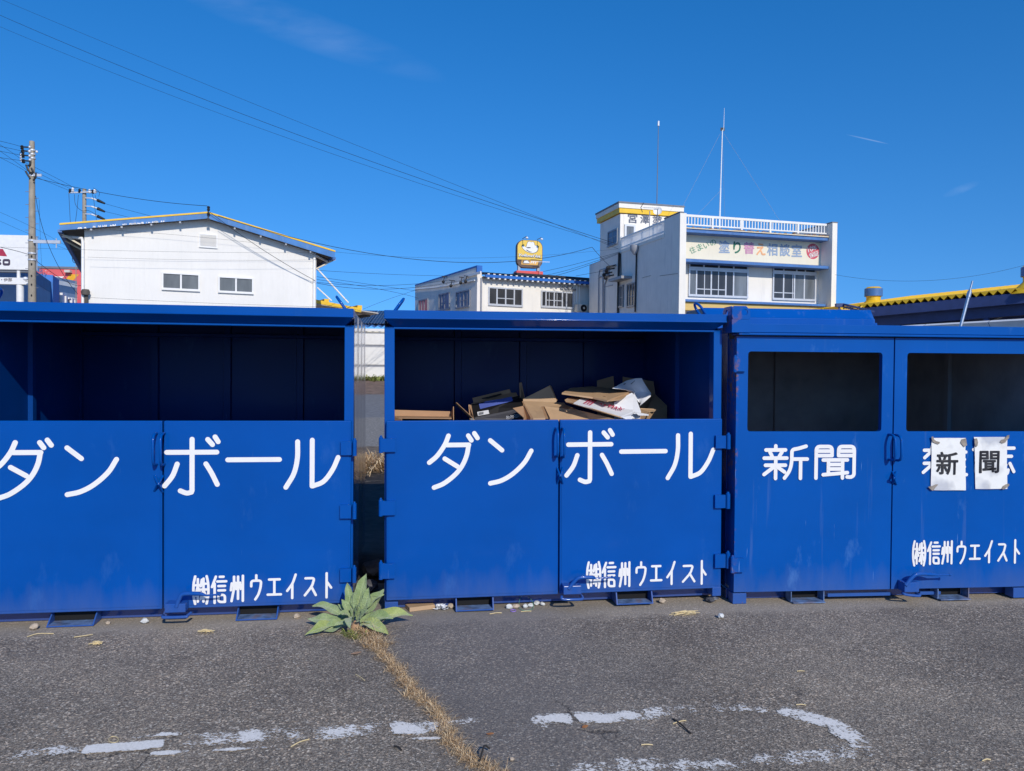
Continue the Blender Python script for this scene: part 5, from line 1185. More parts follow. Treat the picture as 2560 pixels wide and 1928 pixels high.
# ---- shops and roadside sign at the far left
M['shop_blue'] = simple('blue_shop_wall', (.1, .19, .34), .7, var=.12, scale=1); M['shop_pale'] = simple('pale_blue_shop_wall', (.25, .34, .48), .7, var=.12, scale=1)
M['shop_tower'] = simple('bright_blue_wall', (.03, .17, .5), .6, var=.1); M['mauve'] = simple('mauve_shop_wall', (.24, .18, .25), .7, var=.1); M['coral'] = simple('coral_red_wall', (.72, .12, .12), .7, var=.1, scale=.6)
M['amber_paint'] = simple('amber_wall_paint', (.8, .4, .02), .7); M['sign_crimson'] = simple('crimson_ink', (.42, .03, .06), .4); M['sign_ink'] = simple('dark_sign_ink', (.07, .05, .07), .4)
def build_shops():
    Y = 50; o = P(89.5, 678, Y); yaw = math.atan2(1, -.44); fr = Fr(o.x, o.y, yaw, ground_z(Y))     # local x runs away from the viewer along the wall, local y to the left
    root = thing('blue_shop', 'blue shop with faded lettering and a bright blue corner tower, behind the front utility pole', 'building', fr)
    zt = fr.hit(89.5, 678)[1]; xs = lambda px_, py=715: fr.hit(px_, py)[0]; zz = lambda px_, py: fr.hit(px_, py)[1]
    xA, xT0, xT1, xE = xs(50), xs(127.5), xs(143.5), xs(203)
    zm = zz(100, 712 + 3)
    MB().box(xA, xT0, 0, 12, zm, zt).build('sign_band', M['shop_blue'], root); MB().box(xA, xT0, .02, 12, 0, zm - .002).build('wall', M['shop_pale'], root)
    MB().box(xT0, xT1, -.12, 12, 0, zt + .5).build('corner_tower', M['shop_tower'], root)
    ip = xs(92); mb = MB(); a = fr.hit(91, 692); b = fr.hit(117, 714)
    for i, ch in enumerate('カー石ヤ'): 
        u0 = a[0] - 2 + (b[0] - a[0] + 2) * i / 4; u1 = u0 + (b[0] - a[0] + 2) / 4.6; text_into(mb, ch, lambda s, t, k: (u0 + (u1 - u0) * s, -.02 - .001 * k, zm + .8 + (zt - zm) * .42 * t), .03)
    mb.build('lettering', M['alu'], root, smooth='flat2')
    for i in range(4): MB().box(-1 + i * 1.7, .5 + i * 1.7, -.03, .015, 1.2, 3.6).build('window', M['glass_cur'], root)
    root2 = thing('mauve_shop', 'dull mauve shop wall with raised white lettering, right of the blue tower', 'building', fr)
    MB().box(xT1 + .02, xE + 8, .05, 14, 0, zt - .25).build('wall', M['mauve'], root2)
    for i, (px0, px1, y0, y1) in enumerate(((151.5, 156.5, 732, 768), (161, 165, 740, 768), (169, 174, 744, 751), (176, 181, 745, 760), (184, 187, 751, 760))):
        a, b = fr.hit(px0, y0, -.02), fr.hit(px1, y1, -.02); mb = MB(); mb.box(a[0], b[0], -.16, .049, b[1], a[1])
        if i == 0: a2, b2 = fr.hit(152, 738, -.02), fr.hit(156, 742, -.02)
        mb.build('letter', M['vinyl'], root2)
    # coral wall beyond with painted stripes
    Y2 = 88; c = P(85, 760, Y2); f2 = Fr(c.x, Y2, rad(4), ground_z(Y2)); h = f2.hit
    r3 = thing('coral_hall', 'coral red hall with white stripes and an amber diamond painted on it', 'building', f2)
    k = .09946; H = lambda x, y: h(x * k, 640 + y * k)
    x0, z1 = H(905, 312); x1, _ = H(2200, 330)
    b0 = MB().box(x0 - 2, x1 + 6, 0, 12, 0, z1).build('wall', M['coral'], r3); MB().box(x0 - 2.2, x1 + 6.2, -.1, 12, z1 + .001, z1 + .25).build('roof_edge', M['grey_dark'], r3)
    def poly(pts, m_, nm):
        MB().add([(*(lambda q: (q[0], -.02, q[1]))(H(*p_)),) for p_ in pts], [tuple(range(len(pts)))]).build(nm, M[m_], b0, smooth='flat2')
    poly([(1640, 610), (1760, 460), (1990, 468), (1830, 622)], 'amber_paint', 'painted_diamond')
    for pts in ([(1320, 515), (1620, 515), (1460, 640), (1370, 590)], [(1490, 700), (1620, 650), (1960, 750), (1870, 855), (1700, 780), (1620, 800)], [(1090, 490), (1180, 495), (1150, 520)], [(1255, 475), (1330, 480), (1280, 495)],
                [(1680, 850), (1760, 900), (1790, 880), (1730, 850)], [(1740, 900), (1830, 925), (1880, 910), (1790, 885)], [(1790, 940), (1900, 965), (1910, 950), (1820, 925)], [(1850, 980), (1950, 1020), (1930, 990), (1870, 965)], [(1190, 430), (1230, 425), (1250, 435)], [(1120, 365), (1180, 372), (1150, 380)]):
        poly(pts, 'vinyl', 'painted_stripe')
    a, b = H(1680, 365), H(1820, 430); MB().box(a[0], b[0], -.6, -.001, b[1], a[1]).build('wall_box', M['beige'], r3)
    # low white shop behind the roadside sign
    Y3 = 62; c = P(-60, 760, Y3); f3 = Fr(c.x, Y3, 0, ground_z(Y3)); h3 = f3.hit; r4 = thing('white_shop', 'white shop front with pale blue bands at the left edge', 'building', f3)
    x0, x1 = h3(-80, 700)[0], h3(52, 700)[0]; ys = [674, 682, 693, 712, 722, 736, 740, 758, 800]; ms = ['shop_pale', 'white_paint', 'shop_blue', 'shop_pale', 'white_paint', 'white_paint', 'shop_pale', 'shop_pale']
    for ya, yb, m_ in zip(ys, ys[1:], ms): za, zb = h3(0, ya)[1], h3(0, yb)[1]; MB().box(x0, x1, .0 if m_ == 'white_paint' else .06, 8, max(0, zb) + .001, za).build('facade_band', M[m_], r4)
    # roadside sign on white columns
    Y4 = 42; c = P(30, 760, Y4); f4 = Fr(c.x, Y4, rad(4), ground_z(Y4)); h4 = f4.hit
    s_ = thing('roadside_sign', 'big white roadside sign board with red and dark marks, on white columns', 'sign', f4)
    a, b = h4(-150, 585), h4(80, 676); zt = h4(0, 587)[1]; zb = h4(0, 674)[1]
    brd = MB().box(a[0], b[0], 0, .6, zb, zt).build('board', M['white_paint'], s_, bevel=.03)
    MB().box(a[0] + .1, b[0] - .05, .1, .5, zb - .12, zb - .002).build('board_frame', M['grey_dark'], s_)
    a2, b2 = h4(-150, 695), h4(72, 711); MB().box(a2[0], b2[0], -.1, .3, h4(0, 711)[1], h4(0, 694)[1]).build('name_board', M['white_paint'], s_, bevel=.02)
    for (x_, w_, y0, y1) in ((48, 17, 711.5, 800), (44, 8, 676.5, 694)):
        p_, r_ = h4(x_, 740), w_ / 2 * Y4 / FPX; zt_ = h4(x_, y0)[1]; zb_ = max(0, h4(x_, y1)[1]) if y1 < 800 else 0; MB().lathe([(r_, zb_), (r_, zt_)], (p_[0], .1 if y1 < 800 else .1, 0), 18).build('column', M['white_paint'], s_, smooth=40)
    kk = .12; H4 = lambda x, y: h4(x * kk, 580 + y * kk, -.003)
    def mark(pts, m_): MB().add([(q[0], -.003, q[1]) for q in (H4(*p_) for p_ in pts)], [tuple(range(len(pts)))]).build('emblem', M[m_], brd, smooth='flat2')
    mark([(-160, 350), (60, 355), (150, 510), (-160, 490)], 'sign_crimson')
    a, b = H4(55, 562), H4(212, 705); mb = MB(); w_ = (b[0] - a[0]) * .24; inn = rrect(a[0] + w_, b[0] - w_, b[1] + w_ * 1.4, a[1] - w_ * 1.4, w_ * .3); out = rrect(a[0], b[0], b[1], a[1], w_ * 1.1)
    mb.ring(inn, out, -.006, -.002); mb.build('lettering', M['sign_ink'], brd)
    a, b = H4(-110, 562), H4(32, 700); mb = MB(); text_into(mb, 'S', lambda s, t, n: (a[0] + (b[0] - a[0]) * s, -.004 - .0005 * n, b[1] + (a[1] - b[1]) * t), .08); mb.build('lettering', M['sign_ink'], brd, smooth='flat2')
    mb = MB(); k9 = .09946
    for ch, (xa, ya, xb, yb) in (('・', (28, 585, 55, 612)), ('伊', (92, 560, 195, 645)), ('那', (205, 560, 305, 645))):
        a, b = h4(xa * k9, 640 + ya * k9, -.104), h4(xb * k9, 640 + yb * k9, -.104); text_into(mb, ch, lambda s, t, n: (a[0] + (b[0] - a[0]) * s, -.104 - .0005 * n, b[1] + (a[1] - b[1]) * t), .012)
    mb.build('lettering', M['sign_ink'], s_, smooth='flat2')
    p_ = h4(64, 697, -.6); MB().ball((p_[0], -.6, p_[1]), .13, 10, (1, 1, .8)).build('spot_lamp', M['insul'], s_, smooth=60)
build_shops()

# ---- concrete utility poles
def build_poles():
    Y = 32; c = P(80.5, 760, Y); ct = P(81, 354, Y); base = ground_z(Y); p = thing('utility_pole', 'tall concrete utility pole with stacked dark insulators, nearest the left edge', 'utility pole', None, (c.x, Y, base))
    L = lambda x, y, d=0.0: P(x, y, Y + d) - Vector((c.x, Y, base))
    top = ct - Vector((c.x, Y, base)); Hh = top.z; MB().lathe([(.175, -.3), (.15, 4), (.1, Hh), (.07, Hh + .02)], (0, 0, 0), 16).build('shaft', M['concrete'], p, smooth=40)
    for (x, y) in ((55, 368), (57, 378), (57.5, 389), (58.5, 402.5)):
        MB().bar(L(x + 3, y - .3, -.1), L(76, y + .6, -.1), .05, .05).build('cross_arm', M['cable'], p); MB().lathe([(.045, -.09), (.07, -.05), (.045, -.02), (.07, .02), (.04, .07)], L(x, y, -.1), 10).build('insulator', M['cable'], p, smooth=40)
    for i, (x, y, r_) in enumerate(((74.5, 368, .06), (74, 379, .07), (74.5, 390, .065), (75, 400, .06), (92, 379.5, .05), (52.5, 393, .045), (52.5, 399, .045))): MB().ball(L(x, y, -.14), r_, 8).build('clamp', M['insul'] if i > 3 else M['alu'], p, smooth=60)
    MB().tube([L(52, 385, -.1), L(53, 393, -.12), L(54, 405, -.1)], .035, 8).build('lightning_arrester', M['insul'], p, smooth=50)
    for pts in (((76, 403), (75, 412), (70, 415)), ((65, 412), (70, 425), (76, 432)), ((64, 428), (69, 437), (75, 446)), ((78, 420), (82, 428), (77, 436)), ((90, 432), (89, 443), (83, 452)), ((55, 377), (50, 383), (52, 392)), ((57, 378), (60, 384), (58, 390))):
        MB().tube(smooth_path([L(x, y, -.15) for x, y in pts], 4), .035 if pts[0][0] in (76, 65, 64, 78, 90) else .012, 6).build('jumper_cable', M['cable'], p, smooth=50)
    MB().bar(L(84, 437.5, -.12), L(104, 438.5, -.12), .05, .1).build('cross_arm', M['alu'], p)
    a, b = L(84, 604, -.15), L(151, 605.5, -.15); MB().bar(a, b, .07, .13).build('cross_arm', M['alu'], p); MB().bar(L(141, 596, -.15), L(141, 620, -.15), .03, .03).build('antenna_rod', M['alu'], p)
    for y in (376, 386, 396, 440, 602, 634, 650): MB().lathe([(.165 if y > 590 else .125, -.03), (.165 if y > 590 else .125, .03)], (L(81, y).x, 0, L(81, y).z), 14).build('band', M['alu'], p, smooth=40)
    for i in range(16): y = 480 + i * 16; s_ = 1 if i % 2 else -1; q = L(81, y); MB().tube([q + Vector((s_ * .1, -.02, 0)), q + Vector((s_ * .27, -.03, 0))], .011, 6).build('step_bolt', M['alu_dark'], p)
    for y in (592, 640, 660, 689, 711, 738): q = L(78, y, -.16); MB().box(q.x - .02, q.x + .02, q.y, q.y + .06, q.z - .05, q.z + .03).build('hole_plug', M['cable'], p)
    Y = 43; c = P(211, 760, Y); ct = P(210, 473, Y); base = ground_z(Y); p2 = thing('utility_pole', 'concrete utility pole with white insulators rising behind the gable building', 'utility pole', None, (c.x, Y, base))
    L2 = lambda x, y, d=0.0: P(x, y, Y + d) - Vector((c.x, Y, base)); Hh = (ct - Vector((c.x, Y, base))).z
    MB().lathe([(.17, -.3), (.12, 5), (.098, Hh), (.06, Hh + .02)], (0, 0, 0), 16).build('shaft', M['concrete'], p2, smooth=40)
    MB().bar(L2(172, 482, -.15), L2(242, 480, -.15), .07, .07).build('cross_arm', M['alu'], p2)
    for x, y, m_ in ((175, 480, 'cable'), (182, 477, 'insul'), (199, 480, 'cable'), (224, 481, 'insul'), (232, 482, 'cable'), (237, 481, 'insul')): MB().lathe([(.05, -.1), (.09, -.05), (.05, 0), (.08, .05), (.04, .12)], L2(x, y - 2, -.15), 10).build('insulator', M[m_], p2, smooth=40)
    for y in (495, 515.5, 535): MB().bar(L2(213, y, -.1), L2(228, y + .6, -.1), .05, .05).build('cross_arm', M['alu'], p2); MB().tube([L2(229, y + 1, -.1), L2(244, y + 6, -.1)], .045, 8).build('strain_insulator', M['insul'], p2, smooth=50); MB().tube([L2(244, y + 6, -.1), L2(262, y + 14, -.1)], [.09, .05], 8).build('cable_clamp', M['cable'], p2, smooth=50)
    for pts in (((172, 482), (174, 520), (176, 560)), ((196, 487), (193, 520), (188, 560)), ((186, 486), (189, 512), (205, 527), (222, 527), (246, 540)), ((231, 486), (235, 505), (241, 550)), ((238, 488), (240, 496), (249, 503)), ((233, 470), (248, 480), (247, 492))): MB().tube(smooth_path([L2(x, y, -.2) for x, y in pts], 5), .011, 5).build('jumper_cable', M['cable'], p2, smooth=50)
    # drop pole head behind the gable building's corner
    Y = 60; c = P(190, 640, Y); p3 = thing('utility_pole', 'small distant pole head with looped cables, left of the gable building corner', 'utility pole', None, (c.x, Y, ground_z(Y)))
    L3 = lambda x, y: P(x, y, Y) - Vector((c.x, Y, ground_z(Y))); MB().lathe([(.04, 0), (.03, L3(190, 634).z)], (0, 0, 0), 8).build('shaft', M['concrete'], p3, smooth=40)
    for x, y in ((186, 634), (190, 632), (196, 636)): MB().ball(L3(x, y), .11, 8).build('insulator', M['insul'], p3, smooth=60)
    MB().tube(smooth_path([L3(x, y) for x, y in ((197, 640), (186, 636), (181, 644), (183, 655), (192, 659))], 5), .022, 5).build('jumper_cable', M['cable'], p3); MB().ball(L3(190, 643), .16, 8).build('transformer', M['cable'], p3, smooth=60)
build_poles()

# ---- overhead wires: each hangs as a shallow parabola through three points
def wire(pts, label, r=.008, k=24, mat='cable'):
    a, b, c = [P(*q) for q in pts]; r *= .78; t1 = (b - a).length / ((b - a).length + (c - b).length); out = []
    for i in range(k + 1):
        t = i / k; l0 = (t - t1) * (t - 1) / (t1); l1 = t * (t - 1) / (t1 * (t1 - 1)); l2 = t * (t - t1) / (1 - t1); out.append(a * l0 + b * l1 + c * l2)
    o0 = out[0].copy(); o = MB().tube([p - o0 for p in out], r, 5).build('overhead_wire', M[mat], smooth=60); o.location = o0
    return tag(o, label, 'wire', 'overhead wires')
def build_wires():
    W = wire
    A_ = lambda x, y, d=-.45: (x, y, FA.world(FA.p3(x, y, d)).y)
    W([(-150, -66, 46), (578.6, 237, 41), (1545, 622, 35.5)], 'uppermost of the three long wires crossing the sky to the shop tower', .009)
    W([(-150, -29, 46), (579, 275, 41), (1560, 616, 36)], 'middle and thickest of the three long wires crossing the sky', .013)
    W([(-150, 2, 46), (579, 295, 41), (1552, 618, 36.2)], 'lowest of the three long wires crossing the sky', .009)
    W([(88, 445, 32), (300, 490, 30), A_(518, 515, -.45)], 'thick cable from the front utility pole to the ridge of the gable building', .012)
    W([A_(545, 540, -.7), (1143, 656, 29), (1480, 618, 33)], 'sagging cable from the gable ridge past the yellow hat sign', .012)
    W([(1480, 618, 33), (1501, 642, 33.4), (1528, 669, 34)], 'short drop cable falling to the bracket on the shop tower', .013)
    W([A_(524, 530, -.5), A_(650, 620, -.35), A_(788, 702, -.2)], 'dark cable slanting down across the white gable wall', .012)
    W([A_(-20, 617), A_(207, 624.5), A_(792, 632)], 'upper thin wire crossing the white gable wall', .0045)
    W([A_(219, 643), A_(500, 650), A_(790, 650)], 'second thin wire crossing the white gable wall below the vent', .0045)
    W([A_(274, 575, -.25), A_(490, 592, -.25), A_(676, 612, -.25)], 'short thin wire near the eave of the white gable wall', .0045)
    W([A_(223, 744), A_(500, 757), A_(790, 767)], 'lowest thin wire crossing the white gable wall under the windows', .0055)
    W([(792, 676, 30), (950, 685, 33), (1120, 690, 37)], 'thin wire from the gable building to the low office roof', .008)
    W([(792, 692, 30), (930, 712, 33), (1045, 728, 38)], 'wire slanting down from the gable building to the office corner', .009)
    W([(792, 699, 30), (930, 720, 33), (1046, 746, 38)], 'lower slanting wire between the gable building and the office', .009)
    W([(792, 706, 30), (930, 714, 33), (1125, 700, 37.6)], 'wire dipping and rising to the brackets of the office gable', .01)
    W([(792, 708, 30), (930, 723, 33), (1165, 699, 37.5)], 'lowest dipping wire that rises to the office cross arm', .011)
    W([(908, 773, 34), (975, 747, 36), (1042, 725, 38)], 'wire rising to the office corner above the yellow canopy', .008)
    W([(838, 630, 29), (1090, 645, 32), (1549, 622, 35)], 'faint wire just above the sagging cable behind the hat sign', .005)
    W([(1358, 679, 42), (1460, 655, 38), (1549, 630, 35.5)], 'upper wire from behind the hat sign to the shop tower corner', .011)
    W([(1366, 688, 42), (1460, 663, 38), (1550, 631, 35.5)], 'second wire from behind the hat sign to the shop tower corner', .011)
    W([(1390, 689, 42), (1470, 664, 38), (1550, 633, 35.5)], 'lowest wire from behind the hat sign to the shop tower corner', .012)
    W([(1440, 690, 40), (1485, 682, 37), (1528, 674, 34)], 'wire from the office eave to the black bracket on the tower', .011)
    W([(2088, 687, 30.5), (2270, 703, 29), (2600, 652, 28)], 'thin sagging wire right of the shop, over the shed roof', .006)
    for i, (y0, y1, x1, s_) in enumerate(((353, 367, 54, 'top'), (366, 378, 56, 'second'), (378, 389, 57, 'third'), (394, 402, 58, 'fourth'))):
        W([(-60, y0 - 12, 27), (0, y0, 29.2), (x1, y1, 31.9)], f'{s_} of the wires reaching the stacked insulators on the front pole', .009)
    W([(-40, 338, 30), (0, 362, 30.6), (75, 415, 31.9)], 'steep wire passing the front pole below its insulators', .008)
    W([(-40, 352, 30), (0, 378, 30.6), (70, 428, 31.9)], 'steep wire ending at the black clamps of the front pole', .008)
    W([(-40, 375, 30), (0, 394, 30.6), (62, 427, 31.9)], 'lowest steep wire left of the front pole', .008)
    W([(-40, 515, 30), (0, 531, 30.6), (205, 640, 34)], 'upper thin wire sloping behind the front pole above the white sign', .006)
    W([(-40, 535, 30), (0, 553, 30.6), (170, 625, 34)], 'lower thin wire sloping behind the front pole above the white sign', .006)
    W([(-40, 610, 30), (0, 618, 30.4), (72, 637, 31.8)], 'dark cable across the white sign board to the front pole', .014)
    W([(88, 650, 32.1), (150, 695, 34), (204, 714, 37)], 'dark cable from the front pole down past the coral hall', .014)
    W([(86, 418, 32.2), (140, 445, 36), (199, 478, 42.8)], 'upper wire between the two concrete poles', .009)
    W([(90, 430, 32.2), (140, 455, 36), (182, 474, 42.8)], 'middle wire between the two concrete poles', .009)
    W([(90, 443, 32.2), (135, 461, 36), (175, 478, 42.8)], 'lower wire between the two concrete poles', .009)
    W([(262, 509, 42.8), (330, 528, 40), (400, 546, 38)], 'upper wire from the rear pole towards the gable roof', .01)
    W([(262, 529, 42.8), (300, 538, 41), (335, 547, 40)], 'lower wire from the rear pole towards the gable roof', .01)
    W([(89, 490, 32), (120, 610, 30), (194, 735, 27.5)], 'guy wire slanting from the front pole down to the gable building corner', .012)
    W([(98, 500, 33), (101, 600, 34), (106, 690, 36)], 'thin hanging wire beside the front pole', .006)
build_wires()

# ---- masts and aerials on the shop roof
def build_masts():
    zroof = FC.hit(1720, 580, .9)[1] + FC.loc[2] - .2
    t_ = P(1806, 330, 34); b_ = Vector((t_.x - .05, 34, zroof)); q = thing('radio_mast', 'white roof mast with a whip and guy wires, behind the shop railing', 'mast', None, b_)
    L = lambda x, y, Y=34: P(x, y, Y) - b_
    MB().tube([(0, 0, 0), L(1799.5, 541), L(1801.5, 470)], [.036, .036, .032], 10).build('lower_tube', M['insul'], q, smooth=50); MB().tube([L(1801.5, 470), L(1806, 325)], [.026, .022], 10).build('upper_tube', M['insul'], q, smooth=50)
    MB().tube([L(1809, 327), L(1811, 270)], [.015, .006], 8).build('whip', M['insul'], q, smooth=50); MB().box(*[v for a, b in zip(L(1802, 327), L(1811, 320)) for v in (min(a, b) - .01, max(a, b) + .01)]).build('clamp', M['cable'], q)
    for pts in (((1800, 335, 34), (1705, 520, 33)), ((1810, 335, 34), (1958, 566, 32)), ((1800, 478, 34), (1745, 535, 33)), ((1806, 335, 34), (1812, 548, 36))): MB().tube([L(*pts[0]), L(*pts[1])], .0045, 5).build('guy_wire', M['pipe_grey'], q)
    t_ = P(1646.5, 305, 37); zt = FC.side(1550, 508)[1] + FC.loc[2]; b_ = Vector((P(1642, 512, 37).x, 37, zt)); q = thing('radio_mast', 'thin dark whip mast standing on the shop tower roof', 'mast', None, b_)
    L = lambda x, y: P(x, y, 37) - b_; MB().tube([(0, 0, 0), L(1646, 315)], [.022, .015], 8).build('rod', M['grey_dark'], q, smooth=50); MB().tube([L(1646, 315), L(1646.5, 303)], [.05, .04], 8).build('head', M['insul'], q, smooth=50)
    # satellite dish and yagi behind the side railing
    d0 = FC.side(1600, 560)[0]; lo = FC.side(1640, 592, 1.2); base = FC.world((1.2, d0, FC.side(1660, 594)[1] + .0)); Y = base.y; q = thing('satellite_dish', 'round white satellite dish on the shop roof terrace', 'satellite dish', None, base)
    L = lambda x, y, d=0.0: P(x, y, Y + d) - base; c = L(1644, 527.5); R = 10.8 * Y / FPX; Mx = Vector((-.25, -1, .35)).to_track_quat('Z', 'Y').to_matrix()
    MB().lathe([(R * .02, -R * .28), (R * .5, -R * .2), (R * .85, -R * .07), (R, 0), (R, .015), (R * .85, -R * .05), (R * .5, -R * .17), (R * .02, -R * .25)], c, 28, Mx).build('reflector', M['vinyl'], q, smooth=40)
    MB().tube([(c.x, c.y + .1, 0), (c.x, c.y + .1, c.z)], .025, 8).build('post', M['pipe_grey'], q, smooth=50); MB().tube([c + Vector((0, 0, -R * .95)), c + Vector((-.1, -.5, -R * .3))], .015, 6).build('feed_arm', M['cable'], q)
    q2 = thing('tv_antenna', 'comb shaped television antenna left of the satellite dish', 'antenna', None, base)
    MB().tube([L(1623, 596), L(1624.5, 528)], .022, 8).build('post', M['pipe_grey'], q2, smooth=50); MB().tube([L(1607, 519), L(1648, 521)], .014, 6).build('boom', M['alu'], q2)
    MB().tube([L(1609, 507), L(1602, 519), L(1606, 531)], .016, 6).build('reflector', M['cable'], q2)
    for i in range(7): x = 1611 + i * 5; MB().tube([L(x, 518, -.25), L(x, 520.5, .25)], .008, 5).build('element', M['alu'], q2)
build_masts()
# ---------------------------------------------------------------- cardboard in the middle container
def cardmat(name, col, rough=.75, var=.12): return simple(name, col, rough, var=var, scale=5, dirt=tuple(c * .7 for c in col), dirt_amt=.3, bstr=.15, bscale=25)
M['kraft'] = cardmat('kraft_cardboard', (.5, .33, .19)); M['kraft_dark'] = cardmat('brown_cardboard', (.42, .25, .14)); M['card_white'] = cardmat('white_coated_card', (.76, .77, .8), .5, .03)
M['card_black'] = cardmat('black_printed_card', (.012, .012, .014), .45); M['card_grey'] = cardmat('dark_grey_card', (.05, .05, .06), .6); M['tape_blue'] = cardmat('blue_packing_tape', (.09, .13, .42), .35); M['ink_red'] = simple('red_print', (.55, .03, .1), .6); M['ink_white'] = simple('white_print', (.6, .6, .62), .6)
TB = lambda x, y: (1100 + x * .25316, 940 + y * .25316)
def card(par, name, faces, mat, th=.005):
    """faces: polygons of (x, y, depth) read on the close view; each becomes a board of real thickness, bent where polygons share an edge."""
    mb = MB()
    for f in faces:
        p = [FM.p3(*TB(x, y), d) for x, y, d in f]; n = Vector((0, 0, 0))
        for i in range(len(p)): n += (p[i] - p[0]).cross(p[(i + 1) % len(p)] - p[0])
        n.normalize()
        if n.y > 0: n = -n
        mb.prism([q + n * 0 for q in p], -n * th)
    return mb.build(name, mat, par)
def cthing(name, label, cat): return thing(name, label, cat, FM, group='cardboard in the middle container')
def build_cardboard():
    c = cthing('cardboard_box', 'large tan flattened cardboard box in front, with a dark slot cut in it', 'cardboard')
    card(c, 'panel', [[(818, 248, .78), (1225, 264, .78), (1235, 280, .76), (1360, 335, .6), (1720, 425, .36), (1720, 600, .36), (1075, 600, .36), (1085, 415, .36), (1030, 300, .68), (1000, 302, .68)],
                      [(818, 248, .78), (1000, 302, .68), (1040, 415, .36), (1040, 600, .36), (920, 600, .36), (920, 418, .36)]], M['kraft'])
    card(c, 'slot_edge', [[(1000, 304, .7), (1032, 302, .7), (1090, 420, .4), (1040, 420, .4)]], M['kraft_dark'], .003); card(c, 'edge', [[(808, 252, .785), (818, 249, .781), (922, 420, .362), (925, 600, .36), (905, 600, .37), (890, 405, .38)]], M['kraft_dark'])
    c = cthing('cardboard_flap', 'brown triangular cardboard flap standing up at the centre, behind the tan box', 'cardboard')
    card(c, 'panel', [[(822, 226, .86), (1082, 96, .9), (1152, 242, .84), (1150, 420, .8), (818, 420, .8)]], M['kraft']); card(c, 'edge', [[(1084, 92, .9), (1098, 98, .93), (1160, 240, .87), (1152, 244, .85)]], M['kraft_dark'], .004)
    c = cthing('cardboard_strip', 'narrow upright cardboard strip right of the black box', 'cardboard'); card(c, 'panel', [[(782, 70, 1.0), (802, 62, 1.0), (832, 215, .9), (832, 420, .9), (800, 420, .9)]], M['kraft_dark'])
    c = cthing('black_box', 'black cardboard box with a brown torn handle flap and blue tape', 'box')
    card(c, 'panel', [[(300, 282, .95), (812, 186, .98), (845, 330, .8), (850, 600, .75), (330, 600, .75), (318, 420, .78)]], M['card_black']); card(c, 'flap', [[(320, 218, 1.02), (686, 130, 1.06), (700, 166, 1.04), (752, 164, 1.04), (768, 196, .97), (285, 292, .945), (330, 262, .98)]], M['kraft_dark'])
    card(c, 'edge', [[(280, 282, .94), (302, 280, .945), (330, 425, .77), (330, 600, .745), (312, 600, .745)]], M['kraft_dark'])
    card(c, 'handle_hole', [[(412, 218, .99), (505, 200, 1.0), (600, 172, 1.0), (614, 180, .99), (560, 200, .985), (480, 222, .98), (415, 226, .98)]], M['card_black'], .002)
    card(c, 'tape', [[(384, 276, .925), (440, 262, .93), (445, 252, .93), (600, 228, .935), (706, 203, .94), (722, 246, .9), (396, 326, .87)]], M['tape_blue'], .0015); card(c, 'label', [[(367, 356, .83), (478, 336, .84), (486, 374, .81), (376, 393, .8)]], M['ink_white'], .0015)
    mb = MB()
    for k in range(4): mb.prism([FM.p3(*TB(x, y), d) for x, y, d in ((380 + 0 * k, 362 + 6.5 * k, .822 - .006 * k), (430, 353 + 6.5 * k, .826 - .006 * k), (430, 356 + 6.5 * k, .824 - .006 * k), (380, 365 + 6.5 * k, .82 - .006 * k))], (0, -.0008, 0))
    mb.build('small_print', M['card_black'], c)
    c = cthing('grey_carton', 'dark grey carton side with small white handling symbols', 'box'); p_ = card(c, 'panel', [[(345, 412, .6), (735, 332, .64), (835, 420, .55), (835, 600, .5), (345, 600, .5)]], M['card_grey'])
    mb = MB()
    for i in range(4):
        x = 655 + i * 40; y = 396 - i * 8
        for (a, b, e, f) in ((0, 0, 30, 3), (0, 26, 30, 3), (0, 3, 3, 23), (27, 3, 3, 23), (11, 8, 8, 12)): mb.prism([FM.p3(*TB(px_, py), .52) for px_, py in ((x + a, y + b), (x + a + e, y + b), (x + a + e, y + b + f), (x + a, y + b + f))], (0, .0012, 0))
    mb.build('symbol', M['ink_white'], c)
    c = cthing('brown_offcut', 'dull brown cardboard offcut beside the grey carton symbols', 'cardboard'); card(c, 'panel', [[(718, 318, .5), (822, 296, .55), (900, 415, .4), (905, 600, .38), (790, 600, .38), (830, 415, .4)]], M['kraft_dark'])
    c = cthing('black_board', 'thin black folded board leaning left of the black box', 'board'); card(c, 'panel', [[(145, 268, .9), (162, 262, .9), (330, 418, .6), (340, 600, .55), (300, 600, .55), (302, 418, .6)]], M['card_black']); card(c, 'edge', [[(158, 262, .895), (166, 262, .9), (334, 418, .598), (326, 418, .596)]], M['kraft_dark'], .002)
    c = cthing('cardboard_tray', 'open brown cardboard tray at the left end of the opening', 'box')
    card(c, 'back_panel', [[(-470, 335, .95), (100, 350, .95), (100, 600, .95), (-470, 600, .95)]], M['kraft_dark']); card(c, 'front_panel', [[(-480, 400, .5), (-380, 425, .4), (-380, 600, .4), (-480, 600, .5)]], M['kraft_dark']); card(c, 'side_panel', [[(112, 352, .9), (130, 302, .85), (132, 600, .7), (112, 600, .75)]], M['kraft_dark']); card(c, 'bottom', [[(-470, 420, .5), (115, 425, .5), (110, 408, .95), (-470, 400, .95)]], M['kraft_dark'])  # darker board colour paints the shade lying on the tray
    c = cthing('flat_carton', 'flattened brown carton lying on top, half in shadow', 'cardboard')
    card(c, 'panel', [[(1204, 166, .62), (1290, 119, 1.0), (1500, 102, 1.15), (1560, 150, .85), (1510, 210, .55)], [(1510, 210, .55), (1560, 150, .85), (1500, 102, 1.15), (1620, 118, 1.1), (1905, 144, .85), (1650, 242, .42)]], M['kraft'], .012)
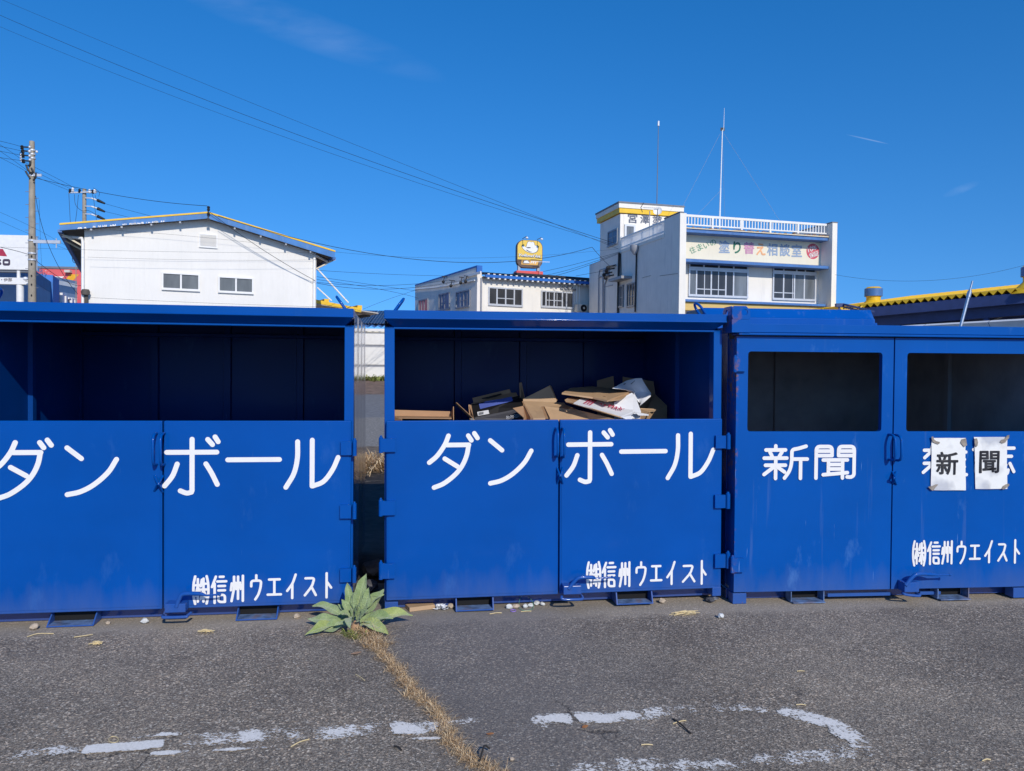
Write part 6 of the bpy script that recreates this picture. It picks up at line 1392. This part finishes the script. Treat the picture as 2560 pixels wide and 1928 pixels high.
    card(c, 'lower_flap', [[(1215, 180, .66), (1505, 216, .58), (1648, 250, .46), (1780, 235, .52), (1905, 156, .86), (1560, 160, .9)]], M['kraft'], .004); card(c, 'print_mark', [[(1622, 186, .6), (1648, 184, .6), (1648, 191, .58), (1622, 192, .58)]], M['kraft_dark'], .001)
    c = cthing('white_carton', 'white flattened carton with red printing and a brown inner edge', 'box')
    card(c, 'panel', [[(1318, 268, .46), (1412, 211, .7), (1700, 262, .66), (1925, 318, .6), (1905, 352, .5), (1785, 402, .34)]], M['card_white']); card(c, 'inner_side', [[(1230, 236, .56), (1262, 222, .62), (1325, 268, .46), (1788, 402, .335), (1798, 418, .33), (1560, 350, .4), (1245, 258, .5)]], M['kraft'], .004)
    card(c, 'under_flap', [[(1240, 230, .6), (1270, 212, .75), (1400, 212, .74), (1320, 268, .5)]], M['kraft_dark'], .004); card(c, 'end_flap', [[(1785, 402, .335), (1905, 350, .48), (1985, 368, .5), (2060, 378, .5), (2062, 390, .48), (1960, 388, .44), (1925, 360, .46), (1885, 392, .36), (1900, 430, .33), (1835, 425, .33)]], M['card_white'], .003)
    mb = MB(); pl = [FM.p3(*TB(x, y), d) for x, y, d in ((1318, 268, .46), (1412, 211, .7), (1925, 318, .6), (1785, 402, .34))]
    def on(u, v, e=.004):
        p = pl[0].lerp(pl[3], u).lerp(pl[1].lerp(pl[2], u), v); n = (pl[3] - pl[0]).cross(pl[1] - pl[0]).normalized(); return p + (n if n.z > 0 else -n) * e
    k9 = [0]
    def ink(pts, hw=.03):
        k9[0] += 1; stroke2d(mb, pts, hw, 0, lambda x, z: on(x, z, .006 + .0003 * k9[0]))
    for a, b in (((.17, .2), (.17, .85)), ((.29, .2), (.29, .85)), ((.17, .2), (.29, .2)), ((.17, .85), (.29, .85))): ink([a, b], .012)
    for v in (.3, .42, .55, .68, .78): ink([(.19, v), (.27, v)], .012); ink([(.23 + .02 * math.sin(v * 30), v - .05), (.23, v + .05)], .01)
    for pts in ([(.41, .5), (.45, .62)], [(.42, .62), (.47, .48)], [(.52, .6), (.53, .42), (.56, .45)], [(.5, .55), (.56, .62)], [(.57, .62), (.66, .5)], [(.6, .65), (.63, .42)], [(.64, .6), (.74, .45)], [(.68, .66), (.7, .4)], [(.72, .62), (.8, .38)], [(.76, .6), (.74, .4)], [(.8, .66), (.88, .42)], [(.82, .45), (.9, .58)], [(.84, .4), (.8, .52)]): ink(pts, .012)
    mb.build('red_print', M['ink_red'], c, smooth='flat2')
    c = cthing('white_sheet', 'big bent white card sheet standing up at the right', 'cardboard')
    cols = [[(1700, 125, .7), (1770, 85, .78), (1840, 46, .84), (1930, 23, .86), (1992, 22, .85)], [(1760, 130, .72), (1830, 120, .82), (1885, 105, .9), (1960, 90, .92), (2030, 90, .88)], [(1830, 138, .74), (1880, 150, .84), (1930, 160, .92), (2000, 155, .92), (2085, 172, .84)], [(1905, 146, .78), (1925, 190, .84), (1945, 215, .9), (2010, 215, .86), (2080, 205, .8)], [(1925, 215, .78), (1945, 240, .8), (1960, 260, .82), (1985, 275, .78), (1972, 300, .74)]]
    vs = [FM.p3(*TB(x, y), d) for r_ in cols for x, y, d in r_]; mb = MB(); mb.add(vs, [(5 * j + i, 5 * j + i + 1, 5 * j + i + 6, 5 * j + i + 5) for j in range(4) for i in range(4)]); o = mb.build('sheet', M['card_white'], c, smooth=50); so = o.modifiers.new('thickness', 'SOLIDIFY'); so.thickness = .003
    card(c, 'front_panel', [[(1720, 262, .58), (1895, 165, .72), (1930, 200, .68), (1985, 352, .52), (1975, 420, .48), (1720, 420, .5)]], M['card_white'], .003); card(c, 'slot', [[(1812, 82, .815), (1830, 72, .82), (1834, 76, .815), (1818, 86, .812)]], M['card_black'], .001); card(c, 'slot', [[(1882, 80, .872), (1922, 46, .868), (1925, 49, .866), (1886, 83, .868)]], M['card_black'], .001)
    for lab, f, m_ in (('square brown cardboard piece upright at the back', [[(1550, 46, 1.35), (1712, 0, 1.35), (1722, 112, 1.3), (1722, 420, 1.2), (1552, 420, 1.2)]], 'kraft_dark'), ('brown carton behind the white sheet at the right', [[(1805, 6, 1.3), (1830, 12, 1.3), (2108, 52, 1.28), (2132, 216, 1.2), (2134, 420, 1.1), (1805, 420, 1.1)]], 'kraft_dark'), ('dark brown cardboard in the shadow at the right end', [[(2122, 176, 1.15), (2242, 292, 1.05), (2244, 600, .95), (2000, 600, .9), (2010, 400, .95)]], 'kraft_dark'), ('low brown carton edge right of the white carton', [[(1965, 318, .8), (2135, 326, .8), (2118, 346, .7), (2065, 352, .68), (2040, 420, .6), (1990, 600, .55), (1960, 600, .55)]], 'kraft')):
        c = cthing('cardboard_piece', lab, 'cardboard'); card(c, 'panel', f, M[m_])
build_cardboard()

# ---------------------------------------------------------------- paper notices taped over the old word
def mat_paper():
    m_, t, b = newmat('wet_paper'); v = coords(t)
    wet = ramp(t, noise(t, v, 4.5, 3, .5), [(.5, 0.0), (.62, 1.0)]); c = mix(t, wet, (.82, .81, .77), (.74, .74, .73))
    t.links.new(c, b.inputs['Base Color']); b.inputs['Roughness'].default_value = .5
    t.links.new(mth(t, 'SUBTRACT', .97, mth(t, 'MULTIPLY', wet, .26)), b.inputs['Alpha']); bump(t, b, noise(t, v, 9, 4), .3, .02); return m_
M['paper'] = mat_paper(); M['tape'] = simple('dirty_brown_tape', (.27, .23, .19), .6, var=.3, scale=40); M['ink_black'] = simple('black_print', (.012, .011, .014), .5)
def notice(label, ch, quad, tq, tapes, curl):
    fr = FRt; root = thing('paper_notice', label, 'notice', fr, group='paper notices on the right container')
    k = .17178; T = lambda x, y, d=-.012: fr.p3(2180 + x * k, 1060 + y * k, d)
    c = [T(*q) for q in quad]; n = 14; vs = []
    ys = lambda u, v: -.0065 - curl * (math.sin(math.pi * u) ** 2) * (.25 + .75 * v) * .6 - .003 * math.sin(9 * u + 5 * v) - .004 * v
    for j in range(n + 1):
        for i in range(n + 1):
            u, v = i / n, j / n; p = c[0].lerp(c[1], u).lerp(c[3].lerp(c[2], u), v)
            p.y = ys(u, v); vs.append(p)
    MB().add(vs, [(j * (n + 1) + i, j * (n + 1) + i + 1, (j + 1) * (n + 1) + i + 1, (j + 1) * (n + 1) + i) for j in range(n) for i in range(n)]).build('sheet', M['paper'], root, smooth=60)
    a, b = T(*tq[:2]), T(*tq[2:]); mb = MB(); Wd, Hd = c[1].x - c[0].x, c[0].z - c[3].z
    def tp3(s, q, e):
        x, z = a.x + (b.x - a.x) * s, b.z + (a.z - b.z) * q; return (x, ys((x - c[0].x) / Wd, (c[0].z - z) / Hd) - .0014 - .0002 * e, z)
    text_into(mb, ch, tp3, .02); mb.build('lettering', M['ink_black'], root, smooth='flat2')
    for tp in tapes: p = [T(x, y, -.016) for x, y in tp]; MB().prism(p, (0, .002, 0)).build('tape', M['tape'], root)
notice('left paper notice with a black character, wet and torn near its bottom edge', '新', [(872, 205), (1370, 205), (1365, 966), (862, 966)], (942, 405, 1252, 740),
       [[(865, 190), (890, 182), (905, 225), (935, 250), (985, 262), (990, 280), (965, 298), (930, 285), (880, 260)], [(1310, 222), (1370, 210), (1378, 260), (1385, 310), (1345, 335), (1310, 300), (1288, 270)], [(818, 915), (880, 905), (930, 880), (962, 880), (945, 905), (915, 935), (900, 965), (880, 972), (840, 940)]], .004)
notice('right paper notice with a black character, hanging creased from its tape', '聞', [(1492, 192), (1978, 190), (1968, 945), (1512, 948)], (1568, 392, 1850, 716),
       [[(1492, 215), (1530, 210), (1545, 270), (1535, 320), (1515, 338), (1495, 300)], [(1862, 265), (1890, 230), (1935, 220), (1965, 170), (2000, 160), (1995, 205), (1960, 240), (1940, 270), (1900, 285)], [(1885, 945), (1910, 905), (1950, 880), (1990, 870), (2002, 890), (1980, 915), (1950, 935), (1920, 955)]], .007)

# ---------------------------------------------------------------- mullein in the crack
def mat_leaf(name, a, b_, rib):
    m_, t, b = newmat(name); v = coords(t); c = ramp(t, noise(t, v, 14, 5, .6), [(.3, a), (.7, b_)])
    at = node(t, 'ShaderNodeAttribute', attribute_name='cov'); c = mix(t, ramp(t, at.outputs['Fac'], [(.82, 0.0), (.95, 1.0)]), c, rib)
    t.links.new(c, b.inputs['Base Color']); b.inputs['Roughness'].default_value = .8; b.inputs['Sheen Weight'].default_value = .35; b.inputs['Subsurface Weight'].default_value = .0
    bump(t, b, mth(t, 'ADD', noise(t, v, 45, 5), noise(t, v, 110, 2)), .8, .012); return m_
M['leaf'] = mat_leaf('felted_leaf', (.18, .26, .09), (.34, .42, .19), (.5, .55, .28)); M['leaf_old'] = mat_leaf('yellowing_leaf', (.26, .33, .08), (.4, .45, .16), (.5, .52, .28))
def build_mullein():
    base = G(888, 1572); root = thing('mullein_plant', 'grey green mullein rosette growing from the crack between two containers', 'plant', None, base)
    kx = .15371; T = lambda x, y: (720 + x * kx, 1420 + y * kx); r = random.Random(11)
    L = [((1275, 92), (1110, 700), 165, .10, .0, 0), ((1302, 300), (1140, 760), 140, .02, .0, 0), ((962, 240), (1030, 740), 120, .06, .02, 0), ((1108, 370), (1085, 720), 90, -.01, 0, 0), ((1552, 340), (1190, 800), 180, .13, .02, 0),
         ((1480, 488), (1150, 830), 150, .0, .03, 0), ((1572, 438), (1200, 810), 130, .07, .04, 0), ((862, 512), (1000, 780), 95, .0, .02, 0), ((795, 596), (960, 800), 95, .06, .02, 0), ((382, 625), (930, 830), 135, .12, .05, 0),
         ((312, 815), (920, 860), 140, .05, .05, 0), ((272, 1108), (880, 930), 150, -.03, .05, 1), ((465, 1035), (960, 910), 170, -.1, .05, 0), ((740, 925), (1010, 880), 110, -.13, .04, 0), ((832, 712), (1060, 850), 110, -.06, .05, 0),
         ((2030, 768), (1230, 880), 190, .08, .05, 1), ((1708, 815), (1170, 890), 190, -.03, .05, 0), ((1640, 1100), (1180, 910), 170, -.14, .06, 1), ((1040, 985), (1080, 800), 95, -.2, .06, 0), ((1300, 668), (1120, 860), 150, -.07, .02, 0),
         ((1110, 600), (1085, 800), 60, -.05, .01, 0), ((1180, 560), (1110, 800), 70, -.03, .01, 0), ((905, 760), (1060, 880), 80, -.1, .03, 0), ((1010, 660), (1060, 830), 60, -.05, .01, 0)]
    for tip, bs, wpx, dy, droop, old in L:
        Yb = base.y + dy * .12; b3 = P(*T(*bs), Yb) - base; t3 = P(*T(*tip), base.y + dy) - base
        if t3.z < .012: t3 = G(*T(*tip), .012) - base
        w = wpx * kx * base.y / FPX * .66; ax = t3 - b3; ln = ax.length; N, K = 26, 8; vs, att = [], []
        bend = r.uniform(-.16, .16); up = Vector((0, -.55, .85)); sd = ax.cross(up).normalized(); nm = sd.cross(ax).normalized()
        if nm.z < 0: nm = -nm
        ph = r.uniform(0, 6)
        for i in range(N + 1):
            f = i / N; c = b3 + ax * f + Vector((0, 0, 1)) * (droop * 4 * f * (1 - f)) * ln * 1.6 + sd * (bend * ln * math.sin(math.pi * f * .9)) 
            c.z = max(c.z, .006)
            ww = w * (max(0.0, math.sin(math.pi * min(1, (.05 + .95 * f) ** .95))) ** .8) * (.93 + .07 * math.sin(13 * f + ph)); ww = max(ww, .004 * (1 - f) + .0006)
            for k in range(-K // 2, K // 2 + 1):
                u = k / (K / 2); wave = .22 * w * math.sin(10 * f + ph + u * 2.6) * u * u + .03 * w * math.sin(38 * f + 6 * abs(u)) * (1 - abs(u))
                p = c + sd * (ww * u) + nm * (abs(u) ** 1.3 * ww * .42 + wave); p.z = max(p.z, .003); vs.append(p); att.append(1.0 if k == 0 else (.75 if abs(u) > .9 else .0))
        W_ = K + 1
        MB().add(vs, [(i * W_ + j, i * W_ + j + 1, (i + 1) * W_ + j + 1, (i + 1) * W_ + j) for i in range(N) for j in range(W_ - 1)], att).build('leaf', M['leaf_old' if old else 'leaf'], root, smooth=80, att=True)
    MB().lathe([(.03, 0), (.028, .012), (.014, .035), (.006, .05)], (0, 0, 0), 10).build('crown', M['kraft_dark'], root, smooth=50)
build_mullein()

# ---------------------------------------------------------------- dry grass, weeds
def mat_straw(name, stops):
    m_, t, b = newmat(name); at = node(t, 'ShaderNodeAttribute', attribute_name='cov'); t.links.new(ramp(t, at.outputs['Fac'], stops), b.inputs['Base Color']); b.inputs['Roughness'].default_value = .7; return m_
M['straw'] = mat_straw('dry_straw', [(0, (.22, .12, .055)), (.4, (.52, .34, .17)), (.8, (.78, .58, .33)), (1, (.86, .7, .45))]); M['weed'] = mat_straw('low_green_weed', [(0, (.1, .13, .03)), (.6, (.25, .3, .06)), (1, (.4, .42, .1))])
def tufts(name, label, path, half, n, hgt, mat, seed, zf=None, wd=.0016):
    r = random.Random(seed); P_ = smooth_path(path, 8); mb = MB(); seg = [(P_[i + 1] - P_[i]).length for i in range(len(P_) - 1)]; tot = sum(seg)
    for _ in range(n):
        s = r.random() * tot; i = 0
        while i < len(seg) - 1 and s > seg[i]: s -= seg[i]; i += 1
        p = P_[i].lerp(P_[i + 1], s / max(seg[i], 1e-6)); t = (P_[i + 1] - P_[i]).normalized(); nn = Vector((-t.y, t.x, 0))
        hw = half * (.35 + .9 * math.sin(i * .61 + seed) ** 2); p = p + nn * r.gauss(0, .42) * hw; p.z = zf(p.y) if zf else 0.0
        a = r.uniform(0, 2 * math.pi); d = Vector((math.cos(a), math.sin(a), 0)); ln = hgt * (r.uniform(.5, 1.5) if hgt > .1 or r.random() < .93 else r.uniform(1.6, 3.4)); lift = r.uniform(.05, .6)
        q1 = p + d * ln * .5 + Vector((0, 0, ln * lift * .75)); q2 = p + d * ln * (1 - .3 * lift) + Vector((0, 0, ln * lift * r.uniform(.25, .9)))
        sd = d.cross(Vector((0, 0, 1))) * wd * r.uniform(.6, 1.4); v = r.random(); z0 = Vector((0, 0, .001))
        mb.add([p - sd + z0, p + sd + z0, q1 + sd * .8, q1 - sd * .8, q2], [(0, 1, 2, 3), (3, 2, 4)], [v * .8, v * .8, v, v, min(1, v + .1)])
    o = mb.build(name, mat, smooth='flat2', att=True); return tag(o, label, 'grass', kind='stuff')
crk = [(905, 1583), (925, 1605), (960, 1640), (1000, 1685), (1035, 1735), (1075, 1765), (1105, 1800), (1120, 1845), (1150, 1880), (1185, 1905), (1225, 1925), (1260, 1950)]
tufts('dry_grass', 'dry tan grass filling the winding crack in the asphalt', [G(*q) for q in crk], .048, 9500, .03, M['straw'], 4, wd=.0011)
tufts('dry_grass', 'loose tuft of dry grass at the foot of the mullein', [G(900, 1578), G(930, 1600), G(945, 1618)], .085, 1500, .06, M['straw'], 9, wd=.0011)
tufts('green_weeds', 'small yellow green weeds under the mullein leaves', [G(868, 1583), G(890, 1590), G(905, 1596)], .05, 700, .028, M['weed'], 6, wd=.003)
r0 = random.Random(2)
tufts('dry_grass', 'rough dry grass behind the containers', [Vector((-3.5, 10.6, 0)), Vector((-1.4, 10.9, 0)), Vector((1, 11.0, 0))], 1.1, 6500, .36, M['straw'], 12, ground_z, .006)
tufts('roadside_weeds', 'low weeds in front of the white panel wall', [Vector((-12, 38.4, 0)), Vector((-6, 38.6, 0)), Vector((6, 38.6, 0))], 1.0, 3500, .45, M['weed'], 13, ground_z, .02)
def rubble(name, label, px, py, sz, col, z=0.0, sq=(1, 1, .7), seed=0, group=None):
    o = G(px, py, z); r = random.Random(seed + int(px)); bm = bmesh.new(); bmesh.ops.create_icosphere(bm, subdivisions=2, radius=sz)
    for v in bm.verts: v.co *= 1 + r.uniform(-.2, .2); v.co = Vector((v.co.x * sq[0], v.co.y * sq[1], v.co.z * sq[2]))
    zl = min(v.co.z for v in bm.verts); me = bpy.data.meshes.new(name)
    for v in bm.verts: v.co.z -= zl
    bm.to_mesh(me); bm.free(); me.polygons.foreach_set('use_smooth', [False] * len(me.polygons)); me.materials.append(M[col]); ob = bpy.data.objects.new(name, me); COL.objects.link(ob); ob.location = o; ob.rotation_euler.z = r.uniform(0, 6); return tag(ob, label, name.replace('_', ' '), group)
M['stone_white'] = simple('white_quartz_stone', (.68, .68, .64), .7, var=.15, scale=30); M['stone_tan'] = simple('tan_stone', (.5, .4, .29), .8, var=.2, scale=30); M['stone_dark'] = simple('dark_rubble', (.09, .09, .1), .9, var=.4, scale=20); M['orange_leaf'] = simple('orange_dead_leaf', (.5, .2, .06), .7, var=.2, scale=60)
ST = 'stones along the container feet'
for px, py, sz, m_, lab in ((86, 1574, .024, 'stone_tan', 'pale stone left of the left container fork pocket'), (362, 1559, .022, 'stone_white', 'smooth white stone left of the left container latch'), (270, 1561, .014, 'stone_tan', 'small tan stone right of the first fork pocket'), (1273, 1522, .022, 'stone_white', 'white stone nearest the left fork pocket of the middle container'),
    (1290, 1521, .022, 'stone_tan', 'pinkish stone second in the row under the middle container'), (1313, 1520, .018, 'stone_white', 'white stone inside the green string loop'), (1327, 1518, .019, 'stone_white', 'pale stone just right of the green string loop'), (1342, 1513, .02, 'stone_white', 'angular pale stone near the latch of the middle container'), (1356, 1515, .016, 'stone_white', 'rightmost white stone left of the latch'),
    (1128, 1522, .022, 'stone_tan', 'reddish stone left of the fork pocket'), (1655, 1508, .022, 'stone_tan', 'crumpled pale stone between fork pocket and screw foot'), (742, 1546, .02, 'stone_tan', 'pale stone left of the mullein leaves'), (1802, 1546, .02, 'stone_white', 'flat grey pebble on the asphalt below the right container'), (1280, 1902, .009, 'stone_tan', 'pink pebble right of the grass end')):
    rubble('stone', lab, px, py, sz, m_, 0, (1.1, 1, .75), 3, ST)
for px, py, sz, lab in ((940, 1440, .1, 'dark rubble lump between the two containers'), (915, 1480, .07, 'smaller dark rubble lump in the gap, behind the mullein'), (1775, 1506, .028, 'black round lump beside the screw foot')): rubble('rubble_lump', lab, px, py, sz, 'stone_dark', .0, (1.3, 1, .6), 1)
def stick(name, pts, r_, mat, label, cat, z=.004):
    q = smooth_path([G(x, y, z) + Vector((0, 0, dz)) for x, y, dz in pts], 5); o0 = q[0].copy(); o = MB().tube([p - o0 for p in q], r_, 5).build(name, mat, smooth=60); o.location = o0; return tag(o, label, cat)
M['straw_plain'] = simple('pale_straw', (.66, .52, .27), .6, var=.15, scale=50); M['twig'] = simple('black_twig', (.03, .025, .02), .8); M['purple'] = simple('purple_band', (.3, .2, .55), .5); M['green_string'] = simple('green_string', (.1, .3, .2), .5); M['foil'] = simple('crumpled_white_film', (.7, .71, .73), .25, var=.2, scale=30)
S_ = stick
S_('straw_stalk', [(68, 1592, 0), (95, 1586, .004), (135, 1584, .0)], .0028, M['straw_plain'], 'long pale straw below the first fork pocket', 'straw'); S_('straw_stalk', [(185, 1593, 0), (215, 1590, .003), (232, 1586, 0)], .0028, M['straw_plain'], 'straw beside the first fork pocket corner', 'straw')
S_('straw_stalk', [(889, 1686, 0), (900, 1693, .002), (911, 1701, 0)], .0022, M['straw_plain'], 'short straw left of the grass crack', 'straw'); S_('straw_stalk', [(727, 1867, 0), (750, 1857, .004), (773, 1848, 0)], .0028, M['straw_plain'], 'straw crossing under the white paint line', 'straw')
S_('straw_stalk', [(1224, 1535, 0), (1240, 1533.5, .003), (1254, 1532, 0)], .003, M['straw_plain'], 'straw in front of the fork pocket of the middle container', 'straw'); S_('straw_stalk', [(1302, 1529, 0), (1318, 1529, .003), (1328, 1528, 0)], .003, M['straw_plain'], 'yellow straw in front of the green string', 'straw')
S_('straw_stalk', [(1682, 1809, 0), (1700, 1805, .003), (1715, 1801, 0)], .0025, M['straw_plain'], 'straw crossing the black twig', 'straw'); S_('straw_stalk', [(1992, 1678, 0), (2002, 1677, 0), (2012, 1678, 0)], .0022, M['straw_plain'], 'tiny straw on the open asphalt at the right', 'straw')
S_('straw_stalk', [(1990, 1762, 0), (2003, 1762, .002), (2015, 1763, 0)], .0025, M['straw_plain'], 'straw above the painted loop', 'straw'); S_('straw_stalk', [(1603, 1862, 0), (1618, 1862, .002), (1632, 1862, 0)], .0025, M['straw_plain'], 'straw inside the painted loop', 'straw'); S_('straw_stalk', [(2455, 1902, 0), (2466, 1899, .002), (2476, 1899, 0)], .003, M['straw_plain'], 'straw near the lower right corner', 'straw')
S_('twig', [(1682, 1797, 0), (1700, 1812, .006), (1727, 1834, 0)], .0035, M['twig'], 'black curved twig on the asphalt inside the painted loop', 'twig'); S_('twig', [(1196, 1916, 0), (1206, 1895, .03), (1212, 1882, .03), (1224, 1878, .01)], .004, M['twig'], 'bent black twig beside the grass at the lower edge', 'twig'); S_('twig', [(986, 1865, 0), (996, 1870, .004), (1004, 1876, 0)], .004, M['twig'], 'short dark twig left of the grass crack', 'twig')
ring = [(1283 + 6.5 * math.cos(a), 1526.5 + 2.8 * math.sin(a), 0) for a in (2 * math.pi * i / 12 for i in range(13))]; S_('hair_band', ring, .0032, M['purple'], 'purple hair band lying before the white stones', 'hair band')
ring = [(284 + 12 * math.cos(a), 1849 + 8 * math.sin(a), 0) for a in (2 * math.pi * i / 12 for i in range(13))]; S_('rubber_band', ring, .0018, M['straw_plain'], 'pale rubber band above the white paint line', 'rubber band')
S_('green_string', [(1297, 1521, .01), (1300, 1511, .04), (1313, 1506, .055), (1330, 1513, .03), (1333, 1521, .004), (1322, 1526, 0), (1306, 1526, 0), (1297, 1521, .01)], .0018, M['green_string'], 'looped green string over the white stones', 'string')
def straw_bundle(px, py, w_, label, seed):
    r = random.Random(seed); o0 = G(px, py, .004); mb = MB()
    for i in range(22):
        a = r.gauss(0, .35); ln = r.uniform(.3, 1) * w_; c = Vector((r.uniform(-.3, .3) * w_, r.uniform(-.12, .12) * w_, .002 + .0007 * i)); d = Vector((math.cos(a), math.sin(a) * .7, r.uniform(0, .1))) * ln / 2; mb.tube([c - d, c + Vector((0, 0, .004)), c + d], .0022, 4)
    o = mb.build('straw_bundle', M['straw_plain']); o.location = o0; tag(o, label, 'straw')
straw_bundle(1712, 1536, .15, 'small heap of pale straw in front of the middle container', 1); straw_bundle(514, 1582, .075, 'little heap of pale straw below the left container latch', 5); straw_bundle(238, 1612, .06, 'tiny straw wisp on the asphalt at the left', 7)
def leaf_flat(px, py, ln, wd, ang, mat, label, cat, name, z=.006):
    o0 = G(px, py, z); vs = []
    for i in range(9): f = i / 8; h = wd * math.sin(math.pi * f) ** .8 + .0008; c = Vector((math.cos(ang), math.sin(ang), 0)) * (f - .5) * ln; s = Vector((-math.sin(ang), math.cos(ang), 0)); vs += [c - s * h + Vector((0, 0, .006 * f)), c + Vector((0, 0, .001 + .006 * f)), c + s * h + Vector((0, 0, .008 * f))]
    o = MB().add(vs, [(3 * i + j, 3 * i + j + 1, 3 * i + j + 4, 3 * i + j + 3) for i in range(8) for j in range(2)]).build(name, mat, smooth=60); o.location = o0; tag(o, label, cat)
leaf_flat(1225, 1836, .036, .009, -.3, M['orange_leaf'], 'orange dead leaf right of the grass crack', 'leaf', 'dead_leaf'); leaf_flat(890, 1634, .06, .014, .2, M['kraft_dark'], 'brown dead leaf beside the grass below the mullein', 'leaf', 'dead_leaf'); leaf_flat(1462, 1818, .03, .012, .1, M['orange_leaf'], 'reddish leaf scrap under the painted stripe', 'leaf', 'dead_leaf')
a, b = G(1024, 1531), G(1088, 1523); dd = (b - a); yaw = math.atan2(dd.y, dd.x)
cs = thing('cardboard_scrap', 'flat tan cardboard scrap under the middle container', 'cardboard', None, a, (0, 0, yaw)); MB().box(0, dd.length, 0, .1, .002, .03).build('scrap', M['kraft'], cs, bevel=.002)
mb = MB(); r = random.Random(8); o0 = G(1100, 1526)
for i in range(26): c = Vector((r.uniform(-.035, .035), r.uniform(-.02, .02), r.uniform(.002, .03))); mb.add([c, c + Vector((r.uniform(-.03, .03), r.uniform(-.02, .02), r.uniform(-.005, .02))), c + Vector((r.uniform(-.03, .03), r.uniform(-.02, .02), r.uniform(0, .02)))], [(0, 1, 2)])
o = mb.build('crumpled_wrapper', M['foil'], smooth='flat2'); o.location = o0; tag(o, 'crumpled white wrapper beside the cardboard scrap', 'wrapper')
